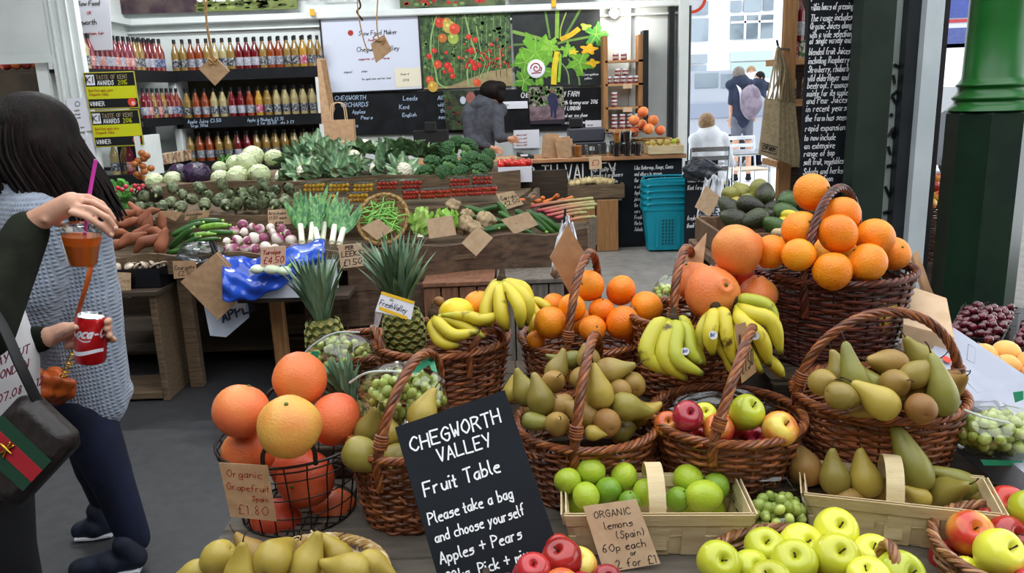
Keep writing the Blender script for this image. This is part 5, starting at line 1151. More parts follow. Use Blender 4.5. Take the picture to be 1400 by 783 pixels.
for x,y,r in((352,368,.03),(372,368,.034),(388,370,.03)):
 p=at(x,y,Y=3.75);root=thing('fennel',{352:'pale fennel bulb at the left in blue plastic',372:'middle fennel bulb in blue plastic',388:'green-topped fennel bulb at right in blue plastic'}[x],'fennel',p,'fennel bulbs in the blue plastic')
 bb_=MB();bb_.ell(p,(r*1.2,r,r*.75),n=14,m=10);bb_.build('bulb',mat('fennel_bulb','d8e6c0','eaf2dc',14,.4,.2),root,smooth=180);s=MB()
 for j in range(3):s.tube([p,p+Vector((.03+j*.008,.01,.02+j*.008))],[.009,.006],6)
 s.build('green_stalks',m_leaf_l,root)
def kc(label,pix,Y,lines=None,ink=None,m=None,w=.003,**k):return tagcard('price_card',label,pix,Y,lines,ink=ink,m=m,w=w,th=.0025,**k)
kc('card lettered leeks one pound fifty on the beam',[(462,335),(494,332),(498,363),(466,367)],3.95,[('PER',.3,.78,.14),('LEEKS',.1,.48,.22),('£1.50',.15,.1,.26)],w=.0045)
kc('pink card with red turnip price under the turnips',[(357,338),(391,336),(390,362),(356,364)],3.74,[('Turnips',.08,.62,.2),('£4.50',.12,.12,.34)],ink=m_redink,m=mat('pink_card','e0b49c',rough=.8),w=.0045)
kc('written card between the artichokes and turnips',[(366,287),(398,286),(398,306),(367,308)],4.5,[('Artichoke',.04,.68,.2),('£1.50 each',.04,.38,.18),('globe',.3,.08,.18)],w=.003)
kc('brown card leaning below artichokes, nearer the potatoes',[(222,288),(250,290),(240,302),(212,290)],4.5,None,m=m_kraft)
kc('brown card left of the written artichoke one, above cucumbers',[(254,290),(287,287),(285,297),(252,301)],4.5,[('Artichokes',.04,.5,.3),('£1.50',.2,.05,.3)],w=.003,m=m_kraft)
kc('square plain kraft card standing before the lettuce',[(583,300),(618,294),(624,321),(587,326)],4.18,None)
kc('diamond kraft card hanging from the beam',[(631,332),(653,309),(674,325),(651,350)],4.12,None)
kc('tilted kraft card resting on the beans',[(494,311),(517,299),(537,315),(515,328)],4.33,None)
kc('creased kraft card lying over the courgettes',[(685,300),(722,289),(736,307),(703,320)],4.33,[('-',.3,.45,.2)],m=m_kraft_l)
kc('written kraft card standing beside the tomatoes and carrots',[(678,265),(702,261),(716,279),(690,287)],4.68,[('Carrots',.1,.55,.25),('£2.50',.15,.2,.25)],w=.0035)
kc('kraft label on the box front left of the brown bag',[(236,357),(268,356),(268,378),(238,381)],4.0,[('Courgette',.06,.5,.25),('£2.50',.2,.15,.25)],m=m_kraft)
def flatbag(name,label,pix,Y,m,th=.02,lines=None,ink=None,w=.005):
 P=[at(x,y,Y=Y)for x,y in pix];b=MB();b.sheet(P,th);b.sheet([p+Vector((.006,.012,.004))for p in P],th*.5);o=b.build(name,m,smooth=0,loc=P[0]);tag(o,label,'bag')
 return o,P
flatbag('paper_bag','big blank kraft bag hanging on the stall corner',[(247,385),(296,345),(343,395),(298,437)],3.86,m_kraft,.006)
o,P=flatbag('printed_sack','white and blue printed apple sack under the stall',[(280,418),(334,396),(338,436),(310,460),(288,458)],3.98,mat('white_sack','c8d2e6','dde3ee',10,.4),.02)
t=MB();text(t,'APPLE',plane_map(at(305,440,Y=3.955),cR*.93+cU*.36,cU*.93-cR*.36),.045,.010,track=.9);t.build('printed_letters',mat('navy_print','23304a'),o,smooth=0)
b=MB();rumple(b,at(272,345,Y=4.06),(.11,.05,.05),amp=.25,seed=31);o=b.build('clear_plastic_bag',film('grey_film',''),smooth=180,loc=at(272,345,Y=4.06));tag(o,'crumpled clear plastic bag beside the courgettes','plastic bag')
b=MB();b.sheet([at(286,330,Y=4.0),at(292,328,Y=4.0),at(298,345,Y=3.98),at(291,347,Y=3.98)],.012);b.tube([at(288,330,Y=4.0),at(296,350,Y=3.96)],.006,6);o=b.build('black_hook',m_black,smooth=0,loc=at(292,340,Y=4));tag(o,'black hook holding plastic bags beside the courgettes','hook')
root=thing('carrier_bags','white carrier bags hung on a hook behind the kraft sheet','carrier bags',at(768,330,Y=2.02));b=MB()
def wf(u,v):return at(752+16*(1-v)+38*u*(.4+.9*v),300+75*v+6*math.sin(u*9),Y=2.02+.02*math.sin(u*22+v*5)+.01*math.sin(v*13))
b.grid(wf,24,16);ob=b.build('bag_film',mat('white_plastic','dde1e8',rough=.4),root,smooth=180);md=ob.modifiers.new('thick','SOLIDIFY');md.thickness=.003
b=MB();b.tube([at(770,325,Y=2.02),at(773,285,Y=2.02)],[.004,.003],6);b.build('hook',m_black,root)
b=MB();b.tube([at(771,325,Y=2.03),Vector((at(771,325,Y=2.03).x+.01,2.03,T2))],.007,8);b.build('post',m_metal,root)
c1=at(790,345,Z=0);
cs=thing('crate_stand','tall upturned wooden crate in front of the chalk counter','stand',(c1.x,c1.y+.2,0));zt=at(805,273,Y=c1.y).z
xa,xb=at(752,300,Y=c1.y).x,at(846,300,Y=c1.y).x
for i in range(3):
 w=(xb-xa)/3;b=MB();b.box((xa+w*(i+.5),c1.y,zt/2),(w*.94,.03,zt-.01),bev=.004);b.build('front_slat',m_wood_v,cs,smooth=0)
b=MB();b.box(((xa+xb)/2,c1.y+.13,zt-.012),(xb-xa,.26,.022));b.build('top_board',m_wood,cs,smooth=0)
for x in(xa+.02,xb-.02):b=MB();b.box((x,c1.y+.13,zt/2-.01),(.025,.22,zt-.03));b.build('side_panel',m_wood,cs,smooth=0)
xl,xr=at(772,260,Y=c1.y).x,at(854,262,Y=c1.y).x
crate('wooden_crate','wooden crate of onions on the tall crate stand',((xl+xr)/2,c1.y+.13),(xr-xl,.26,.15),zt,m_wood,1)
b=MB();b.lathe(prof([(0,-.03),(.01,-.031),(.03,-.018),(.035,0),(.026,.02),(.01,.03),(.004,.042),(0,.045)],2),12);P_on=mk('onion',b,mat('onion_skin','b9a06c','d6c494',12,.5,var=.1))
it=[(Vector((xl+.08+(xr-xl-.16)*((i%8)+.5*(i//8%2))/8,c1.y+.06+.06*(i//8),zt+.15+.02*math.sin(PI*(i%8)/7))),lambda l,p:place(P_on,p,Euler((rnd(-1,1),rnd(-1,1),0)),rnd(.9,1.15),l,'onion','onions in the crate by the counter'))for i in range(24)]
group_put(it,'onion in crate before the chalk counter','','',5)
r0=at(684,250,Y=5.15)
carton('white_carton','white box of red tomatoes right of the broccoli',[Vector((at(682,250,Y=5.15).x,5.15,r0.z-.0)),Vector((at(727,244,Y=5.15).x,5.15,r0.z)),Vector((at(727,244,Y=5.15).x,5.45,r0.z)),Vector((at(682,250,Y=5.15).x,5.45,r0.z))],.10,m=m_whitecard)
it=[(Vector((at(686+(i%6)*7.5,235,Y=5.2).x,5.19+.06*(i//6),r0.z+.105+rnd(0,.02))),lambda l,p:place(P_tom,p,None,1.9,l,'tomato','tomatoes in the white box'))for i in range(18)]
group_put(it,'red tomato in white box','','',5)
A=lambda x,y,Y:at(x,y,Y=Y)
xr=A(933,100,9).x;XL=-4.02
b=MB();b.box(((XL+xr)/2,9.05,1.9),(xr-XL,.1,3.8));struct('wall_back',b,m_white)
b=MB();b.box((XL-.05,8.2,1.9),(.1,1.8,3.8));struct('wall_left',b,m_white)
xo=A(84,150,7.25).x;xc=A(118,110,7.25).x
b=MB();b.box(((xo+XL+.12)/2 if False else(xo-.0+xc)/2,7.28,1.9),(xc-xo,.08,3.8));struct('trim_1',b,m_white,'white painted corner post beside the dark opening')
for k in range(3):
 x=xo+(xc-xo)*(.2+.27*k);b=MB();b.box((x,7.232,1.9),(.012,.016,3.8));struct('trim_2',b,m_white)
zo=A(40,85,7.25).z
b=MB();b.box((xo-1.6,7.29,zo+.95),(3.2,.08,1.9));b.box((xo-1.6,7.24,zo+.02),(3.2,.03,.06));struct('wall_front',b,m_white,'white boarded panel above the dark opening')
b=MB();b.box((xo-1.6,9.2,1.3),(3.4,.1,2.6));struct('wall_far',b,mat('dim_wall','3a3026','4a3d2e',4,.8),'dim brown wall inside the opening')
b=MB();b.box((xo-.6,8.9,1.93),(1.6,.35,.03));o=b.build('wall_shelf',m_wood_d,smooth=0,loc=(xo-.6,8.9,1.9));tag(o,'dim wooden shelf inside the dark opening at left','shelf')
for i,(x,r,c)in enumerate(((8,.06,'b03020'),(22,.05,'c8642c'),(36,.05,'8a2a20'),(50,.045,'a8502c'),(62,.05,'5a3a22'))):
 p=A(x,112,8.8);o=place(P_gf[0],Vector((p.x,8.85,1.945+r)),s=r/.055,label='dim '+('red','orange','dark red','rusty','brown')[i]+' round vegetable on the shelf in the dark opening',cat='vegetable',m=mat('dim_veg_%d'%i,c,rough=.5))
zl=A(500,19,8.9).z
b=MB();b.box(((XL+xr)/2,8.95,zl),(xr-XL,.14,.07),bev=.01);b.box(((XL+xr)/2,8.97,zl-.10),(xr-XL,.05,.02));struct('trim_3',b,m_white)
b=MB();b.box((XL+.04,8.2,zl),(.12,1.7,.06));struct('trim_4',b,m_white)
xp=A(915,120,9).x;b=MB();b.box((xp,8.94,1.9),(.055,.10,3.8));struct('trim_5',b,m_black,'black vertical downpipe beside the doorway')
b=MB();b.box((A(860,40,9).x,8.97,2.6),(.02,.06,3));struct('trim_6',b,m_white)
b=MB();b.box((xr-.02,8.93,1.9),(.10,.16,3.8));struct('door_1',b,m_white,'white door frame at the edge of the back wall')
def disc2(S,mb,cx,cy,r,asp=1.,mi=0,n=12,f=None,col=None):
 P=[S(cx+r*math.cos(a)*(f(a)if f else 1),cy+r*asp*math.sin(a)*(f(a)if f else 1))for a in np.arange(n)*2*PI/n]
 mb.add([tuple(p)for p in P]+[tuple(S(cx,cy))],[(i,(i+1)%n,n)for i in range(n)],mi,col)
def ribbon2(S,mb,pts,w,mi=0,col=None,asp=1.):
 P=smoothpath([(a,c)for a,c in pts],4);T=np.gradient(P,axis=0);V=[]
 for p,t in zip(P,T):
  l=np.hypot(*t)+1e-9;n=np.array((-t[1],t[0]))/l*w/2;V+=[tuple(S(p[0]+n[0],p[1]+n[1]*asp)),tuple(S(p[0]-n[0],p[1]-n[1]*asp))]
 mb.add(V,[(2*i,2*i+1,2*i+3,2*i+2)for i in range(len(P)-1)],mi,col)
def Sof(TL,TR,BL,off):
 ex,up=TR-TL,TL-BL;n=ex.cross(up).normalized();n=-n if n.y>0 else n
 return lambda a,c:BL+ex*a+up*c+n*off
m_print=mat('printed_ink','e8e8e8','ffffff',20,.55,vcol=True)
def poster(name,label,TL,TR,BL,m,Y=8.94,cat='poster',th=.012):
 TL,TR,BL=A(*TL,Y),A(*TR,Y),A(*BL,Y);BR=TR+BL-TL
 b=MB();b.sheet([TL+Vector((0,th/2,0)),TR+Vector((0,th/2,0)),BR+Vector((0,th/2,0)),BL+Vector((0,th/2,0))],th);o=b.build(name,m,smooth=0,loc=(BL+BR)/2);tag(o,label,cat)
 return o,(lambda off:Sof(TL,TR,BL,off)),(TR-TL).length,(TL-BL).length
def writing(o,S,lines,W,H,m,w,name='lettering',**k):
 t=MB()
 for(s,u,v,h)in lines:text(t,s,lambda a,c:S(a/W,c/H),h*H,w,u*W,v*H,**k)
 return t.build(name,m,o,smooth=0)
o,SS_,W,H=poster('certificate_board','white framed certificate board on the back wall',(437,23),(572,17),(446,128),mat('glossy_white','ccd2e2',rough=.35))
f=MB();S=SS_(.004)
for a,c in(((0,0),(1,0)),((1,0),(1,1)),((1,1),(0,1)),((0,1),(0,0))):f.tube([S(*a),S(*c)],.010,4)
f.build('dark_frame',m_black,o,smooth=0)
writing(o,SS_(.003),[('Slow Food Maker',.38,.74,.055)],W,H,m_ink,.006,track=.85,jit=0);writing(o,SS_(.003),[('Chegworth Valley',.35,.53,.06)],W,H,m_ink,.006,track=.85,jit=0)
writing(o,SS_(.003),[('Awarded',.47,.66,.035),('supporter of small farms',.36,.42,.028)],W,H,m_redink,.004,track=.9,jit=0);writing(o,SS_(.003),[('signed',.2,.26,.03),('chair',.38,.26,.03),('for good clean and fair food',.38,.16,.022)],W,H,m_ink,.003,track=.9,jit=0)
S=SS_(.003);k_=MB();disc2(S,k_,.30,.77,.028,W/H,f=lambda a:1+.2*math.sin(a));k_.build('red_emblem',m_redink,o,smooth=0)
k_=MB();k_.add([tuple(S(*q))for q in((.72,.04),(.99,.04),(.99,.29),(.72,.29))],[(0,1,2,3)]);k_.build('cream_card',mat('cream_card','ddd6c0',rough=.7),o,smooth=0)
writing(o,SS_(.0045),[('Award',.78,.2,.03),('2016',.8,.12,.03)],W,H,m_ink,.003,jit=0)
kk=random.Random(5)
o,SS_,W,H=poster('tomato_poster','poster of tomatoes ripening on tall vines',(573,17),(697,12),(580,122),mat('vine_print','1f3420','4e6a38',22,.55,ramp=(.35,.65)))
T_=MB();S=SS_(.002)
T_.add([tuple(S(*q))for q in((.0,0),(1,0),(1,.24),(.72,.2),(.3,.03),(0,.02))],[(0,1,2,3,4,5)],0,hx('9c8a64'))
for i in range(240):disc2(S,T_,kk.uniform(.02,.98),kk.uniform(.25,.98),kk.uniform(.008,.022),1.2,col=hx(kk.choice(('2c4a26','5d7f42','3a5c30','7a9858','1c2e1a','466a38'))),n=6)
for x in(.12,.2,.38,.46,.52,.6,.66,.73,.8,.88,.94):ribbon2(S,T_,[(x+.02,1),(x+kk.uniform(-.03,.03),.6),(x+kk.uniform(-.04,.04),.12)],.006,col=hx('7fa35c'))
S=SS_(.003)
for pts in([(.2,.98),(.13,.75),(.1,.5),(.14,.25),(.16,.08),(.26,.0)],[(.5,.95),(.56,.6),(.60,.42),(.50,.25),(.5,.02)],[(.62,.8),(.66,.45),(.7,.3),(.62,.1)],[(.74,.5),(.75,.3),(.68,.08)]):ribbon2(S,T_,pts,.018 if pts[0][0]<.6 else .01,col=hx('8fb06a'))
ribbon2(S,T_,[(.87,.5),(.87,.24)],.02,col=hx('b08a58'))
S=SS_(.004)
for(x,y,r,c)in((.22,.86,.055,'c8402a'),(.32,.80,.07,'b8a850'),(.38,.77,.06,'d04a2c'),(.24,.66,.05,'b86a2c'),(.36,.65,.062,'9cae4c'),(.30,.86,.05,'c08a3c'),(.08,.43,.03,'cc2c22'),(.53,.66,.03,'cc3424'),(.60,.62,.03,'d23a26'),(.55,.49,.032,'d02c22'),(.14,.5,.03,'d0402c'),(.17,.32,.045,'d24a2c'),(.28,.30,.04,'cc2c24'),(.31,.24,.035,'d03828'),(.24,.22,.022,'c82c24'),(.33,.16,.03,'cc3828'),(.56,.33,.03,'cc3428'),(.58,.26,.035,'c82820'),(.63,.29,.025,'cc3428'),(.07,.12,.045,'cf5a34'),(.6,.06,.04,'e0562c'),(.1,.03,.06,'c8a040'),(.78,.55,.02,'c83a2c'),(.27,.47,.02,'c43028'),(.41,.4,.02,'c85030')):
 disc2(SS_(.004+x*.004),T_,x,y,r,W/H,col=hx(c),n=14);S2=SS_(.0048+x*.004);disc2(S2,T_,x-r*.25,y+r*.35,r*.28,W/H,col=tuple(min(1,q*1.6+.05)for q in hx(c)[:3])+(1,),n=8)
for i in range(70):disc2(SS_(.0045),T_,kk.uniform(.45,.99),.25+abs(kk.gauss(.12,.1)),kk.uniform(.008,.016),W/H,col=hx(kk.choice(('c83428','b83020','d45038'))),n=7)
T_.build('printed_picture',m_print,o,smooth=0)
o,SS_,W,H=poster('courgette_poster','poster of a yellow courgette plant on a dark ground',(699,13),(820,10),(705,119),mat('dark_print','11161a','1d2622',9,.5))
T_=MB();S=SS_(.002)
for i,pts in enumerate(([(.52,1),(.5,.62)],[(.38,1),(.42,.62)],[(.78,.98),(.56,.58)],[(0,.72),(.36,.6),(.48,.5)],[(1,.65),(.6,.58),(.5,.55)],[(.0,.55),(.3,.56)],[(.62,.95),(.55,.75),(.54,.6)],[(.5,.35),(.6,.2),(.62,.02)],[(.62,.35),(.72,.15),(.74,0)])):ribbon2(S,T_,pts,(.045,.025,.028,.045,.03,.03,.014,.016,.02)[i],col=hx(('86b043','5f8a38','5c8038','7aa044','6f9640','567c34','9ab44c','7c9860','6a8c50')[i]))
for(cx,cy,r,c)in((.25,.45,.24,'6fae2e'),(.13,.32,.17,'5f9a2a'),(.28,.22,.2,'66a02c'),(.75,.30,.17,'6aa62e'),(.95,.65,.15,'4f9a3c'),(.62,.46,.10,'7ab838'),(.42,.52,.12,'86c03c'),(.1,.08,.14,'55902a')):
 ph=kk.uniform(0,6);disc2(SS_(.003+cx*.002),T_,cx,cy,r,W/H,n=44,f=lambda a:.72+.22*math.sin(5*a+ph)+.12*math.sin(13*a+ph*2),col=hx(c))
 for j in range(5):ribbon2(SS_(.0045+cx*.002),T_,[(cx,cy),(cx+r*.7*math.cos(ph+j*1.257+.3),cy+r*.7*W/H*math.sin(ph+j*1.257+.3))],.008,col=hx('9fd058'))
S=SS_(.0075);ribbon2(S,T_,[(.54,.60),(.66,.66),(.76,.74)],.06,col=hx('d8b020'));ribbon2(S,T_,[(.44,.02),(.46,.25),(.5,.45)],.065,col=hx('e0c828'));ribbon2(S,T_,[(.5,.05),(.52,.25),(.53,.42)],.03,col=hx('8ac040'))
for(cx,cy,r,c,f)in((.83,.76,.07,'a8b84c',3),(.86,.47,.11,'ecb41c',5),(.90,.29,.08,'f0c01c',4),(.68,.44,.06,'d8c82c',5)):disc2(S,T_,cx,cy,r,.7,n=24,f=lambda a,f=f:.8+.25*math.sin(f*a+1),col=hx(c))
T_.build('printed_picture',m_print,o,smooth=0);writing(o,SS_(.004),[('Courgettes',.78,.13,.03),('yellow',.8,.08,.025)],W,H,m_chalk,.004,jit=0)
p=A(733,94,8.92);b=MB();b.lathe([(0,-.012),(.095,-.012),(.097,0),(.09,.003),(0,.003)],28,0,p,frame_from((0,-1,0),(1,0,0)));o=b.build('round_sign',m_whitecard,smooth=30,loc=p);tag(o,'round white sign with a red snail spiral','sign')
b=MB();b.tube([p+Vector((math.cos(a)*(.008+.0075*a/1.4),-.006,.008+math.sin(a)*(.008+.0075*a/1.4)))for a in np.linspace(0,9.5,50)],.0055,4);b.tube([p+Vector((.05,-.006,-.025)),p+Vector((.06,-.006,.0)),p+Vector((.052,-.006,.02))],.006,4);b.tube([p+Vector((-.05,-.006,-.045)),p+Vector((.05,-.006,-.04))],.005,4);b.build('snail_emblem',m_redink,o,smooth=0)
o,SS_,W,H=poster('menu_board','long black chalk menu behind the broccoli',(446,128),(826,119),(450,186),m_blackmatt,8.955)
writing(o,SS_(.004),[('CHEGWORTH',.03,.84,.10),('ORCHARDS',.05,.68,.10),('Apples',.09,.52,.08),('Pears',.12,.38,.08),('Juice',.07,.2,.08),('Leeds',.275,.80,.10),('Kent',.26,.6,.1),('English',.27,.42,.08),('All the',.40,.80,.09),('with a',.40,.64,.09),('the',.41,.5,.09),('seasons',.40,.35,.09)],W,H,m_chalkblue,.006,track=.9)
writing(o,SS_(.004),[('CHEGWORTH VALLEY FARM',.70,.80,.12),('with Greengrocer 2016',.85,.62,.09),('of LONDON',.85,.48,.09),('and our own plums',.85,.32,.08),('pears, apples & soft fruit',.85,.16,.07)],W,H,m_chalk,.006,track=.62)
for nm,lb,tl,tr,bl,mm,col in(('photo_print','dark photo print of plants left of the shopkeeper',(606,124),(648,123),(610,178),mat('dark_plant_print','141c12','3c4c2c',14,.5),0),('photo_print','photo print of a woman picking in an orchard row',(722,119),(770,118),(725,170),mat('orchard_print','5c4a4e','86707a',14,.5),1)):
 o,SS_,W,H=poster(nm,lb,tl,tr,bl,mm,8.93);T_=MB();S=SS_(.003)
 if col:
  for i in range(150):disc2(S,T_,kk.uniform(.02,.98),kk.uniform(.5,.98),kk.uniform(.02,.05),1,col=hx(kk.choice(('4a6a34','7a9858','2c4424','95ad78'))),n=7)
  T_.add([tuple(S(*q))for q in((0,0),(1,0),(1,.13),(0,.1))],[(0,1,2,3)],0,hx('2c2030'))
  S=SS_(.004);disc2(S,T_,.68,.88,.05,1,col=hx('8a5a48'));T_.add([tuple(S(*q))for q in((.58,.78),(.68,.84),(.8,.78),(.84,.5),(.78,.4),(.76,.16),(.70,.14),(.68,.4),(.64,.16),(.6,.2),(.6,.45),(.52,.7))],[tuple(range(12))],0,hx('26284c'))
 else:
  for i in range(60):disc2(S,T_,kk.uniform(.02,.9),kk.uniform(.1,.98),kk.uniform(.02,.06),1,col=hx(kk.choice(('2c4424','4a6a34','6b2c24','3a3a2c'))),n=7)
  disc2(SS_(.004),T_,.88,.8,.16,1,col=hx('9a5c52'));disc2(SS_(.005),T_,.62,.75,.1,1,col=hx('b8c0d0'));disc2(SS_(.0045),T_,.75,.3,.08,1,col=hx('b83c34'))
 T_.build('printed_picture',m_print,o,smooth=0)
for i,(x0,y0,x1,y1,lb)in enumerate(((686,139,721,149,'strip of white notices right of the shopkeeper'),(702,178,737,203,'white printed notice with orange lines behind the counter'),(800,165,826,178,'small white papers over the till'))):
 o,SS_,W,H=poster('notice',lb,(x0,y0),(x1,y0-1),(x0+1,y1),m_whitecard,8.94 if i!=1 else 8.95,cat='notice')
 writing(o,SS_(.003),[('notice to staff',.08,v,.08)for v in((.7,.5,.3,.15)if i==1 else(.5,))],W,H,m_ink if i!=1 else m_redink,.003,jit=0,track=.8)
o,SS_,W,H=poster('farm_banner','long orchard banner with cut-off farm name at the top',(146,-22),(405,-30),(150,20),mat('banner_print','3a2430','5a4a48',5,.5),8.9)
T_=MB();S=SS_(.004);T_.add([tuple(S(*q))for q in((.46,0),(1,0),(1,.8),(.48,.8))],[(0,1,2,3)],0,hx('6f7f3c'))
for i in range(90):disc2(S,T_,kk.uniform(.48,.99),kk.uniform(.05,.6),kk.uniform(.01,.03),2,col=hx(kk.choice(('8f9f4c','55652c','a5b060','707838'))),n=7)
T_.build('printed_picture',m_print,o,smooth=0);writing(o,SS_(.007),[('CHEGWORTH VALLEY',.46,.35,.42)],W,H,m_chalk,.022,track=.95,jit=0,slant=0)
for i in range(2):
 o,SS_,W,H=poster('farm_banner',('red tomato banner cut by the top edge','dark banner end cut by the top edge')[i],((545,694)[i],-20),((690,812)[i],-24),((547,696)[i],(11,2)[i]),mat(('green_print_ground','grey_print')[i],('2c3c24','4a4c4a')[i],('5c6a40','62605c')[i],9,.5),8.9)
 if i==0:
  T_=MB();S=SS_(.004)
  for j in range(34):disc2(S,T_,kk.uniform(.05,.95),kk.uniform(.05,.6),kk.uniform(.012,.03),3,col=hx(kk.choice(('c03028','a82c24','7a9858'))),n=9)
  T_.build('printed_picture',m_print,o,smooth=0)
for i,x in enumerate((427,757)):
 p=A(x,17 if i==0 else 5,8.85);b=MB();b.box(p,(.05,.02,.07),bev=.004);tag(b.build('yellow_clip',mat('yellow_plastic','e0a818',rough=.5),smooth=0,loc=p),('yellow clip on the ledge above the certificate','yellow clip on the ledge above the courgette poster')[i],'clip')
p=A(840,18,8.85);lp=thing('spot_lamp','round glowing spot lamp high on the back wall','lamp',p)
b=MB();b.lathe([(0,.03),(.03,.03),(.055,0),(.05,-.002),(.02,.02),(0,.02)],20,0,p,frame_from((0,1,-.0),(1,0,0)));b.build('reflector',m_steel,lp,smooth=60)
b=MB();b.ell(p,.03,n=14,m=10);b.build('bulb',mat('bulb_glow','fff2d8',emit=9.),lp,smooth=180)
b=MB();b.tube([p,p+Vector((0,.12,.05))],.01,6);b.build('bracket',m_black,lp)
ld=bpy.data.lights.new('spot_lamp_light','POINT');ld.energy=12;ld.color=(1,.93,.8);ld.shadow_soft_size=.05;lo=bpy.data.objects.new('spot_lamp_light',ld);COL.objects.link(lo);lo.location=(0,-.08,0);lo.parent=lp
def bottle_proto(name,juice,lab,H=.30,R=.040):
 b=MB();b.lathe(prof([(0,0),(R*.85,0),(R,.01),(R,H*.50),(R*.9,H*.60),(R*.42,H*.78),(R*.32,H*.88),(R*.32,H*.90),(0,H*.90)],3),14);o=mk(name,b,juice,60)
 s=MB();s.lathe([(0,H*.86),(R*.40,H*.86),(R*.42,H*.995),(R*.3,H),(0,H)],12);sub('black_cap',s,m_black,o,40)
 s=MB();s.lathe([(R*1.012,H*.10),(R*1.02,H*.105),(R*1.02,H*.36),(R*1.012,H*.365)],14,col=(1,1,1,1));sub('label',s,lab,o,40)
 return o
JU={'amber':('98783c','2b2a2c'),'orange':('94421c','6a6c78'),'red':('74121c','8c8c98'),'pale':('b8a878','28303a'),'rose':('8c3a30','2c3f6c'),'pink':('842c40','b06a60'),'gold':('c09030','a02850')}
PB_={k:bottle_proto('juice_bottle',mat('juice_'+k,v[0],rough=.12,coat=.6,trans=.25),mat('label_'+k,v[1],'c8c8cc',60,.5,ramp=(.45,.75)))for k,v in JU.items()}
m_shelf=mat('black_shelf_board','121316',rough=.5)
def shelf_run(px0,px1,y,Y,kinds,where,s=1.,dbl=True,step=None,zfix=None):
 n=len(kinds);z=A((px0+px1)/2,y,Y).z if zfix is None else zfix;out=[]
 for i,kd in enumerate(kinds):
  x=A(px0+(px1-px0)*i/(n-1),y,Y).x;P=[(x,Y)]+([(x+.045,Y+.105)]if dbl else[])
  for j,(xx,yy)in enumerate(P):
   place(PB_[kd],(xx,yy,z),Euler((0,0,rnd(0,6))),s,'%s juice bottle, %s from left in %s of %s'%(kd,ORD[i],('front'if j==0 else 'back')+' line',where),'bottle','juice bottles on '+where)
 return z
K=dict(a='amber',o='orange',r='red',p='pale',s='rose',k='pink',g='gold')
kinds=lambda s:[K[c]for c in s]
BS=thing('bottle_shelves','white-sided black shelves of juice bottles on back wall','shelves',(-2.7,8.8,0))
def sboard(name,a,c,zc,dep,h=.03,par=BS,Y0=8.62):
 b=MB();b.box(((a+c)/2,Y0+dep/2,zc-h/2),(c-a,dep,h));return b.build(name,m_shelf,par,smooth=0)
xa,xb=A(233,100,8.62).x,A(434,90,8.62).x
zs=[]
for i,(y,ks,wh)in enumerate(((94,'aaooapparrraooaagapppp'[:18],'the top back shelf'),(158,'aaoopprrogapppppp'[:16],'the middle back shelf'),(217,'aaooaarraaaappap'[:15],'the lowest back shelf'))):
 z=shelf_run(242+4*i,428+2*i,y,8.70,kinds(ks),wh,1.06 if i==0 else 1.0);zs.append(z)
 sboard('shelf_board',xa,xb,z-.002,.34,.03 if i else .03);b=MB();b.box(((xa+xb)/2,8.615,z-.055),(xb-xa,.016,.11));f=b.build('black_fascia',m_blackmatt,BS,smooth=0)
 if i==1:
  t=MB();S=plane_map((xa,8.606,z-.10),(1,0,0),(0,0,1),.001);text(t,'Apple Juice £3.50',S,.035,.005,.12,.045,track=.8);text(t,'Apple & Rhubarb £3.75',S,.03,.004,.75,.04,track=.8);text(t,'2 for £6.50   mix 3 £9',S,.03,.004,.85,.005,track=.8);text(t,'large 750ml',S,.028,.004,.15,.004,track=.8);t.build('chalk_prices',m_chalkblue,BS,smooth=0)
for x in(xa+.0,xb):
 b=MB();b.box((x,8.79,(zs[0]+.7)/2-.05),(.07,.36,zs[0]-.62),bev=.005);b.build('white_upright',m_white,BS,smooth=0)
b=MB();b.box(((xa+xb)/2,8.98,1.25),(xb-xa,.02,1.2));b.build('back_panel',mat('dim_board','4a4738','5c5844',5),BS,smooth=0)
b=MB();b.box(((xa+xb)/2,8.8,.45),(xb-xa,.34,.9));b.build('lower_cupboard',m_shelf,BS,smooth=0)
LS=thing('bottle_shelves','black shelves of juice bottles along the left side wall','shelves',(-3.75,8.,0))
z1=zs[0]+.0
def lrun(ks,px0,px1,z,Ya,Yb,s,where,dx=0.):
 n=len(ks)
 for i,c in enumerate(ks):
  t=i/(n-1);Y=Ya+(Yb-Ya)*t;px=px0+(px1-px0)*t;d=ray(px,391.5);x=at(px,97,Y=Y).x+dx
  place(PB_[K[c]],(x,Y,z),Euler((0,0,rnd(0,6))),s,'%s juice bottle, %s from left on %s'%(K[c],ORD[i],where),'bottle','juice bottles on '+where)
lrun('aapkrkrrkrkkaarrss',106,222,z1,7.42,8.50,1.05,'the top side-wall shelf');lrun('aakrrkkrkrkaarrs',112,226,z1,7.50,8.58,1.05,'rear line of the top side-wall shelf',-.10)
def lboard(nm,z,h,Ya,Yb,pxa,pxb,m=m_shelf):
 a=Vector((at(pxa,97,Y=Ya).x+.05,Ya,z));c=Vector((at(pxb,97,Y=Yb).x+.05,Yb,z));b=MB();b.sheet([a,c,Vector((XL,Yb,z)),Vector((XL,Ya,z))],.03,nrm=(0,0,1));b.sheet([a,c,c-Vector((0,0,h)),a-Vector((0,0,h))],.02);b.build(nm,m,LS,smooth=0)
lboard('top_board',z1-.017,.10,7.33,8.62,103,233)
z2=zs[1]+.02;z3=zs[2]+.02
lrun('rkakarss',188,234,z2,8.0,8.55,.95,'the second side-wall shelf',.02)
lboard('second_board',z2-.017,.07,7.9,8.62,180,236);lboard('third_board',z3-.017,.05,7.9,8.62,188,240)
b=MB();b.box((XL+.18,7.98,1.15),(.34,.04,1.25));b.build('white_upright',m_white,LS,smooth=0)
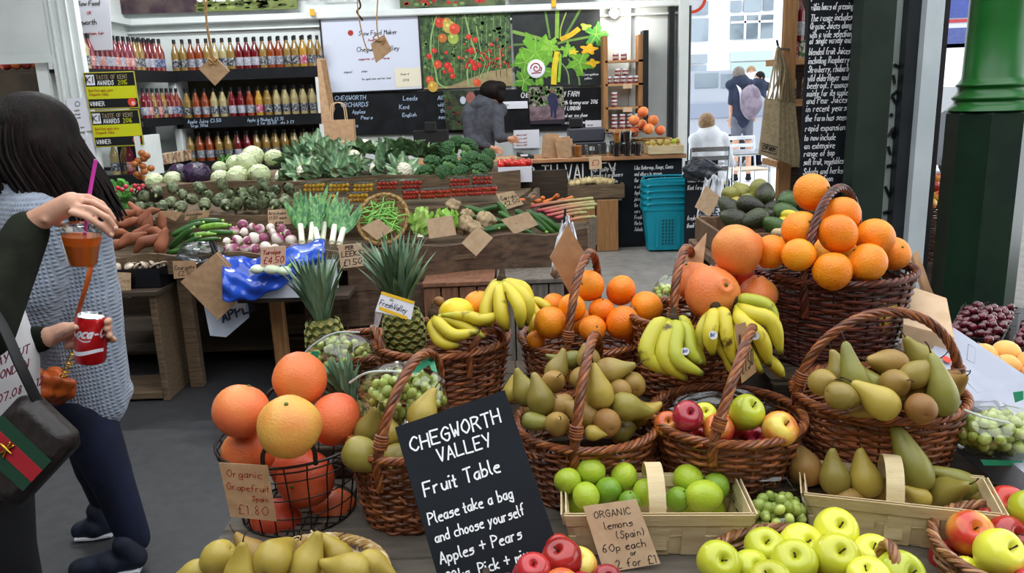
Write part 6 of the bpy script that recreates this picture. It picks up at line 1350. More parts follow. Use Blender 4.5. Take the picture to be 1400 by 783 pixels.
for i in range(7):
 t=i/6;Y=8.0+.5*t;x=at(208+34*t,97,Y=Y).x;b=MB();b.box((x,Y,z3+.055),(.07,.05,.11),bev=.006);o=b.build('biscuit_packet',mat('packet_%d'%(i%3),('9a6a4a','b89a7a','7a5a42')[i%3],'c8b49a',30,.4),smooth=0,loc=(x,Y,z3));tag(o,ORD[i]+' brown packet from left on the low side-wall shelf','packet','packets on the low side-wall shelf')
o,SS_,W,H=poster('pull_up_banner','white pull-up banner with red and grey writing at left',(84,-30),(147,-32),(92,70),mat('banner_white','c4c4cc','d4d2d8',2,.5),7.62)
writing(o,SS_(.004),[('Slow Food',.28,.62,.06),('Chegworth',.1,.36,.07)],W,H,mat('grey_print',''),.008,jit=0,track=.85);writing(o,SS_(.004),[('UK',.5,.5,.04),('good clean fair',.3,.22,.035)],W,H,m_redink,.005,jit=0)
for i,(q,yr)in enumerate((([(114,100),(183,98),(190,144),(122,149)],'2015'),([(123,153),(189,150),(197,194),(131,201)],'2016'))):
 Y=7.20;TLa,TRa,BLa=A(*q[0],Y),A(*q[1],Y),A(*q[3],Y);BRa=TRa+BLa-TLa
 b=MB();b.sheet([p+Vector((0,.01,0))for p in(TLa,TRa,BRa,BLa)],.018);o=b.build('award_sign',mat('sign_black','17171a',rough=.5),smooth=0,loc=(BLa+BRa)/2);tag(o,('upper'if i==0 else 'lower')+' black and yellow taste award sign, dated '+yr,'sign')
 W=(TRa-TLa).length;H=(TLa-BLa).length;f=lambda off:Sof(TLa,TRa,BLa,off)
 y=MB();S=f(.002);y.add([tuple(S(*p))for p in((.01,.27),(.99,.27),(.99,.62),(.01,.62))],[(0,1,2,3)]);y.build('yellow_band',mat('lime_yellow','c9cc1c',rough=.5),o,smooth=0)
 y=MB()
 for a,c in(((0,0),(1,0)),((1,0),(1,1)),((1,1),(0,1)),((0,1),(0,0))):y.tube([S(*a),S(*c)],.005,4)
 y.build('sign_border',mat('gold_line','a8a030',rough=.5),o,smooth=0)
 y=MB();y.add([tuple(S(*p))for p in((.03,.66),(.20,.66),(.20,.95),(.03,.95))],[(0,1,2,3)]);y.build('white_emblem_panel',m_whitecard,o,smooth=0)
 y=MB();text(y,'KI',lambda a,c:f(.004)(a/W,c/H),.05,.008,.035*W,.73*H,jit=0);y.build('emblem_mark',m_ink,o,smooth=0)
 writing(o,f(.004),[('TASTE OF KENT',.24,.82,.11)],W,H,mat('tan_print','a89a78'),.0042,jit=0,track=.72,slant=0);writing(o,f(.004),[('AWARDS',.25,.66,.12)],W,H,m_chalk,.005,jit=0,track=.72,slant=0,name='sign_lettering');writing(o,f(.004),[(yr,.66,.66,.12)],W,H,mat('lime_yellow',''),.0045,jit=0,track=.72,slant=0)
 writing(o,f(.004),[('WINNER',.04,.08,.12)],W,H,m_chalk,.0045,jit=0,track=.7,slant=0);writing(o,f(.004),[('Best Kent apple juice',.05,.48,.07),('Chegworth Valley',.05,.37,.07)],W,H,mat('orange_print','b87a1c'),.004,jit=0,track=.7)
 y=MB();disc2(f(.005),y,.88,.16,.085,W/H,n=18);y.build('apple_print',mat('red_print',''),o,smooth=0);y=MB();disc2(f(.006),y,.90,.13,.04,W/H,n=12);y.build('apple_highlight',mat('pink_print','e8b0b0'),o,smooth=0)
for i,q in enumerate(([(90,135),(120,132),(127,178),(96,182)],[(97,186),(127,183),(133,232),(104,236)])):
 Pn=[A(*p,7.225)for p in q];b=MB();b.sheet(Pn,.003);o=b.build('paper_certificate',m_whitecard,smooth=0,loc=Pn[3]);tag(o,('upper'if i==0 else 'lower')+' white paper certificate on the white corner post','certificate')
 W=(Pn[1]-Pn[0]).length;H=(Pn[0]-Pn[3]).length;writing(o,Sof(Pn[0],Pn[1],Pn[3],.003),[('organic',.3,.62,.05),('certificate',.2,.5,.05),('this is to certify',.1,.4,.04),('the farm',.1,.3,.04),('signed',.5,.12,.04)],W,H,mat('grey_print',''),.003,jit=0,track=.7)
 y=MB();S=Sof(Pn[0],Pn[1],Pn[3],.003);y.tube([S(.5+.11*math.cos(a),.82+.07*math.sin(a))for a in np.arange(12)*PI/6],.003,4,closed=True);y.build('round_stamp',mat('grey_print',''),o,smooth=0)
cabn=thing('bottle_cabinet','dark open cabinet of large bottles below the award signs','cabinet',A(160,245,7.2));x0,x1=A(134,220,7.2).x,A(192,220,7.2).x;zc0=A(160,240,7.2).z
b=MB();b.box(((x0+x1)/2,7.42,zc0/2),(x1-x0,.4,zc0));b.build('cupboard',m_shelf,cabn,smooth=0);b=MB();b.box((x1,7.40,zc0+.16),(.05,.42,.36));b.build('white_side',m_white,cabn,smooth=0);b=MB();b.box(((x0+x1)/2,7.6,zc0+.2),(x1-x0,.02,.42));b.build('back_panel',m_shelf,cabn,smooth=0)
for i,kd in enumerate(('pale','amber','pink','red')):place(PB_[kd],(x0+.08+(x1-x0-.16)*i/3,7.34+.06*(i%2),zc0),s=1.0,label='large '+kd+' bottle in the cabinet under the award signs',cat='bottle')
p=A(195,232,7.0);b=MB()
for i in range(16):b.ell((p.x+.06*math.sin(i*1.3),p.y+.03*math.cos(i*2.1),p.z+.14-.022*i),(.035,.03,.03),n=8,m=6)
o=b.build('onion_string',mat('brown_onion','8a4a1c','b06a2c',12,.4),smooth=180,loc=p);tag(o,'string of brown onions hanging by the white cabinet side','onions')
def pbag(label,c,w,h,d,tilt=0):
 root=thing('paper_carrier_bag',label,'paper bag',c);b=MB();b.box((c[0],c[1],c[2]+h/2),(w,d,h),taper=.97,bev=0);b.build('bag_body',m_kraft,root,smooth=0)
 b=MB();b.box((c[0],c[1]-d/2-.001,c[2]+h*.34),(w*.97,.003,.004));b.build('fold_line',mat('kraft_fold','8a6a4c'),root,smooth=0)
 for s in(-1,1):b=MB();b.tube(smoothpath([(c[0]-w*.25,c[1]+s*d*.4,c[2]+h*.95),(c[0]-w*.18,c[1]+s*d*.4,c[2]+h*1.3),(c[0]+w*.18,c[1]+s*d*.4,c[2]+h*1.3),(c[0]+w*.25,c[1]+s*d*.4,c[2]+h*.95)],5),.005,6);b.build('rope_handle',m_kraft_l,root)
 return root
p=A(468,205,8.3);pbag('brown paper carrier bag with twine handles beside the shelves',(p.x,8.27,A(462,222,7.9).z-.1),.30,.50,.12)
p=A(462,222,7.9);pbag('lower brown paper bag in front of the carrier bag',(p.x+.05,7.95,p.z-.1),.36,.22,.12)
pz=p.z-.1;cbx=thing('low_cupboard','black low cupboard under the brown paper carrier bags','cupboard',(p.x+.05,8.1,0));b=MB();b.box((p.x+.05,8.1,pz/2),(.55,.55,pz-.002),bev=.005);b.build('carcass',m_shelf,cbx,smooth=0);b=MB();b.box((p.x+.05,7.815,pz/2),(.5,.015,pz-.1));b.build('door',m_black,cbx,smooth=0)
b=MB()
for i in range(6):b.sheet([A(433+i*1.5,80,8.4+i*.02),A(438+i*1.5,80,8.4+i*.02),A(453+i,165-i*3,8.4+i*.02),A(440+i,170-i*3,8.4+i*.02)],.008)
o=b.build('paper_bag_stack',m_kraft,smooth=0,loc=A(445,160,8.4));tag(o,'narrow stack of brown paper bags hung on the shelf end','paper bags')
def hang(label,pts,Y,strings,bow=True):
 P=[A(x,y,Y)for x,y in pts];b=MB();b.sheet(P,.012);o=b.build('hanging_tag',m_kraft,smooth=0,loc=P[0]);tag(o,label,'paper tag')
 s=MB()
 for st_ in strings:s.tube(smoothpath([A(x,y,Y-.015)for x,y in st_],4),.0045,5)
 s.build('twine',mat('twine','b08a5c',rough=.9),o)
hang('kraft tag hanging on twine in front of the bottle shelves',[(292,76),(314,97),(294,117),(272,94)],5.5,[[(291,84),(283,40),(279,-10)],[(293,84),(283,30),(283,-10)],[(291,84),(284,80),(287,88),(292,84),(298,80),(296,88),(291,85)]])
hang('small kraft tag hanging on string before the certificate',[(525,47),(536,69),(514,86),(507,60)],5.5,[[(518,56),(515,30),(517,-10)],[(503,72),(496,50),(490,20),(488,-10)],[(518,56),(510,52),(516,48),(520,56),(526,52),(522,60)]])
b=MB();b.tube(smoothpath([A(487,-10,5.5),A(493,8,5.5),(A(488,16,5.5)),A(496,28,5.5)],5),.006,6);o=b.build('bent_wire_hook',m_metal,loc=A(487,0,5.5));tag(o,'bent dark wire hook hanging above the certificate','hook')
cx0,cx1=-1.0,A(937,240,7.6).x;ct=thing('service_counter','wooden service counter with chalk-lettered black front','counter',((cx0+cx1)/2,7.9,0));CZ=.90
b=MB();b.box(((cx0+cx1)/2,7.95,CZ-.02),(cx1-cx0+.04,.62,.04),bev=.006);b.build('worktop',mat('counter_wood','9a6c48','b5845c',5,.45,.1,40,stretch=(1,9,9)),ct,smooth=0)
b=MB();b.box(((cx0+cx1)/2,8.0,(CZ-.05)/2),(cx1-cx0-.02,.5,CZ-.052));b.build('base_cabinet',m_black,ct,smooth=0)
pan=[]
for i,(u0,u1)in enumerate(((cx0,A(827,240,7.6).x),(A(828,240,7.6).x,cx1))):
 b=MB();b.box(((u0+u1)/2,7.735,.425),(u1-u0-.008,.02,.85));pan.append(b.build('chalk_panel',m_slate,ct,smooth=0))
S=plane_map((A(742,253,7.72).x,7.722,.0),(1,0,0),(0,0,1),.001);t=MB();text(t,'TH VALLEY',S,.15,.013,0,A(742,247.5,7.72).z,track=.60,jit=.1,slant=0);text(t,'CHEGWOR',S,.17,.014,-.98,A(742,251,7.72).z,track=.85,jit=.1,slant=0)
text(t,'farm grown fruit & juices',S,.06,.006,-.2,.60,track=.8);t.build('big_chalk_lettering',m_chalk,ct,smooth=0)
t=MB();xx=A(808,240,7.6).x
def chlines(t,x,z,lines,h,dz,w=.005,Yp=7.722,tr=.72,dx=0):
 for i,s in enumerate(lines):text(t,s,plane_map((x+dx*i,Yp,z-dz*i),(1,0,0),(0,0,1),.001),h,w,0,0,track=tr,jit=.25)
chlines(t,xx+.02,.76,['High Quality with','farmers & producers','We are family run','fruit farm in Kent','all our produce is','grown by us for you','Organic apples','Pears & plums','Cherries','Berries of all','sorts in season','Asparagus','Rhubarb'],.036,.058,tr=.58)
chlines(t,A(868,240,7.7).x,.76,['Like Bettermap, Rouge, Coxes','and others in season.','Our Juice range includes','a wide variety of blended','Apple and pear','juices made on','the farm with','care','Fresh cut','Herbs','Salads'],.036,.06,tr=.52)
t.build('small_chalk_lettering',m_chalk,ct,smooth=0)
kc('small pink-brown card taped on the counter edge',[(805,214),(822,213),(823,230),(806,232)],7.62,[('£3',.2,.3,.4)],ink=m_redink,w=.006)
def tz(x,y=214):return at(x,y,Z=CZ)
def cup(label,x,Y,fill,s=1.,z=CZ+.001):
 c=Vector((A(x,214,Y).x,Y,z));root=thing('plastic_cup',label,'cup',c);b=MB();b.lathe([(.030*s,0),(.030*s,.001),(.042*s,.10*s),(.040*s,.10*s),(.029*s,.003),(0,.003),(0,0),(.03*s,0)],16);b.build('clear_cup',m_clear,root,smooth=40,loc=(0,0,0))
 if fill:b=MB();b.lathe([(0,.004),(.027*s,.004),(.037*s,.09*s),(0,.094*s)],14);b.build('contents',fill,root,smooth=60,loc=(0,0,0))
cj=mat('carrot_sticks','d8701c','e8943c',30,.5);db=mat('dark_berries','1c1018','3c1424',40,.3,.8,200)
cup('clear cup of orange fruit left on the counter',790,7.68,cj,1.2)
for i,x in enumerate((806,824,838)):cup(ORD[i]+' empty clear tub from left on the counter',x,7.7,None,1.1)
for i,x in enumerate((843,858,872)):cup(ORD[i]+' clear cup of dark berries from left on the counter',x,7.66,db,1.2)
cup('stacked upper cup of orange fruit on the counter',844,7.66,cj,1.1,CZ+.125);cup('stacked upper cup of dark berries on the counter',858,7.66,db,1.1,CZ+.125)
p=Vector((A(852,183,7.95).x,7.98,CZ));zz=A(852,183,7.98).z;root=thing('weighing_scale','steel weighing scale with a wide shallow dish','scale',p)
b=MB();b.lathe([(0,0),(.07,0),(.185,.045),(.19,.05),(.17,.045),(.06,.006),(0,.006)],32,0,(p.x,p.y,zz-.03));b.build('steel_dish',m_steel,root,smooth=60)
b=MB();b.box((p.x,p.y,CZ+.06),(.24,.22,.12),bev=.01);b.tube([(p.x,p.y,CZ+.1),(p.x,p.y,zz-.03)],.03,10);b.build('scale_body',m_black,root,smooth=0)
p=Vector((A(802,190,8.05).x,8.1,CZ));root=thing('cash_till','dark grey till with paper receipt slot on the counter','till',p);w_=.36
b=MB();b.box((p.x,p.y,CZ+.06),(w_,.3,.12),bev=.008);b.build('cash_drawer',mat('till_grey','2c2e36',rough=.5),root,smooth=0);b=MB();b.box((p.x,p.y+.02,CZ+.19),(w_,.26,.13),bev=.01);b.build('till_body',mat('till_light','3c3e48',rough=.5),root,smooth=0)
b=MB();b.box((p.x-.1,p.y+.02,CZ+.31),(.13,.16,.10),bev=.01);b.build('receipt_printer',m_black,root,smooth=0);b=MB();b.box((p.x+.04,p.y-.152,CZ+.06),(.05,.003,.04));b.build('white_sticker',m_whitecard,root,smooth=0)
for i,(x,w_,h_,t_)in enumerate(((752,.16,.20,.3),(773,.15,.17,-.3))):
 c=Vector((A(x,205,7.75).x,7.75+i*-.05,CZ));b=MB();b.box((0,0,h_/2),(w_,.10,h_),taper=.9);b.box((.0,0,h_+.012),(w_*.8,.03,.03));V=[v+np.array(c)for v in b.v];b.v=V
 o=b.build('crumpled_paper_bag',m_kraft,smooth=0,loc=c);o.rotation_euler=(0,t_*.4,t_);tag(o,('taller open brown paper bag left on the counter','shorter brown paper bag right on the counter')[i],'paper bag')
p=Vector((A(718,213,7.75).x,7.75,CZ));root=thing('card_reader','dark card reader standing on the counter','card reader',p);b=MB();b.box((p.x,p.y,CZ+.03),(.17,.09,.045),Matrix.Rotation(.25,3,'Y'),bev=.008);b.build('reader_body',mat('till_grey',''),root,smooth=0);b=MB();b.box((p.x-.01,p.y-.045,CZ+.036),(.07,.004,.02));b.build('screen',m_whitecard,root,smooth=0)
b=MB();b.sheet([tz(680,220),tz(706,219),tz(708,214)+Vector((0,.05,0)),tz(678,215)+Vector((0,.05,0))],.01);o=b.build('brown_mat',m_kraft,smooth=0,loc=tz(690));tag(o,'flat brown paper lying on the counter left end','paper')
cr_=(A(884,212,7.72).x,A(932,210,7.72).x);crate('fruit_crate','low pale crate of pears on the counter end',((cr_[0]+cr_[1])/2,7.75),(cr_[1]-cr_[0],.26,.09),CZ+.001,m_chip,1)
pile([(892,196,7.72,0,.9),(902,195,7.76,0,.9),(912,195,7.74,0,.9),(921,193,7.74,1,.9),(926,192,7.78,0,.8),(886,197,7.76,0,.8)],.035,{0:(P_pearB,m_pear_y,'yellow'),1:(P_lime,m_lime,'green')},'fruit','fruit','in the crate on the counter end','fruit in the counter crate',tol=2,rel=False)
cc=Vector((A(892,190,8.06).x,8.08,CZ));wicker('wicker_basket','pale basket of grapefruit on the far counter',(cc.x,cc.y),CZ+.001,.12,.19,.17,seed=41,mats=m_straw,pal=('b8945c','a8844e','c9a878'),nst=24,pitch=.012)
pile([(879,153,8.10),(867,167,8.0),(893,167,8.02),(867,178,8.02,0,.9),(888,175,7.96),(902,177,8.02,0,.9),(878,170,8.16,0,.9)],.062,{0:(P_gf[0],m_gfruit,'orange-pink')},'grapefruit','grapefruit','on the far counter','grapefruit on the far counter',tol=7)
js=thing('jar_shelf','narrow wooden wall shelf of jam jars by the doorway','shelf',A(855,180,8.8));y0=8.72;jx0,jx1=A(828,120,y0).x,A(880,120,y0).x;jz0,jz1=A(850,182,y0).z,A(850,48,y0).z
for x,m_ in((jx0,m_wood_v),(jx1-.03,m_wood_v)):b=MB();b.box((x,8.82,(jz0+jz1)/2),(.05,.20,jz1-jz0));b.build('side_board',m_,js,smooth=0)
b=MB();b.box((jx1+.02,8.80,(jz0+jz1)/2+.02),(.055,.2,jz1-jz0+.04));b.build('black_edge',m_black,js,smooth=0)
sh=[A(850,y,y0).z for y in(82,114,146,176)]
for z in sh:b=MB();b.box(((jx0+jx1)/2,8.82,z-.012),(jx1-jx0,.20,.022));b.build('shelf_board',mat('shelf_pine','a8784c','bd9060',6,.6,stretch=(1,9,9)),js,smooth=0)
for z in sh[1:3]:b=MB();b.box(((jx0+jx1)/2+.03,8.715,z-.03),(.10,.006,.05));b.build('price_label',m_kraft_l,js,smooth=0)
b=MB();b.lathe(prof([(0,0),(.030,0),(.033,.006),(.033,.05),(.029,.06),(0,.06)],2),14);P_jar=mk('jam_jar',b,mat('jam','5a1420','8a2430',20,.15,coat=.6),60);s=MB();s.lathe([(0,.058),(.031,.058),(.031,.076),(0,.076)],14);sub('white_lid',s,m_whitecard,P_jar,40);s=MB();s.lathe([(.0335,.018),(.034,.019),(.034,.040),(.0335,.041)],14);sub('paper_label',s,mat('jar_label','a8948c','c8b8b0',40),P_jar,40)
def jars(z,xs,n2,tagw):
 for k,(x,lv)in enumerate(xs):place(P_jar,(A(x,120,8.77).x,8.77,z+lv*.078),s=1.,label='jam jar, %s from left, %s level, on %s'%(ORD[sum(1 for a,c in xs[:k]if c==lv)],('lower','upper')[lv],tagw),cat='jar',group='jam jars on '+tagw)
jars(sh[0],[(842,0),(853,0)],0,'the top jar board');jars(sh[1],[(832.5,0),(843,0),(852.5,0),(862,0),(871,0),(845,1),(855,1)],0,'the second jar board');jars(sh[2],[(840,0),(840,1)],0,'the third jar board');jars(sh[3],[(840,0),(851,0),(861,0),(840,1),(851,1),(861,1),(871,1),(871,0)],0,'the lowest jar board')
p=A(590,195,8.3);root=thing('screen_monitor','black screen behind the broccoli near the shopkeeper','monitor',p);b=MB();b.box((p.x,8.3,p.z+.02),(.36,.06,.22),bev=.01);b.build('screen_casing',m_black,root,smooth=0);b=MB();b.box((p.x,8.3,p.z+.16),(.12,.1,.1),bev=.01);b.build('printer_top',m_black,root,smooth=0);b=MB();b.tube([(p.x,8.32,p.z-.09),(p.x,8.32,CZ)],.03,8);b.build('stand',m_black,root)
tb=at(910,342,Z=0);m_teal=mat('teal_plastic','0f93a8',rough=.35)
def tbasket(z,label,wheels=False):
 root=thing('shopping_basket',label,'shopping basket',(tb.x,7.53,z),'teal shopping baskets');w,d,h=.45,.27,.43;N=32;e=.35
 def ring(s,zz):return[(s*w/2*np.sign(math.cos(a))*abs(math.cos(a))**e,s*d/2*np.sign(math.sin(a))*abs(math.sin(a))**e,zz)for a in np.arange(N)*2*PI/N]
 V=ring(.78,.02)+ring(.97,h)+ring(1.0,h)+ring(1.02,h+.005)+ring(1.02,h-.03)+ring(.98,h-.03);b=MB();b.add(V,[(k*N+i,k*N+(i+1)%N,k*N+N+(i+1)%N,k*N+N+i)for k in range(5)for i in range(N)]+[tuple(range(N))]);b.build('basket_shell',m_teal,root,smooth=30,loc=(0,0,0))
 for s in(-1,1):b=MB();b.tube(smoothpath([(-w*.42,s*d*.48,h+.01),(-w*.36,s*d*.50,h+.035),(w*.36,s*d*.50,h+.035),(w*.42,s*d*.48,h+.01)],5),.009,6);b.build('handle',m_teal,root,loc=(0,0,0))
 if wheels:
  b=MB()
  for r in range(8):
   for c in range(4):b.box((-.045+.03*c,-d*(.39+.07*r/8)-.004,.08+.032*r),(.016,.006,.020),mi=0)
  b.build('grille_slots',mat('dark_teal','06525e'),root,smooth=0,loc=(0,0,0));b=MB()
  for x in(-.10,.10):b.box((x,-d*.43,.19),(.02,.03,.30),bev=.004)
  b.build('moulded_ribs',m_teal,root,smooth=0,loc=(0,0,0))
  for x in(-.15,.15):b=MB();b.lathe([(0,-.01),(.02,-.01),(.02,.01),(0,.01)],12,0,(x,-.05,.02),frame_from((1,0,0)));b.build('wheel',m_black,root,smooth=30,loc=(0,0,0))
for i in range(5):tbasket(.0+i*.058,'teal shopping basket, '+('bottom one with wheels','second from bottom','middle of the stack','second from top','topmost of the stack')[i],i==0)
b=MB();q=[A(937,232,7.3),A(981,230,7.3),A(977,335,7.3),A(937,338,7.3)];b.sheet([Vector((q[0].x,7.3,.86)),Vector((q[1].x,7.3,.86)),Vector((q[1].x,7.3,.02)),Vector((q[0].x,7.3,.02))],.03);o=b.build('chalkboard',m_slate,smooth=0,loc=(q[0].x,7.3,0));tag(o,'low chalkboard behind the white sacks at doorway','chalkboard')
t=MB();chlines(t,q[0].x+.02,.74,['All our fruit','comes from','Kent farm','','','','fresh daily','thank you'],.04,.07,Yp=7.283,tr=.5);t.build('chalk_lettering',m_chalk,o,smooth=0)
b=MB();rumple(b,A(957,232,7.15),(.16,.08,.09),amp=.2,seed=51);o=b.build('black_sack',mat('black_plastic_sack','1c1e24','3a3e48',20,.3),smooth=180,loc=A(957,232,7.15));tag(o,'crumpled dark plastic sack over the doorway board','sack')
root=thing('white_sacks','white printed sacks hanging at the doorway','carrier bags',A(972,275,6.6));b=MB()
def wf2(u,v):return at(950+14*(1-v)+40*u*(.6+.5*v),242+64*v+4*math.sin(u*9),Y=6.6+.03*math.sin(u*20+v*5)+.02*math.sin(v*13))
b.grid(wf2,24,16);ob=b.build('sack_film',mat('white_plastic',''),root,smooth=180);md=ob.modifiers.new('thick','SOLIDIFY');md.thickness=.006
t=MB();chlines(t,A(955,292,6.55).x,A(955,292,6.55).z,['APPLES','PEARS'],.05,.07,.01,6.54,tr=.7);t.build('printed_letters',mat('navy_print',''),root,smooth=0)
b=MB();b.tube([A(972,245,6.62),Vector((A(972,245,6.62).x,6.62,0))],.012,8);b.build('stand_pole',m_metal,root)
b=MB();Pq=[A(965,253,6.5),A(985,270,6.5),A(970,296,6.5),A(950,283,6.5)];b.sheet(Pq,.01);tag(b.build('paper_tag',m_kraft_l,smooth=0,loc=Pq[0]),'kraft card hanging in front of the white sacks','paper tag')
us=thing('wooden_rack','wooden rack with drinks behind the long chalk menu','rack',A(1085,330,4.62));ux=A(1073,150,4.6).x
b=MB();b.box((ux+.035,4.68,1.5),(.07,.05,3.0));b.build('upright',m_wood_v,us,smooth=0);b=MB();b.box((ux+.33,4.70,1.5),(.05,.05,3.0));b.build('upright',m_wood_v,us,smooth=0)
b=MB();b.box((ux*4.95/4.6+.24,4.95,1.2),(.40,.02,2.4));b.build('back_panel',m_wood_d,us,smooth=0)
rz=[A(1090,y,4.62).z for y in(80,138,222)]
for z in rz:b=MB();b.box((ux+.18,4.80,z-.012),(.38,.28,.035));b.build('shelf_board',mat('shelf_pine',''),us,smooth=0)
place(PB_['red'],(A(1092,40,4.72).x,4.74,rz[0]+.10),s=.95,label='tall red bottle on the rack top by the chalk menu',cat='bottle')
for i in range(2):x=A((1086,1097)[i],60,4.72).x;b=MB();b.box((x,4.74,rz[0]+.052),(.042,.06,.10),bev=.004);tag(b.build('juice_carton',mat(('pink_pack','green_pack')[i],('c02c58','4a6a3c')[i],'d8d0cc',40,.4,ramp=(.5,.6)),smooth=0,loc=(x,4.74,rz[0])),('pink patterned drink pack on the wooden rack','green patterned drink pack on the wooden rack')[i],'packet')
for i,kd in enumerate(('pale','amber','pale')):place(PB_[kd],(ux+.10+.08*i,4.78,rz[1+(i>1)]+.006),s=.6,label='small %s bottle on the rack, %s shelf, place %s'%(kd,('second','third')[i>1],ORD[i]),cat='bottle')
hk=A(1066,62,4.5);root0=thing('hook_rail','black iron hook holding the canvas bags','hook',hk);b=MB();b.tube(smoothpath([A(1062,55,4.45),A(1066,66,4.48),(ux+.03,4.66,A(1066,66,4.5).z)],5),.006,6);b.build('iron_hook',m_black,root0)
for i in range(5):
 Y=4.45+.035*i;dx=i*6.5;lab=('front canvas tote bag with a small printed stamp','second canvas tote bag in the hanging stack','third canvas tote bag in the hanging stack','fourth canvas tote bag in the hanging stack','rearmost canvas tote bag in the hanging stack')[i]
 P=[A(1046+dx*1.2,134+i,Y),A(1066+dx*.8,137+i,Y),A(1064+dx*1.2,218+3*i,Y),A(1037+dx*1.5,211+3*i,Y)];root=thing('tote_bag',lab,'tote bag',P[3],'canvas tote bags');mm=mat('canvas','9a8868','ac9a7a',60,.9,.3,200,var=.06)
 b=MB();b.sheet(P,.012);b.build('bag_body',mm,root,smooth=0)
 for a in(.15,.8):b=MB();b.tube(smoothpath([P[0].lerp(P[1],a),A(1062+(a-.5)*14+dx*.4,95,Y),A(1064,63,Y),A(1070+(a-.5)*8+dx*.2,95,Y),P[0].lerp(P[1],min(1,a+.2))],5),.012,5,flat=.3);b.build('handle',mm,root)
 if i==0:
  t=MB();text(t,'CVFARM',lambda a,c:P[3]+(P[2]-P[3]).normalized()*a+(P[0]-P[3]).normalized()*c+Vector((0,-.008,0)),.022,.004,.015,.035,track=.6,jit=0);t.build('printed_stamp',m_ink,root,smooth=0);b=MB();S=lambda a,c:P[3]+(P[2]-P[3]).normalized()*a+(P[0]-P[3]).normalized()*c+Vector((0,-.008,0));b.tube([S(.01,.025),S(.10,.025),S(.10,.065),S(.01,.065)],.0018,4,closed=True);b.build('stamp_border',m_ink,root,smooth=0)
Yc=4.2;TL,TR,BL=A(1104,-60,Yc),A(1176,-60,Yc),A(1090,300,Yc);xl_,xr_=A(1099,150,Yc).x,A(1171,150,Yc).x;zb_,zt_=0.03,2.35
b=MB();b.box(((xl_+xr_)/2,Yc+.012,(zb_+zt_)/2),(xr_-xl_,.024,zt_-zb_));o=b.build('chalkboard',m_slate,smooth=0,loc=((xl_+xr_)/2,Yc,zb_));tag(o,'tall narrow chalk menu describing the juice range','chalkboard')
t=MB();ls=['picked fresh','within hours of pressing','The range includes','Organic Juices along','with a wide selection','of single variety and','blended fruit Juices','including Raspberry','Strawberry, rhubarb','wild elderflower and','beetroot. Famous','mainly for its apple','and Pear Juices','in recent years','the farm has seen','rapid expansion','to now include','an extensive','range of top','soft fruit, vegetables','Salads and herbs','available Soon']
ys=[-8,7,22,33,44.5,53,68,80,92,104,114,124.5,134.5,145.5,158.5,172,185,196,206.5,218,231,241.5]
for s,y in zip(ls,ys):
 W_=(xr_-xl_-.03);n=sum(3.2 if c==' 'else 2.6 if c in "il.,:;'!1tjI"else 4.6 if c.islower()else 5.6 for c in s);h=.032;tr=min(1.1,W_*(.66+.20*(len(s)>14))/(n*h/6));text(t,s,plane_map((xl_+.012,Yc,A(1135,y+6,Yc).z),(1,0,0),(0,0,1),.001),h,.0042,0,0,track=tr,jit=.25)
t.build('chalk_lettering',m_chalk,o,smooth=0)
m_gpost=mat('dark_green_paint','15231a','1c2c20',6,.45);m_green=mat('bright_green_paint','155a1e','1a6624',5,.35,coat=.15);m_deep=mat('deep_green_paint','12241c','17301f',5,.35)
def vpost(px0,px1,Y,m,name,label,dep=.1,dy=0):
 x0,x1=A(px0,150,Y).x,A(px1,150,Y).x;b=MB();b.box(((x0+x1)/2,Y+dep/2,1.9),(x1-x0,dep,3.8));return struct(name,b,m,label)
vpost(1172,1216,4.0,m_gpost,'trim_7','dark green post right of the chalk menu',.12)
gp=vpost(1213,1234,4.06,mat('worn_white_paint','9aa5a0','aab4b0',4,.5),'trim_8','white strip with black painted strokes');x0=A(1214,150,4.06).x
b=MB()
for y,pts in((88,[(0,0),(.02,-.01),(.05,0),(.055,.02)]),(105,[(0,.01),(.01,-.03)]),(125,[(0,-.02),(.03,.005),(.045,0)]),(137,[(0,.02),(.035,-.03)]),(158,[(0,.01),(.01,0)]),(180,[(0,-.02),(.02,.02),(.02,-.03)]),(205,[(.0,.02),(.015,-.02)]),(232,[(.0,.02),(.03,.02),(.03,-.04)]),(262,[(0,.03),(.03,-.03),(.045,-.06)]),(290,[(.0,.0),(.04,.01)])):
 z=A(1222,y,4.06).z;b.tube([(x0+.012+p[0],4.054,z+p[1])for p in(smoothpath([(q[0],q[1])for q in pts],4)if len(pts)>2 else pts)],.0075,5)
ob=b.build('painted_strokes',m_black,smooth=0);ob['kind']='structure';ob.parent=gp
vpost(1232,1258,4.0,mat('black_steel','1a1e22','24292c',6,.4),'trim_9','black steel post beside the white strip',.12)
vpost(1256,1280,3.95,mat('door_white','b8c2c6','c8d0d2',3,.5),'trim_10','white door edge left of the green column',.10)
vpost(1281,1287,3.96,m_black,'trim_11','thin black strip edging the white door',.05)
vpost(1395,1409,4.6,mat('pale_strip','c8c8c0','d4d4cc',3,.5),'trim_12','pale upright strip at the right picture edge',.08)
cxx,cyy=A(1347,250,4.0).x,4.02;col_=thing('iron_column','green cast-iron column on a dark octagonal base','column',(cxx,cyy,0));zm=A(1342,152,4.0).z
b=MB();b.lathe([(0,0),(.192,0),(.192,zm-.01),(.185,zm),(0,zm)],8,rot=Matrix.Rotation(.30,3,'Z'));b.build('octagonal_plinth',m_deep,col_,smooth=0,loc=(0,0,0))
b=MB();b.lathe(prof([(.0,zm),(.18,zm),(.186,zm+.02),(.172,zm+.035),(.166,zm+.05),(.178,zm+.065),(.158,zm+.09),(.152,zm+.11),(.164,zm+.125),(.152,zm+.14),(.140,zm+.16)],3)+[(.136,zm+.4),(.13,3.8),(0,3.8)],40);b.build('round_shaft',m_green,col_,smooth=60,loc=(0,0,0))
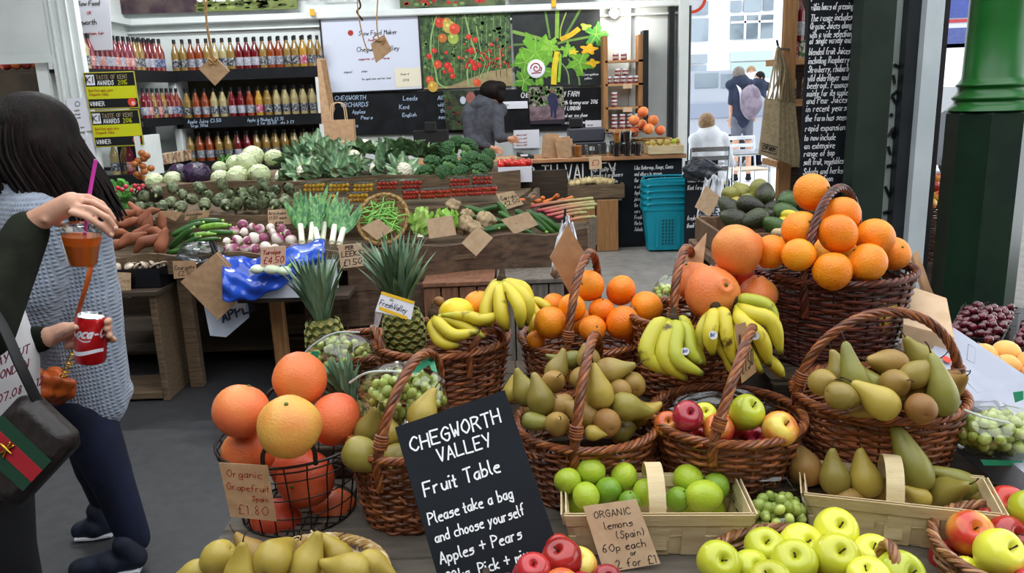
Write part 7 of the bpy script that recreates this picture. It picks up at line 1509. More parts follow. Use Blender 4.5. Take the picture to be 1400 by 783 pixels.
p=A(1400,50,3.85);b=MB();b.box((cxx+.155,3.92,A(1400,40,3.85).z),(.05,.01,.09),Matrix.Rotation(-.9,3,'Z'));b.build('red_white_sticker',mat('red_print',''),col_,smooth=0)
cb_=A(1272,270,5.2);wicker('wicker_basket','brown basket of apples seen between white door and column',(cb_.x+.12,5.3),cb_.z-.42,.42,.20,.17,seed=61,nst=30,pitch=.014,wr=.006,pal=('6a4630','54382a','7a5238'))
b=MB();b.box((cb_.x+.12,5.3,(cb_.z-.42)/2),(.5,.45,cb_.z-.42));tag(b.build('dark_stand',m_wood_d,smooth=0,loc=(cb_.x+.12,5.3,0)),'dark stand under the basket beside the column','stand')
pile([(1270,240,5.2,3),(1279,247,5.2,2),(1268,258,5.14,0),(1278,256,5.16,3),(1272,272,5.08,2),(1279,268,5.1,2),(1264,266,5.1,0),(1285,262,5.2,3),(1287,274,5.15,2)],.042,{k:(v[0],v[1],v[2])for k,v in ap.items()},'apple','apple','in basket beside the column','apples in the basket beside the column',tol=7,rots=tiltup)
m_fac=mat('bright_facade','e2e6ea','eceef0',1,.7);m_glassd=mat('dark_glazing','6f7c88','8b98a2',1.2,.15,ramp=(.4,.6))
bl=thing('street_building','bright white building across the street','building',(6,24,0));b=MB();b.box((8,24.3,5),(34,.6,10));b.build('facade',m_fac,bl,smooth=0)
Yf=23.95
def pane(x0,y0,x1,y1,m,nm='window',bars=0):
 p,q=A(x0,y0,Yf),A(x1,y1,Yf);b=MB();b.box(((p.x+q.x)/2,Yf,(p.z+q.z)/2),(q.x-p.x,.06,p.z-q.z));w=b.build(nm,m,bl,smooth=0)
 if bars:
  b=MB()
  for k in range(1,bars):b.box((p.x+(q.x-p.x)*k/bars,Yf-.04,(p.z+q.z)/2),(.06,.05,p.z-q.z))
  b.box(((p.x+q.x)/2,Yf-.04,q.z+(p.z-q.z)*.72),(q.x-p.x,.05,.06));b.build('glazing_bars',m_fac,w,smooth=0)
for a in((935,2,968,20),(935,26,968,56),(999,1,1013,16),(1017,-2,1040,15),(1044,-4,1057,14)):pane(*a,m_glassd)
pane(999,22,1056,52,mat('glazing_mid','56646e','7a8890',2,.2),bars=3);pane(935,75,967,86,mat('grey_blind','8f9aa2'));pane(998,71,1056,82,mat('pale_blind','a8b8ba'));pane(999,86,1056,105,mat('shop_glass','a0b4b0'));pane(935,90,966,98,m_glassd);pane(1282,-20,1320,60,mat('glazing_mid',''))
p=A(935,150,9.7);sp=thing('sign_pole','thin dark pole with a round red-and-white sign','sign post',(A(941,150,9.9).x,9.9,0));xq=A(941,150,9.9).x
b=MB();b.tube([(xq,9.9,0),(xq+.0,9.9,2.45)],.022,8);b.build('pole',m_black,sp);cz_=A(946,-2,9.9);b=MB();b.lathe([(0,-.01),(.17,-.01),(.17,.01),(0,.01)],28,0,cz_,frame_from((0,-1,0)));b.build('sign_disc',m_whitecard,sp,smooth=30);b=MB();b.lathe([(.135,.0),(.17,.0),(.17,.016),(.135,.016),(.135,0)],28,0,cz_,frame_from((0,-1,0)));b.build('red_ring',mat('red_print',''),sp,smooth=30)
Yv=15.0;vx0,vx1=A(905,150,Yv).x,A(1085,150,Yv).x;vz=A(960,175,Yv).z;van=thing('parked_van','white van parked across the street beyond the doorway','van',((vx0+vx1)/2,Yv+.9,0))
zt=A(960,97,Yv).z;L_=vx1-vx0
side=[(0,.35),(L_,.35),(L_,.95),(L_-.12,1.15),(L_-.55,1.28),(L_-1.05,zt-.06),(L_-1.2,zt),(.1,zt),(0,zt-.1)]
b=MB();n=len(side);V=[(vx0+x,Yv+y,z)for y in(0,1.8)for x,z in side];b.add(V,[tuple(range(n)),tuple(range(2*n-1,n-1,-1))]+[(i,i+n,(i+1)%n+n,(i+1)%n)for i in range(n)]);b.build('van_body',mat('van_white','aab0bc',rough=.3,coat=.4),van,smooth=0)
for a,c in(((950,100),(982,120)),((935,104),(944,120)),((986,101),(1006,120))):
 p,q=A(*a,Yv-.01),A(*c,Yv-.01);b=MB();b.box(((p.x+q.x)/2,Yv-.005,(p.z+q.z)/2),(q.x-p.x,.02,p.z-q.z),bev=.008);b.build('side_window',m_glassd,van,smooth=0)
p,q=A(905,140,Yv),A(1085,160,Yv);b=MB();b.box(((p.x+q.x)/2,Yv-.012,(p.z+q.z)/2),(L_,.03,(p.z-q.z)*.8),bev=.01);b.build('grey_side_panel',mat('van_grey','8f98aa',rough=.4),van,smooth=0)
for x in(A(1000,160,Yv).x,vx0+.35):
 b=MB();b.lathe([(0,-.1),(.30,-.1),(.33,-.07),(.33,.07),(.30,.1),(0,.1)],24,0,(x,Yv+.08,.33),frame_from((0,1,0)));w_=b.build('wheel',m_black,van,smooth=30);b=MB();b.lathe([(0,-.12),(.18,-.11),(.18,-.09),(0,-.09)],16,0,(x,Yv+.08,.33),frame_from((0,1,0)));b.build('hub_cap',m_steel,w_,smooth=30)
p=A(1296,135,12);car=thing('parked_car','dark car parked beyond the white door','car',(p.x,12,0));sd=[(0,.25),(4,.25),(4,.75),(3.6,.9),(3.0,.95),(2.4,1.35),(1.0,1.38),(.3,.95),(0,.85)];n=len(sd);xo_=A(1268,150,12).x-.2
b=MB();V=[(xo_+x,12+y,z)for y in(0,1.6)for x,z in sd];b.add(V,[tuple(range(n)),tuple(range(2*n-1,n-1,-1))]+[(i,i+n,(i+1)%n+n,(i+1)%n)for i in range(n)]);b.build('car_body',mat('car_dark','3a3f46',rough=.25,coat=.5),car,smooth=0)
for x in(.8,3.2):b=MB();b.lathe([(0,-.1),(.3,-.1),(.3,.1),(0,.1)],20,0,(xo_+x,12.05,.3),frame_from((0,1,0)));b.build('wheel',m_black,car,smooth=30)
b=MB();b.box((xo_+1.7,11.99,1.15),(1.3,.02,.28),bev=.005);b.build('side_window',m_glassd,car,smooth=0)
o,SS_,W,H=poster('street_hoarding','blue and red printed hoarding beyond the white door',(1286,-25),(1334,-27),(1288,66),mat('hoarding_white','c8ccd8'),16.,th=.05)
T_=MB()
for q,c in((((0,.45),(1,.45),(1,.95),(0,.95)),'3a4a90'),(((0,.0),(1,.0),(1,.3),(0,.3)),'46528c'),(((0,.38),(1,.38),(1,.43),(0,.43)),'b02c3c'),(((0,0),(1,0),(1,.06),(0,.06)),'a82838')):T_.add([tuple(SS_(.03)(*k))for k in q],[(0,1,2,3)],0,hx(c))
T_.build('printed_picture',m_print,o,smooth=0);
for s in(0,1):b=MB();e=SS_(.0)(s,0);b.box((e.x,16.03,e.z/2),(.06,.06,e.z));b.build('support_leg',m_metal,o,smooth=0)
def cafe_chair(label,x,y,rz):
 root=thing('cafe_chair',label,'chair',(x,y,0));m=m_steel;w=.42;R_=Matrix.Rotation(rz,3,'Z')
 def tb_(pts,r,nm):b=MB();b.tube([R_@Vector(p)for p in pts],r,8);b.build(nm,m,root,loc=(0,0,0))
 for sx in(-1,1):tb_([(sx*w/2,-.2,0),(sx*w/2,-.2,.66),(sx*w/2,.18,.66)],.012,'leg');tb_([(sx*w/2,.2,0),(sx*w/2,.2,.46),(sx*w/2,.26,.86)],.012,'leg')
 b=MB();b.box((0,0,.45),(w,.42,.025),bev=.006);[b.v.__setitem__(i,v@np.array(R_).T)for i,v in enumerate(b.v)];b.build('seat',mat('pale_seat','c8b49a','d4c4ac',10),root,smooth=0,loc=(0,0,0))
 for z in(.62,.74,.84):b=MB();b.box((0,.2+(z-.46)*.15,z),(w,.015,.05));[b.v.__setitem__(i,v@np.array(R_).T)for i,v in enumerate(b.v)];b.build('back_slat',m,root,smooth=0,loc=(0,0,0))
tq=at(1030,245,Y=9.6);root=thing('cafe_table','small steel café table outside the doorway','table',(tq.x,9.7,0));b=MB();b.box((0,0,.73),(.72,.65,.025),bev=.008);b.build('table_top',m_steel,root,smooth=0,loc=(0,0,0))
for x in(-.3,.3):
 for y in(-.26,.26):b=MB();b.tube([(x,y,0),(x,y,.72)],.014,8);b.build('leg',m_steel,root,loc=(0,0,0))
b=MB();b.tube([(-.3,-.26,.25),(.3,-.26,.25)],.009,6);b.build('foot_rail',m_steel,root,loc=(0,0,0))
cafe_chair('steel café chair right of the café table',tq.x+.75,9.8,-1.5);cafe_chair('steel café chair behind the café table',tq.x+.2,10.5,.2)
cafe_chair('steel café chair under the person in white',A(962,260,9.15).x,9.15,PI)
for i,(x,y)in enumerate(((-2.6,7.3),(.4,7.3),(-2.2,5.6))):  # lamps out of view, added to brighten the shop and the left panel
 root=thing('fill_lamp',('left unseen fill lamp added above the bottle shelves','right unseen fill lamp added above the counter','unseen fill lamp added above the cabbages')[i],'lamp',(x,y,3.4));b=MB();b.box((x,y,3.44),(1.3,.16,.05),bev=.01);b.tube([(x,y,3.46),(x,y,4.0)],.01,6);b.build('housing',m_white,root,smooth=0)
 b=MB();b.tube([(x-.6,y,3.39),(x+.6,y,3.39)],.018,10);b.build('fill_tube',mat('fill_glow','f4f6ff',emit=6.),root)
 ld=bpy.data.lights.new('fill_light','AREA');ld.shape='RECTANGLE';ld.size=1.2;ld.size_y=.15;ld.energy=FILL*(1 if i<2 else 1.5);ld.color=(.95,.98,1);lo=bpy.data.objects.new('fill_light',ld);COL.objects.link(lo);lo.location=(0,0,-.04);lo.rotation_euler=(.45 if i<2 else 0,0,0);lo.parent=root
rf=mat('roof_boards','b8bcb8','c8ccc8',3,.8)
b=MB()
for(x0,x1,y0,y1)in((-9,7,4.6,9.3),(-9,-3.2,-4,4.6),(4.5,9,-4,4.6),(-3.2,4.5,-4,-2.0)):b.box(((x0+x1)/2,(y0+y1)/2,4.05),(x1-x0,y1-y0,.1))
w_=MB();w_.box((1,-3.4,2),(19,.12,4));struct('wall_added_rear',w_,mat('dark_blocker','3a2e28','54433a',12,.8),'unseen dark wall added behind the viewer to cut side light');w_=MB();w_.box((-7.9,2.5,2),(.12,12,4));struct('wall_added_side',w_,mat('dark_blocker',''),'unseen dark wall added far left to cut side light')  # unseen walls added behind and at left to cut sky light from the sides
struct('ceiling',b,rf,'market hall roof, out of view, with an opening shaped to light the fruit')  # unseen roof shades the shop; its opening is shaped for soft top light
m_skin=mat('skin','c08e74','cf9f86',12,.5,.1,90,sss=.05);m_hair=mat('dark_hair','0e0908','1c1210',60,.6,.6,160,stretch=(1,1,.15),spec=.15);m_hairl=mat('light_brown_hair','7a5c40','9a7a58',60,.5,.5,160)
def blob(name,shapes,vox,m,parent,it=6):
 b=MB()
 for s in shapes:
  if len(s)==4:b.cap(*s,n=16)
  else:b.ell(s[0],s[1],n=18,m=12)
 o=b.build(name,m,parent,smooth=180)
 r=o.modifiers.new('join','REMESH');r.mode='VOXEL';r.voxel_size=vox;r.use_smooth_shade=True
 s=o.modifiers.new('soft','SMOOTH');s.iterations=it;s.factor=.5
 return o
V3=Vector
def head(c,r,face,par,hairm,hair=None,mat_=None,vox=.012):
 f=V3(face).normalized();s=V3((f.y,-f.x,0));u=V3((0,0,1))
 sk=[(c,(r*.80,r*.80,r)),(c+f*r*.25-u*r*.55,(r*.55,r*.55,r*.45)),(c+f*r*.76-u*r*.10,c+f*r*.86-u*r*.26,r*.08,r*.12),(c+s*r*.8-u*r*.1,(r*.14,r*.14,r*.24)),(c-s*r*.8-u*r*.1,(r*.14,r*.14,r*.24)),(c-u*r*.6,c-u*r*1.5-f*r*.15,r*.48,r*.52)]
 for k in(-1,1):
  b=MB();e=c+f*r*.70+s*k*r*.32;b.ell(e,r*.12,n=10,m=8);b.build('eye',mat('eye_white','d8d4cc',rough=.2),par,smooth=180)
  b=MB();b.ell(e+f*r*.08,r*.07,n=8,m=6);b.build('iris',m_stem,par,smooth=180)
  b=MB();b.tube([e+u*r*.2-s*k*r*.16+f*r*.06,e+u*r*.24+f*r*.10,e+u*r*.18+s*k*r*.2+f*r*.0],r*.035,5);b.build('eyebrow',hairm,par)
 b=MB();q=c+f*r*.80-u*r*.5;b.tube([q-s*r*.22,q+f*r*.06,q+s*r*.22],r*.05,6);b.build('mouth',mat('lips','a05a50',rough=.4),par)
 hs=[(c-f*r*.15+u*r*.16,(r*.92,r*.92,r*.98))]+(hair or[])
 blob('hair',hs,vox,hairm,par,3)
 return sk
def hand(sh,w,k,tips,thumb,rf=.0085,palm=.026):
 sh.append((w,k,palm*.85,palm*.8))
 for f in tips+[thumb]:
  for a,c in zip(f,f[1:]):sh.append((a,c,rf*(1.08 if f is thumb else 1),rf*.88))
def shoe(par,heel,toe,wdt=.045,m=None,name='shoe'):
 d=(toe-heel).normalized();L=(toe-heel).length;up=V3((0,0,1));b=MB();s=d.cross(up)
 blob(name,[(heel+d*.045+up*.045,toe-d*.05+up*.032,.040,.034),(heel+d*.05+up*.06,heel+d*.07+up*.10,.040,.040),(heel+d*L*.45+up*.04,(.05,.05,.045))],.007,m or mat('navy_trainer','0f1526','1a2236',20,.7),par,5)
 b.tube([heel+d*.03+up*.012,heel+d*L*.5+up*.010,toe-d*.035+up*.013],[.040,.043,.038],10,flat=.28,side=(0,0,1));b.build('white_sole',m_whitecard,par)
def person(label,loc):return thing('person',label,'person',loc)
Y=2.45;W1=person('person with long dark hair in a pale knitted cardigan, walking left',(at(110,600,Y=Y).x,Y,0))
P=lambda x,y,dy=0:at(x,y,Y=Y+dy)
hc=P(26,205)
sk=head(hc,.115,(-.9,-.15,-.2),W1,m_hair,[(P(45,180,.0),(.13,.12,.12)),(P(75,210),P(105,262,-.02),.085,.05),(P(55,200,-.03),P(96,285,-.05),.10,.045),(P(62,215,.03),P(84,300,.03),.10,.04),(P(20,215,-.06),P(30,262,-.09),.08,.035),(P(88,270,-.05),P(118,298,-.05),.05,.02),(P(10,175,-.05),P(8,235,-.09),.08,.03)])
m_knit=mat('blue_grey_knit','7b8494','929bab',30,.95,1.,wave=(24,'Z',.6,34,'X'),sheen=.3,ramp=(.3,.7))
el=P(38,425,-.16);wr_=P(-22,432,-.20)
sk+=[(hc-V3((0,0,.1)),P(75,290),.055,.07),(P(80,290),P(110,540),.11,.11),(P(70,290,-.13),el,.05,.042),(el,wr_,.04,.028),(P(112,550,-.05),P(150,645,-.04),.075,.055),(P(150,645,-.04),P(187,745,-.03),.05,.036),(P(112,550,.08),P(132,640,.14),.075,.055),(P(132,640,.14),P(152,705,.22),.05,.036)]
hand(sk,wr_,wr_+V3((-.07,-.01,.0)),[[wr_+V3((-.08,-.03+.018*i,0)),wr_+V3((-.12,-.03+.018*i,-.005)),wr_+V3((-.15,-.03+.018*i,-.02))]for i in range(4)],[wr_+V3((-.03,-.03,0)),wr_+V3((-.07,-.06,-.01))])
blob('body',sk,.010,m_skin,W1)
blob('knitted_cardigan',[(P(66,300,-.03),(.13,.17,.14)),(P(84,300),P(102,400),.135,.13),(P(102,400),P(122,545,-.01),.135,.12),(P(128,380,.05),P(142,520,.04),.07,.08),(P(112,440),P(100,555,-.04),.10,.07),(P(136,540,.02),(.10,.13,.06)),(P(52,300,-.14),P(42,400,-.17),.085,.085),(P(45,380,-.16),el,.09,.085),(el,wr_+V3((.05,0,0)),.085,.06),(P(40,262,-.02),(.10,.13,.06)),(P(80,380,.05),P(60,480,.03),.11,.08),(P(30,340,-.02),P(36,420,0),.08,.10)],.012,m_knit,W1,5)
blob('jeans',[(P(112,545,.02),(.13,.14,.10)),(P(112,555,-.05),P(150,648,-.04),.092,.07),(P(150,648,-.04),P(184,736,-.03),.068,.052),(P(112,550,.08),P(132,640,.14),.09,.07),(P(132,640,.14),P(152,702,.22),.066,.05)],.010,mat('navy_denim','0b1026','121a38',14,.85,.3,60),W1)
shoe(W1,at(207,776,Z=0),at(88,792,Z=0));shoe(W1,at(168,728,Z=0),at(92,738,Z=0))
b=MB();k=random.Random(4)
for i in range(260):
 a=k.uniform(-1.9,2.6);r=.125+k.uniform(-.004,.012);top=hc+V3((.02,0,.115));o_=V3((math.cos(a),math.sin(a),0));e=V3((.05,0,-.02))if math.cos(a)>-.2 else V3((0,0,.03));L=k.uniform(.75,1.1)
 b.tube(smoothpath([top+o_*.02,hc+o_*r*.8+V3((.03,0,.09)),hc+o_*r*1.12+V3((.035,0,-.01)),hc+o_*r*1.15+e+V3((.04,0,-.11)),hc+o_*r*(1.0+.15*max(0,math.cos(a)))+e+V3((.055+k.uniform(-.02,.03),0,-.11-.10*L))],3),[.005]*9+[.0045,.004,.003,.0015],4)
b.build('hair_strands',m_hair,W1)
b=MB();b.tube(smoothpath([P(128,335,-.13),P(122,375,-.17),P(112,410,-.18),P(100,450,-.18)],4),.014,6,flat=.25,side=(1,0,0));b.build('bag_strap',mat('orange_leather','a04416','bc5a20',12,.35),W1)
o=thing('shoulder_bag','crumpled orange leather bag at the cardigan wearer hip','bag',P(68,525,-.22));b=MB();rumple(b,P(66,528,-.20),(.075,.035,.05),amp=.25,seed=71);b.build('bag_body',mat('orange_leather',''),o,smooth=180)
b=MB()
for i in range(7):
 c=P(103-i*2.6,478+i*6,-.235);F=frame_from((.4,0,1)if i%2 else(0,1,.3));b.tube([c+V3(F@np.array((.010*math.cos(a),.006*math.sin(a),0)))for a in np.arange(10)*PI/5],.0022,5,closed=True)
b.build('gold_chain',mat('gold','c89a3c',rough=.25,metal=1.),o)
Y2=1.72;P=lambda x,y,dy=0:at(x,y,Y=Y2+dy)
W2=person('person in olive sleeves and black trousers holding an orange drink and can',(at(-30,700,Y=Y2).x,Y2+.05,0));m_ol=mat('olive_cloth','14170f','1d2118',20,.95,.3,80,spec=.2)
hc=P(-120,190,.05);sk=head(hc,.115,(.9,.2,-.2),W2,m_hair,[(hc+V3((-.05,0,-.08)),(.10,.11,.15))])
sA=P(-98,335,-.13);eA=P(-28,452,-.16);wA=P(44,305,0);kA=P(98,277,0);sB=P(-110,330,.15);eB=P(-60,480,.02);wB=P(66,461,.02);kB=P(88,452,.035)
hipx=at(-12,640,Y=Y2).x
sk+=[(hc-V3((0,0,.1)),P(-95,330),.055,.07),(P(-70,350),P(-36,640),.10,.11),(sA,eA,.05,.042),(eA,wA,.034,.025),(sB,eB,.05,.042),(eB,wB,.038,.024),(P(-40,640),V3((hipx-.02,Y2-.04,.5)),.085,.06),(V3((hipx-.02,Y2-.04,.5)),V3((hipx+.0,Y2-.03,.09)),.055,.038),(P(-50,640,.12),V3((hipx-.12,Y2+.14,.5)),.085,.06),(V3((hipx-.12,Y2+.14,.5)),V3((hipx-.15,Y2+.16,.09)),.055,.038)]
hand(sk,wA,kA,[[P(98,290,-.03),P(118,296,-.035),P(138,308,-.03),P(152,321,-.015)],[P(102,282,-.012),P(124,285,-.025),P(146,297,-.025),P(158,312,-.01)],[P(102,274,.008),P(126,276,.0),P(146,287,.0),P(155,300,.008)],[P(98,268,.026),P(120,269,.022),P(138,278,.022),P(148,290,.026)]],[P(62,300,-.02),P(82,306,.02),P(94,316,.035)],.0080,.030)
hand(sk,wB,kB,[[P(92,446+9*i,.04),P(112,442+10*i,.062),P(140,440+9*i,.05),P(149,438+9.5*i,.018),P(146+(4 if i>1 else 0),440+9.5*i,-.008)]for i in range(4)][:3]+[[P(92,474,.035),P(112,470,.06),P(140,464,.05),P(156,464,.03)]],[P(80,458,.0),P(92,452,-.03),P(103,447,-.036)],.0082,.026)
blob('body',sk,.0035,m_skin,W2,3)
for f in((152,321,-.0255),(158,312,-.02)):b=MB();b.ell(P(*f),(.005,.003,.005),n=8,m=6);b.build('fingernail',mat('nail','d8aa98',rough=.25),W2,smooth=180)
blob('white_tee_shirt',[(P(-78,350,-.0),P(-36,490,-.04),.115,.125),(P(-34,490,-.04),P(-32,620,-.02),.125,.13),(P(-100,325,-.06),P(-90,325,.12),.06,.06)],.010,mat('white_cotton','c9c9cc','d8d8da',8,.85,.2,30),W2)
t=MB()
for i,(s,y)in enumerate((('DAY OUT',492),('LONDON',510),('07.08 - 12',540))):cc=P(2+i*4,y+6,-.185);text(t,s,plane_map(cc,V3((.85,.22,.32)),cU),.016,.0028,-.02,0,track=.8,jit=0)
t.build('shirt_print',mat('maroon_print','6a2030'),W2,smooth=0)
blob('olive_jacket',[(P(-98,350,.05),P(-70,610,.06),.13,.14),(P(-100,325,-.10),P(-98,325,.17),.075,.075),(sA,eA,.070,.062),(eA,P(38,315,0),.066,.045),(sB,eB,.072,.06),(eB,P(57,463,.02),.050,.031),(P(-16,600,-.0),P(-12,640,-.0),.06,.05)],.009,m_ol,W2)
blob('black_trousers',[(P(-45,640,.04),(.17,.14,.12)),(P(-28,650),V3((hipx+.0,Y2-.04,.5)),.112,.085),(V3((hipx+.0,Y2-.04,.5)),V3((hipx+.01,Y2-.03,.10)),.085,.065),(P(-50,640,.12),V3((hipx-.12,Y2+.14,.5)),.105,.08),(V3((hipx-.12,Y2+.14,.5)),V3((hipx-.15,Y2+.16,.10)),.078,.06)],.012,mat('black_cloth','08080b','101014',12,.9),W2)
for dx,dy in((.01,-.03),(-.15,.16)):shoe(W2,V3((hipx+dx-.07,Y2+dy+.02,0)),V3((hipx+dx+.19,Y2+dy-.03,0)),m=m_black)
ct_=P(111,318,.0);cbm=P(113,362,.0);ax=(ct_-cbm);Hc=ax.length;root=thing('drink_cup','clear cup of orange drink held by its lid, pink straw','drink',cbm);F=frame_from(ax)
b=MB();b.lathe([(0,0),(.029,0),(.043,Hc+.006),(.042,Hc+.006),(.028,.002),(0,.002)],24,0,cbm,F);b.build('clear_cup',m_clear,root,smooth=40)
b=MB();b.lathe([(0,.002),(.0275,.002),(.040,Hc-.006),(0,Hc-.006)],24,0,cbm,F);b.build('orange_drink',mat('orange_drink','fa7016','ff7c20',5,.15,sss=.9),root,smooth=40)
b=MB();b.lathe([(.043,Hc+.004),(.045,Hc+.008),(.043,Hc+.011),(.036,Hc+.02),(.0,Hc+.024)],24,0,cbm,F);b.build('clear_lid',m_clear,root,smooth=40)
b=MB();b.tube([cbm+ax*.3,P(117,312,.01),P(123,262,.045),P(131,218,.05)],.0042,8);b.build('pink_straw',mat('pink_plastic','c23aa0',rough=.3),root)
ct_=P(125,431,.01);cbm=P(123,495,.01);ax=ct_-cbm;H_=ax.length;root=thing('drink_can','red soda can with white script held in the hand','can',cbm);F=frame_from(ax,cR);R_=.0335
b=MB();b.lathe([(R_*.92,.004),(R_,.010),(R_,H_-.010),(R_*.88,H_-.001)],32,0,cbm,F);b.build('red_wall',mat('can_red','b80c14',rough=.3,metal=.3,coat=.4),root,smooth=60)
b=MB();b.lathe([(0,.004),(R_*.78,.002),(R_*.92,.004)],32,0,cbm,F);b.lathe([(R_*.88,H_-.001),(R_*.86,H_+.001),(R_*.80,H_-.003),(0,H_-.003)],32,0,cbm,F);b.build('steel_ends',m_steel,root,smooth=60)
def cyl(a,c):th=-PI/2+a/R_;return cbm+V3(F@np.array((R_*1.012*math.cos(th),R_*1.012*math.sin(th),c)))
F[:,1]*=1 if V3(F[:,1]).y>0 else 1
sg=1 if V3(F[:,1]).dot(cF)>0 else-1
def cyl(a,c):th=a/R_;return cbm+V3(F[:,0])*(R_*1.012*math.sin(th))-V3(F[:,1])*sg*(R_*1.012*math.cos(th))+V3(F[:,2])*c
t=MB();text(t,'Coca-Cola',cyl,.024,.0045,-.029,H_*.62,track=.62,slant=.35,jit=.05);t.build('white_script',m_whitecard,root,smooth=0)
t=MB();t.grid(lambda u,v:cyl(-.045+.09*u,H_*.26+.006*math.sin(u*5+3.4)+.011*v*(1-.3*u)),24,3);t.grid(lambda u,v:cyl(-.02+.035*u,H_*.56+.004*math.sin(u*4+2)+.0025*v),12,2);t.build('white_wave',m_whitecard,root,smooth=0)
bc_=P(32,614,-.20);e1=(cR*.73-cU*.68).normalized();e2=(cR*.68+cU*.73).normalized();e3=e2.cross(e1);Fb=np.array([e2,-e1,e2.cross(-e1)]).T
o=thing('crossbody_bag','black camera bag with green-red-green stripe at the hip','bag',bc_);b=MB();b.box((0,0,0),(.20,.155,.07),bev=.02);V=b.v[0];b.v[0]=V@Fb.T+np.array(bc_)
ob=b.build('bag_body',mat('dark_leather','1d1716','2a2220',60,.4,.3,120),o,smooth=35);bm_=ob.modifiers.new('round','BEVEL');bm_.width=.008;bm_.segments=3
nz=V3(Fb[:,2]);nz=nz if nz.y<0 else-nz
for w0,w1,mm,nm in((-.042,.042,mat('green_webbing','123c28',rough=.8),'green_stripe'),(-.016,.016,mat('red_webbing','a01824',rough=.8),'red_stripe')):
 b=MB();z=.0362 if nm[0]=='g'else .0372;b.sheet([bc_+e2*w0+e1*.068+nz*z,bc_+e2*w1+e1*.068+nz*z,bc_+e2*w1-e1*.068+nz*z,bc_+e2*w0-e1*.068+nz*z],.001,nrm=nz);b.build(nm,mm,o,smooth=0)
b=MB();q=bc_+nz*.041-e1*.012
b.cap(q-e1*.010,q+e1*.012,.004,.002);b.ell(q-e1*.014,.0035)
for s in(-1,1):
 for k_ in(.5,-.4):b.cap(q,q+e2*s*.014+e1*.010*k_,.0012,.003)
b.build('gold_bee',mat('gold',''),o,smooth=180)
b=MB();b.tube(smoothpath([bc_+e2*.085-e1*.03,P(28,500,-.20),P(0,440,-.19),P(-60,350,-.16),P(-100,310,-.12)],5),.013,6,flat=.3,side=(1,-.3,.3));b.build('shoulder_strap',m_black,o)
def figure(label,Y,px,joints,top,legs,hair,face,sc=1.,extra=None,topm=None,legm=None,arms=True,shirt_legs=None,vox=.02,shoes=True,skinlegs=False):
 g=lambda q:at(q[0],q[1],Y=Y+(q[2]if len(q)>2 else 0));J={k:g(v)for k,v in joints.items()}
 ft=J['footL'];ft.z=.08;J['footR'].z=.08;root=person(label,(J['hip'].x,J['hip'].y,0));h=J['head'];sk=head(h,.105,face,root,hair,vox=.014)
 L=[(J['neck']+V3((-.15,0,-.03)),J['neck']+V3((.15,0,-.03)),.07,.07),(J['neck'],J['hip'],.12,.12)];A1=[(J['shL'],J['elL'],.05,.042),(J['shR'],J['elR'],.05,.042)];A2=[(J['elL'],J['haL'],.04,.026),(J['elR'],J['haR'],.04,.026)]
 G1=[(J['hip']+V3((-.08,0,0)),J['knL'],.085,.06),(J['hip']+V3((.08,0,0)),J['knR'],.085,.06)];G2=[(J['knL'],J['footL'],.055,.038),(J['knR'],J['footR'],.055,.038)]
 sk+=[(h,J['neck'],.055,.065)]+L+A1+A2+G1+G2
 for s in 'LR':
  w=J['ha'+s];d=(w-J['el'+s]).normalized();q=d.cross(V3((.2,1,.1))).normalized()
  hand(sk,w,w+d*.07,[[w+d*.07+q*(.02*i-.03),w+d*(.115+.01*(i in(1,2)))+q*(.022*i-.033),w+d*(.145+.012*(i in(1,2)))+q*(.02*i-.03)+V3((0,-.01,-.01))]for i in range(4)],[w+d*.02-q*.03,w+d*.07-q*.06],.009,.028)
 blob('body',sk,.010 if Y<10 else .013,m_skin,root,3);gr=lambda S,k:[tuple([s[0],s[1],s[2]*k,s[3]*k])for s in S]
 blob('top_garment',gr(L,1.25)+gr(A1,1.4)+(gr(A2,1.45)if arms else[])+[(J['hip']+V3((0,0,.05)),(.17,.14,.12))],.016,topm,root);blob('leg_garment',[(J['hip'],(.16,.14,.12))]+gr(G1,1.25)+([]if skinlegs else gr(G2,1.35)),.016,legm,root)
 for s in 'LR':f=V3((J['foot'+s].x,J['foot'+s].y,0));d=V3((face[0],face[1],0)).normalized();shoe(root,f-d*.08,f+d*.18,m=m_blackmatt)
 if extra:extra(root,J)
 return root
def hood(root,J):blob('hood',[(J['neck']+V3((-.02,-.06,.03)),(.13,.09,.07)),(J['neck']+V3((-.08,-.05,-.03)),(.09,.08,.06))],.012,m_hood,root);blob('hair_mass',[(J['head']+V3((-.02,-.01,.05)),(.13,.12,.11)),(J['head']+V3((.05,-.02,.09)),(.09,.09,.06)),(J['head']+V3((.07,-.05,.0)),(.05,.06,.08))],.012,m_hair,root)
m_hood=mat('grey_jersey','3c3e46','4a4c54',20,.95,.2,60)
figure('shopkeeper with black hair in a grey hoodie, bending over the counter',8.5,0,dict(head=(675,131),neck=(663,147),hip=(654,225),shL=(640,155,-.1),elL=(642,190,-.15),haL=(668,200,-.2),shR=(680,155,-.05),elR=(683,188,-.18),haR=(694,189,-.26),knL=(650,275),knR=(660,275),footL=(650,330),footR=(662,330)),0,0,m_hair,(.8,-.1,0),topm=m_hood,legm=mat('dark_jeans','20242e',rough=.9),extra=hood)
wsh=mat('white_shirt','d2d6e0','e2e4ea',8,.8,.3,20)
S5=9.25
figure('seated person with light brown hair in a white shirt, seen from behind',S5,0,dict(head=(966,168),neck=(969,187),hip=(975,250),shL=(950,194),elL=(948,222,.05),haL=(962,232,.25),shR=(989,192),elR=(998,222,.1),haR=(1004,224,.35),knL=(970,250,.48),knR=(990,250,.45),footL=(970,300,.45),footR=(990,300,.42)),0,0,m_hairl,(.25,.95,0),topm=wsh,legm=mat('dark_jeans',''))
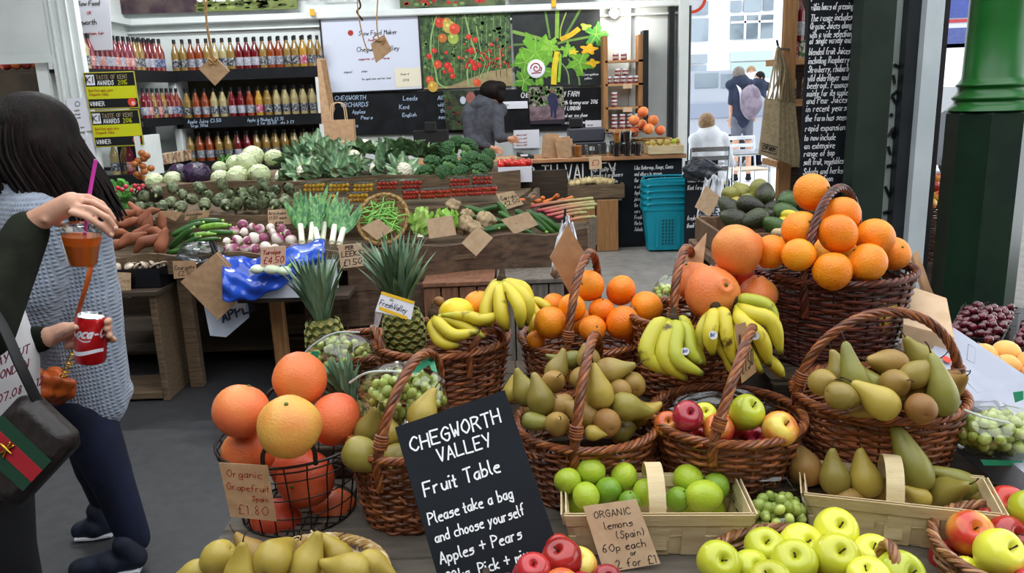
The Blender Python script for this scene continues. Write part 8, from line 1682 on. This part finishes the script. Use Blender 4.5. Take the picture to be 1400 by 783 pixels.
def pack(root,J):
 c=J['neck']+V3((.12,-.20,-.30));b=MB();rumple(b,c,(.17,.13,.26),amp=.05,seed=81);b.build('backpack',mat('mauve_pack','6c6070','8a7e8c',8,.7),root,smooth=180);b=MB();b.tube(smoothpath([c+V3((-.12,.08,-.15)),c+V3((-.15,.05,.15)),J['neck']+V3((-.10,-.06,.04)),J['neck']+V3((-.08,.06,.02))],4),.025,6,flat=.4,side=(0,1,0));b.build('pack_straps',m_whitecard,root)
figure('standing person in navy tee and grey shorts with a mauve backpack',13.,0,dict(head=(1010,101),neck=(1012,113),hip=(1014,163),shL=(1003,118),elL=(1000,140),haL=(999,160),shR=(1024,118),elR=(1030,138),haR=(1030,152),knL=(1006,187),knR=(1023,187),footL=(1006,215),footR=(1024,213)),0,0,mat('grey_hair','5c504a','7a706a',40,.6),(.3,.95,0),topm=mat('navy_tee','1c2438','242e46',9,.85),legm=mat('grey_shorts','565a66','646874',9,.85),extra=pack,arms=False,skinlegs=True)
figure('distant person in white top behind the backpack wearer',16.5,0,dict(head=(1027,98),neck=(1028,107),hip=(1028,142),shL=(1022,112),elL=(1020,128),haL=(1021,141),shR=(1034,112),elR=(1036,128),haR=(1035,141),knL=(1026,165),knR=(1031,165),footL=(1026,188),footR=(1031,188)),0,0,m_hairl,(-.2,-1,0),topm=wsh,legm=mat('grey_shorts',''))
figure('distant dark-haired person in navy clothes near the tote bags',15.5,0,dict(head=(1038,106),neck=(1037,116),hip=(1034,152),shL=(1030,121),elL=(1028,136),haL=(1027,150),shR=(1043,121),elR=(1044,136),haR=(1043,150),knL=(1031,172),knR=(1037,172),footL=(1030,193),footR=(1038,193)),0,0,m_hair,(-.9,-.3,0),topm=mat('navy_tee',''),legm=mat('navy_denim',''))
w=bpy.data.worlds.new('sky');SC.world=w;w.use_nodes=True
bg=w.node_tree.nodes['Background'];bg.inputs[0].default_value=(.93,.97,1,1);bg.inputs[1].default_value=SKY
for p in PROTO:
 if p.name not in COL.objects:
  try:bpy.data.objects.remove(p)
  except ReferenceError:pass
SC.view_settings.view_transform='Standard';SC.view_settings.look='None';SC.view_settings.gamma=1;SC.view_settings.use_curve_mapping=False
SC.view_settings.exposure=EXPO
SC.cycles.use_denoising=True
SC.cycles.max_bounces=8;SC.cycles.transparent_max_bounces=16;SC.cycles.caustics_reflective=False;SC.cycles.caustics_refractive=False
bad=[(o.name,len(o['label'].split()))for o in SC.objects if 'label'in o and not(4<=len(o['label'].split())<=16)]
if bad:print('LABEL LENGTH',bad[:20])
print('objects',len(SC.objects),'top',len([o for o in SC.objects if o.parent is None]))
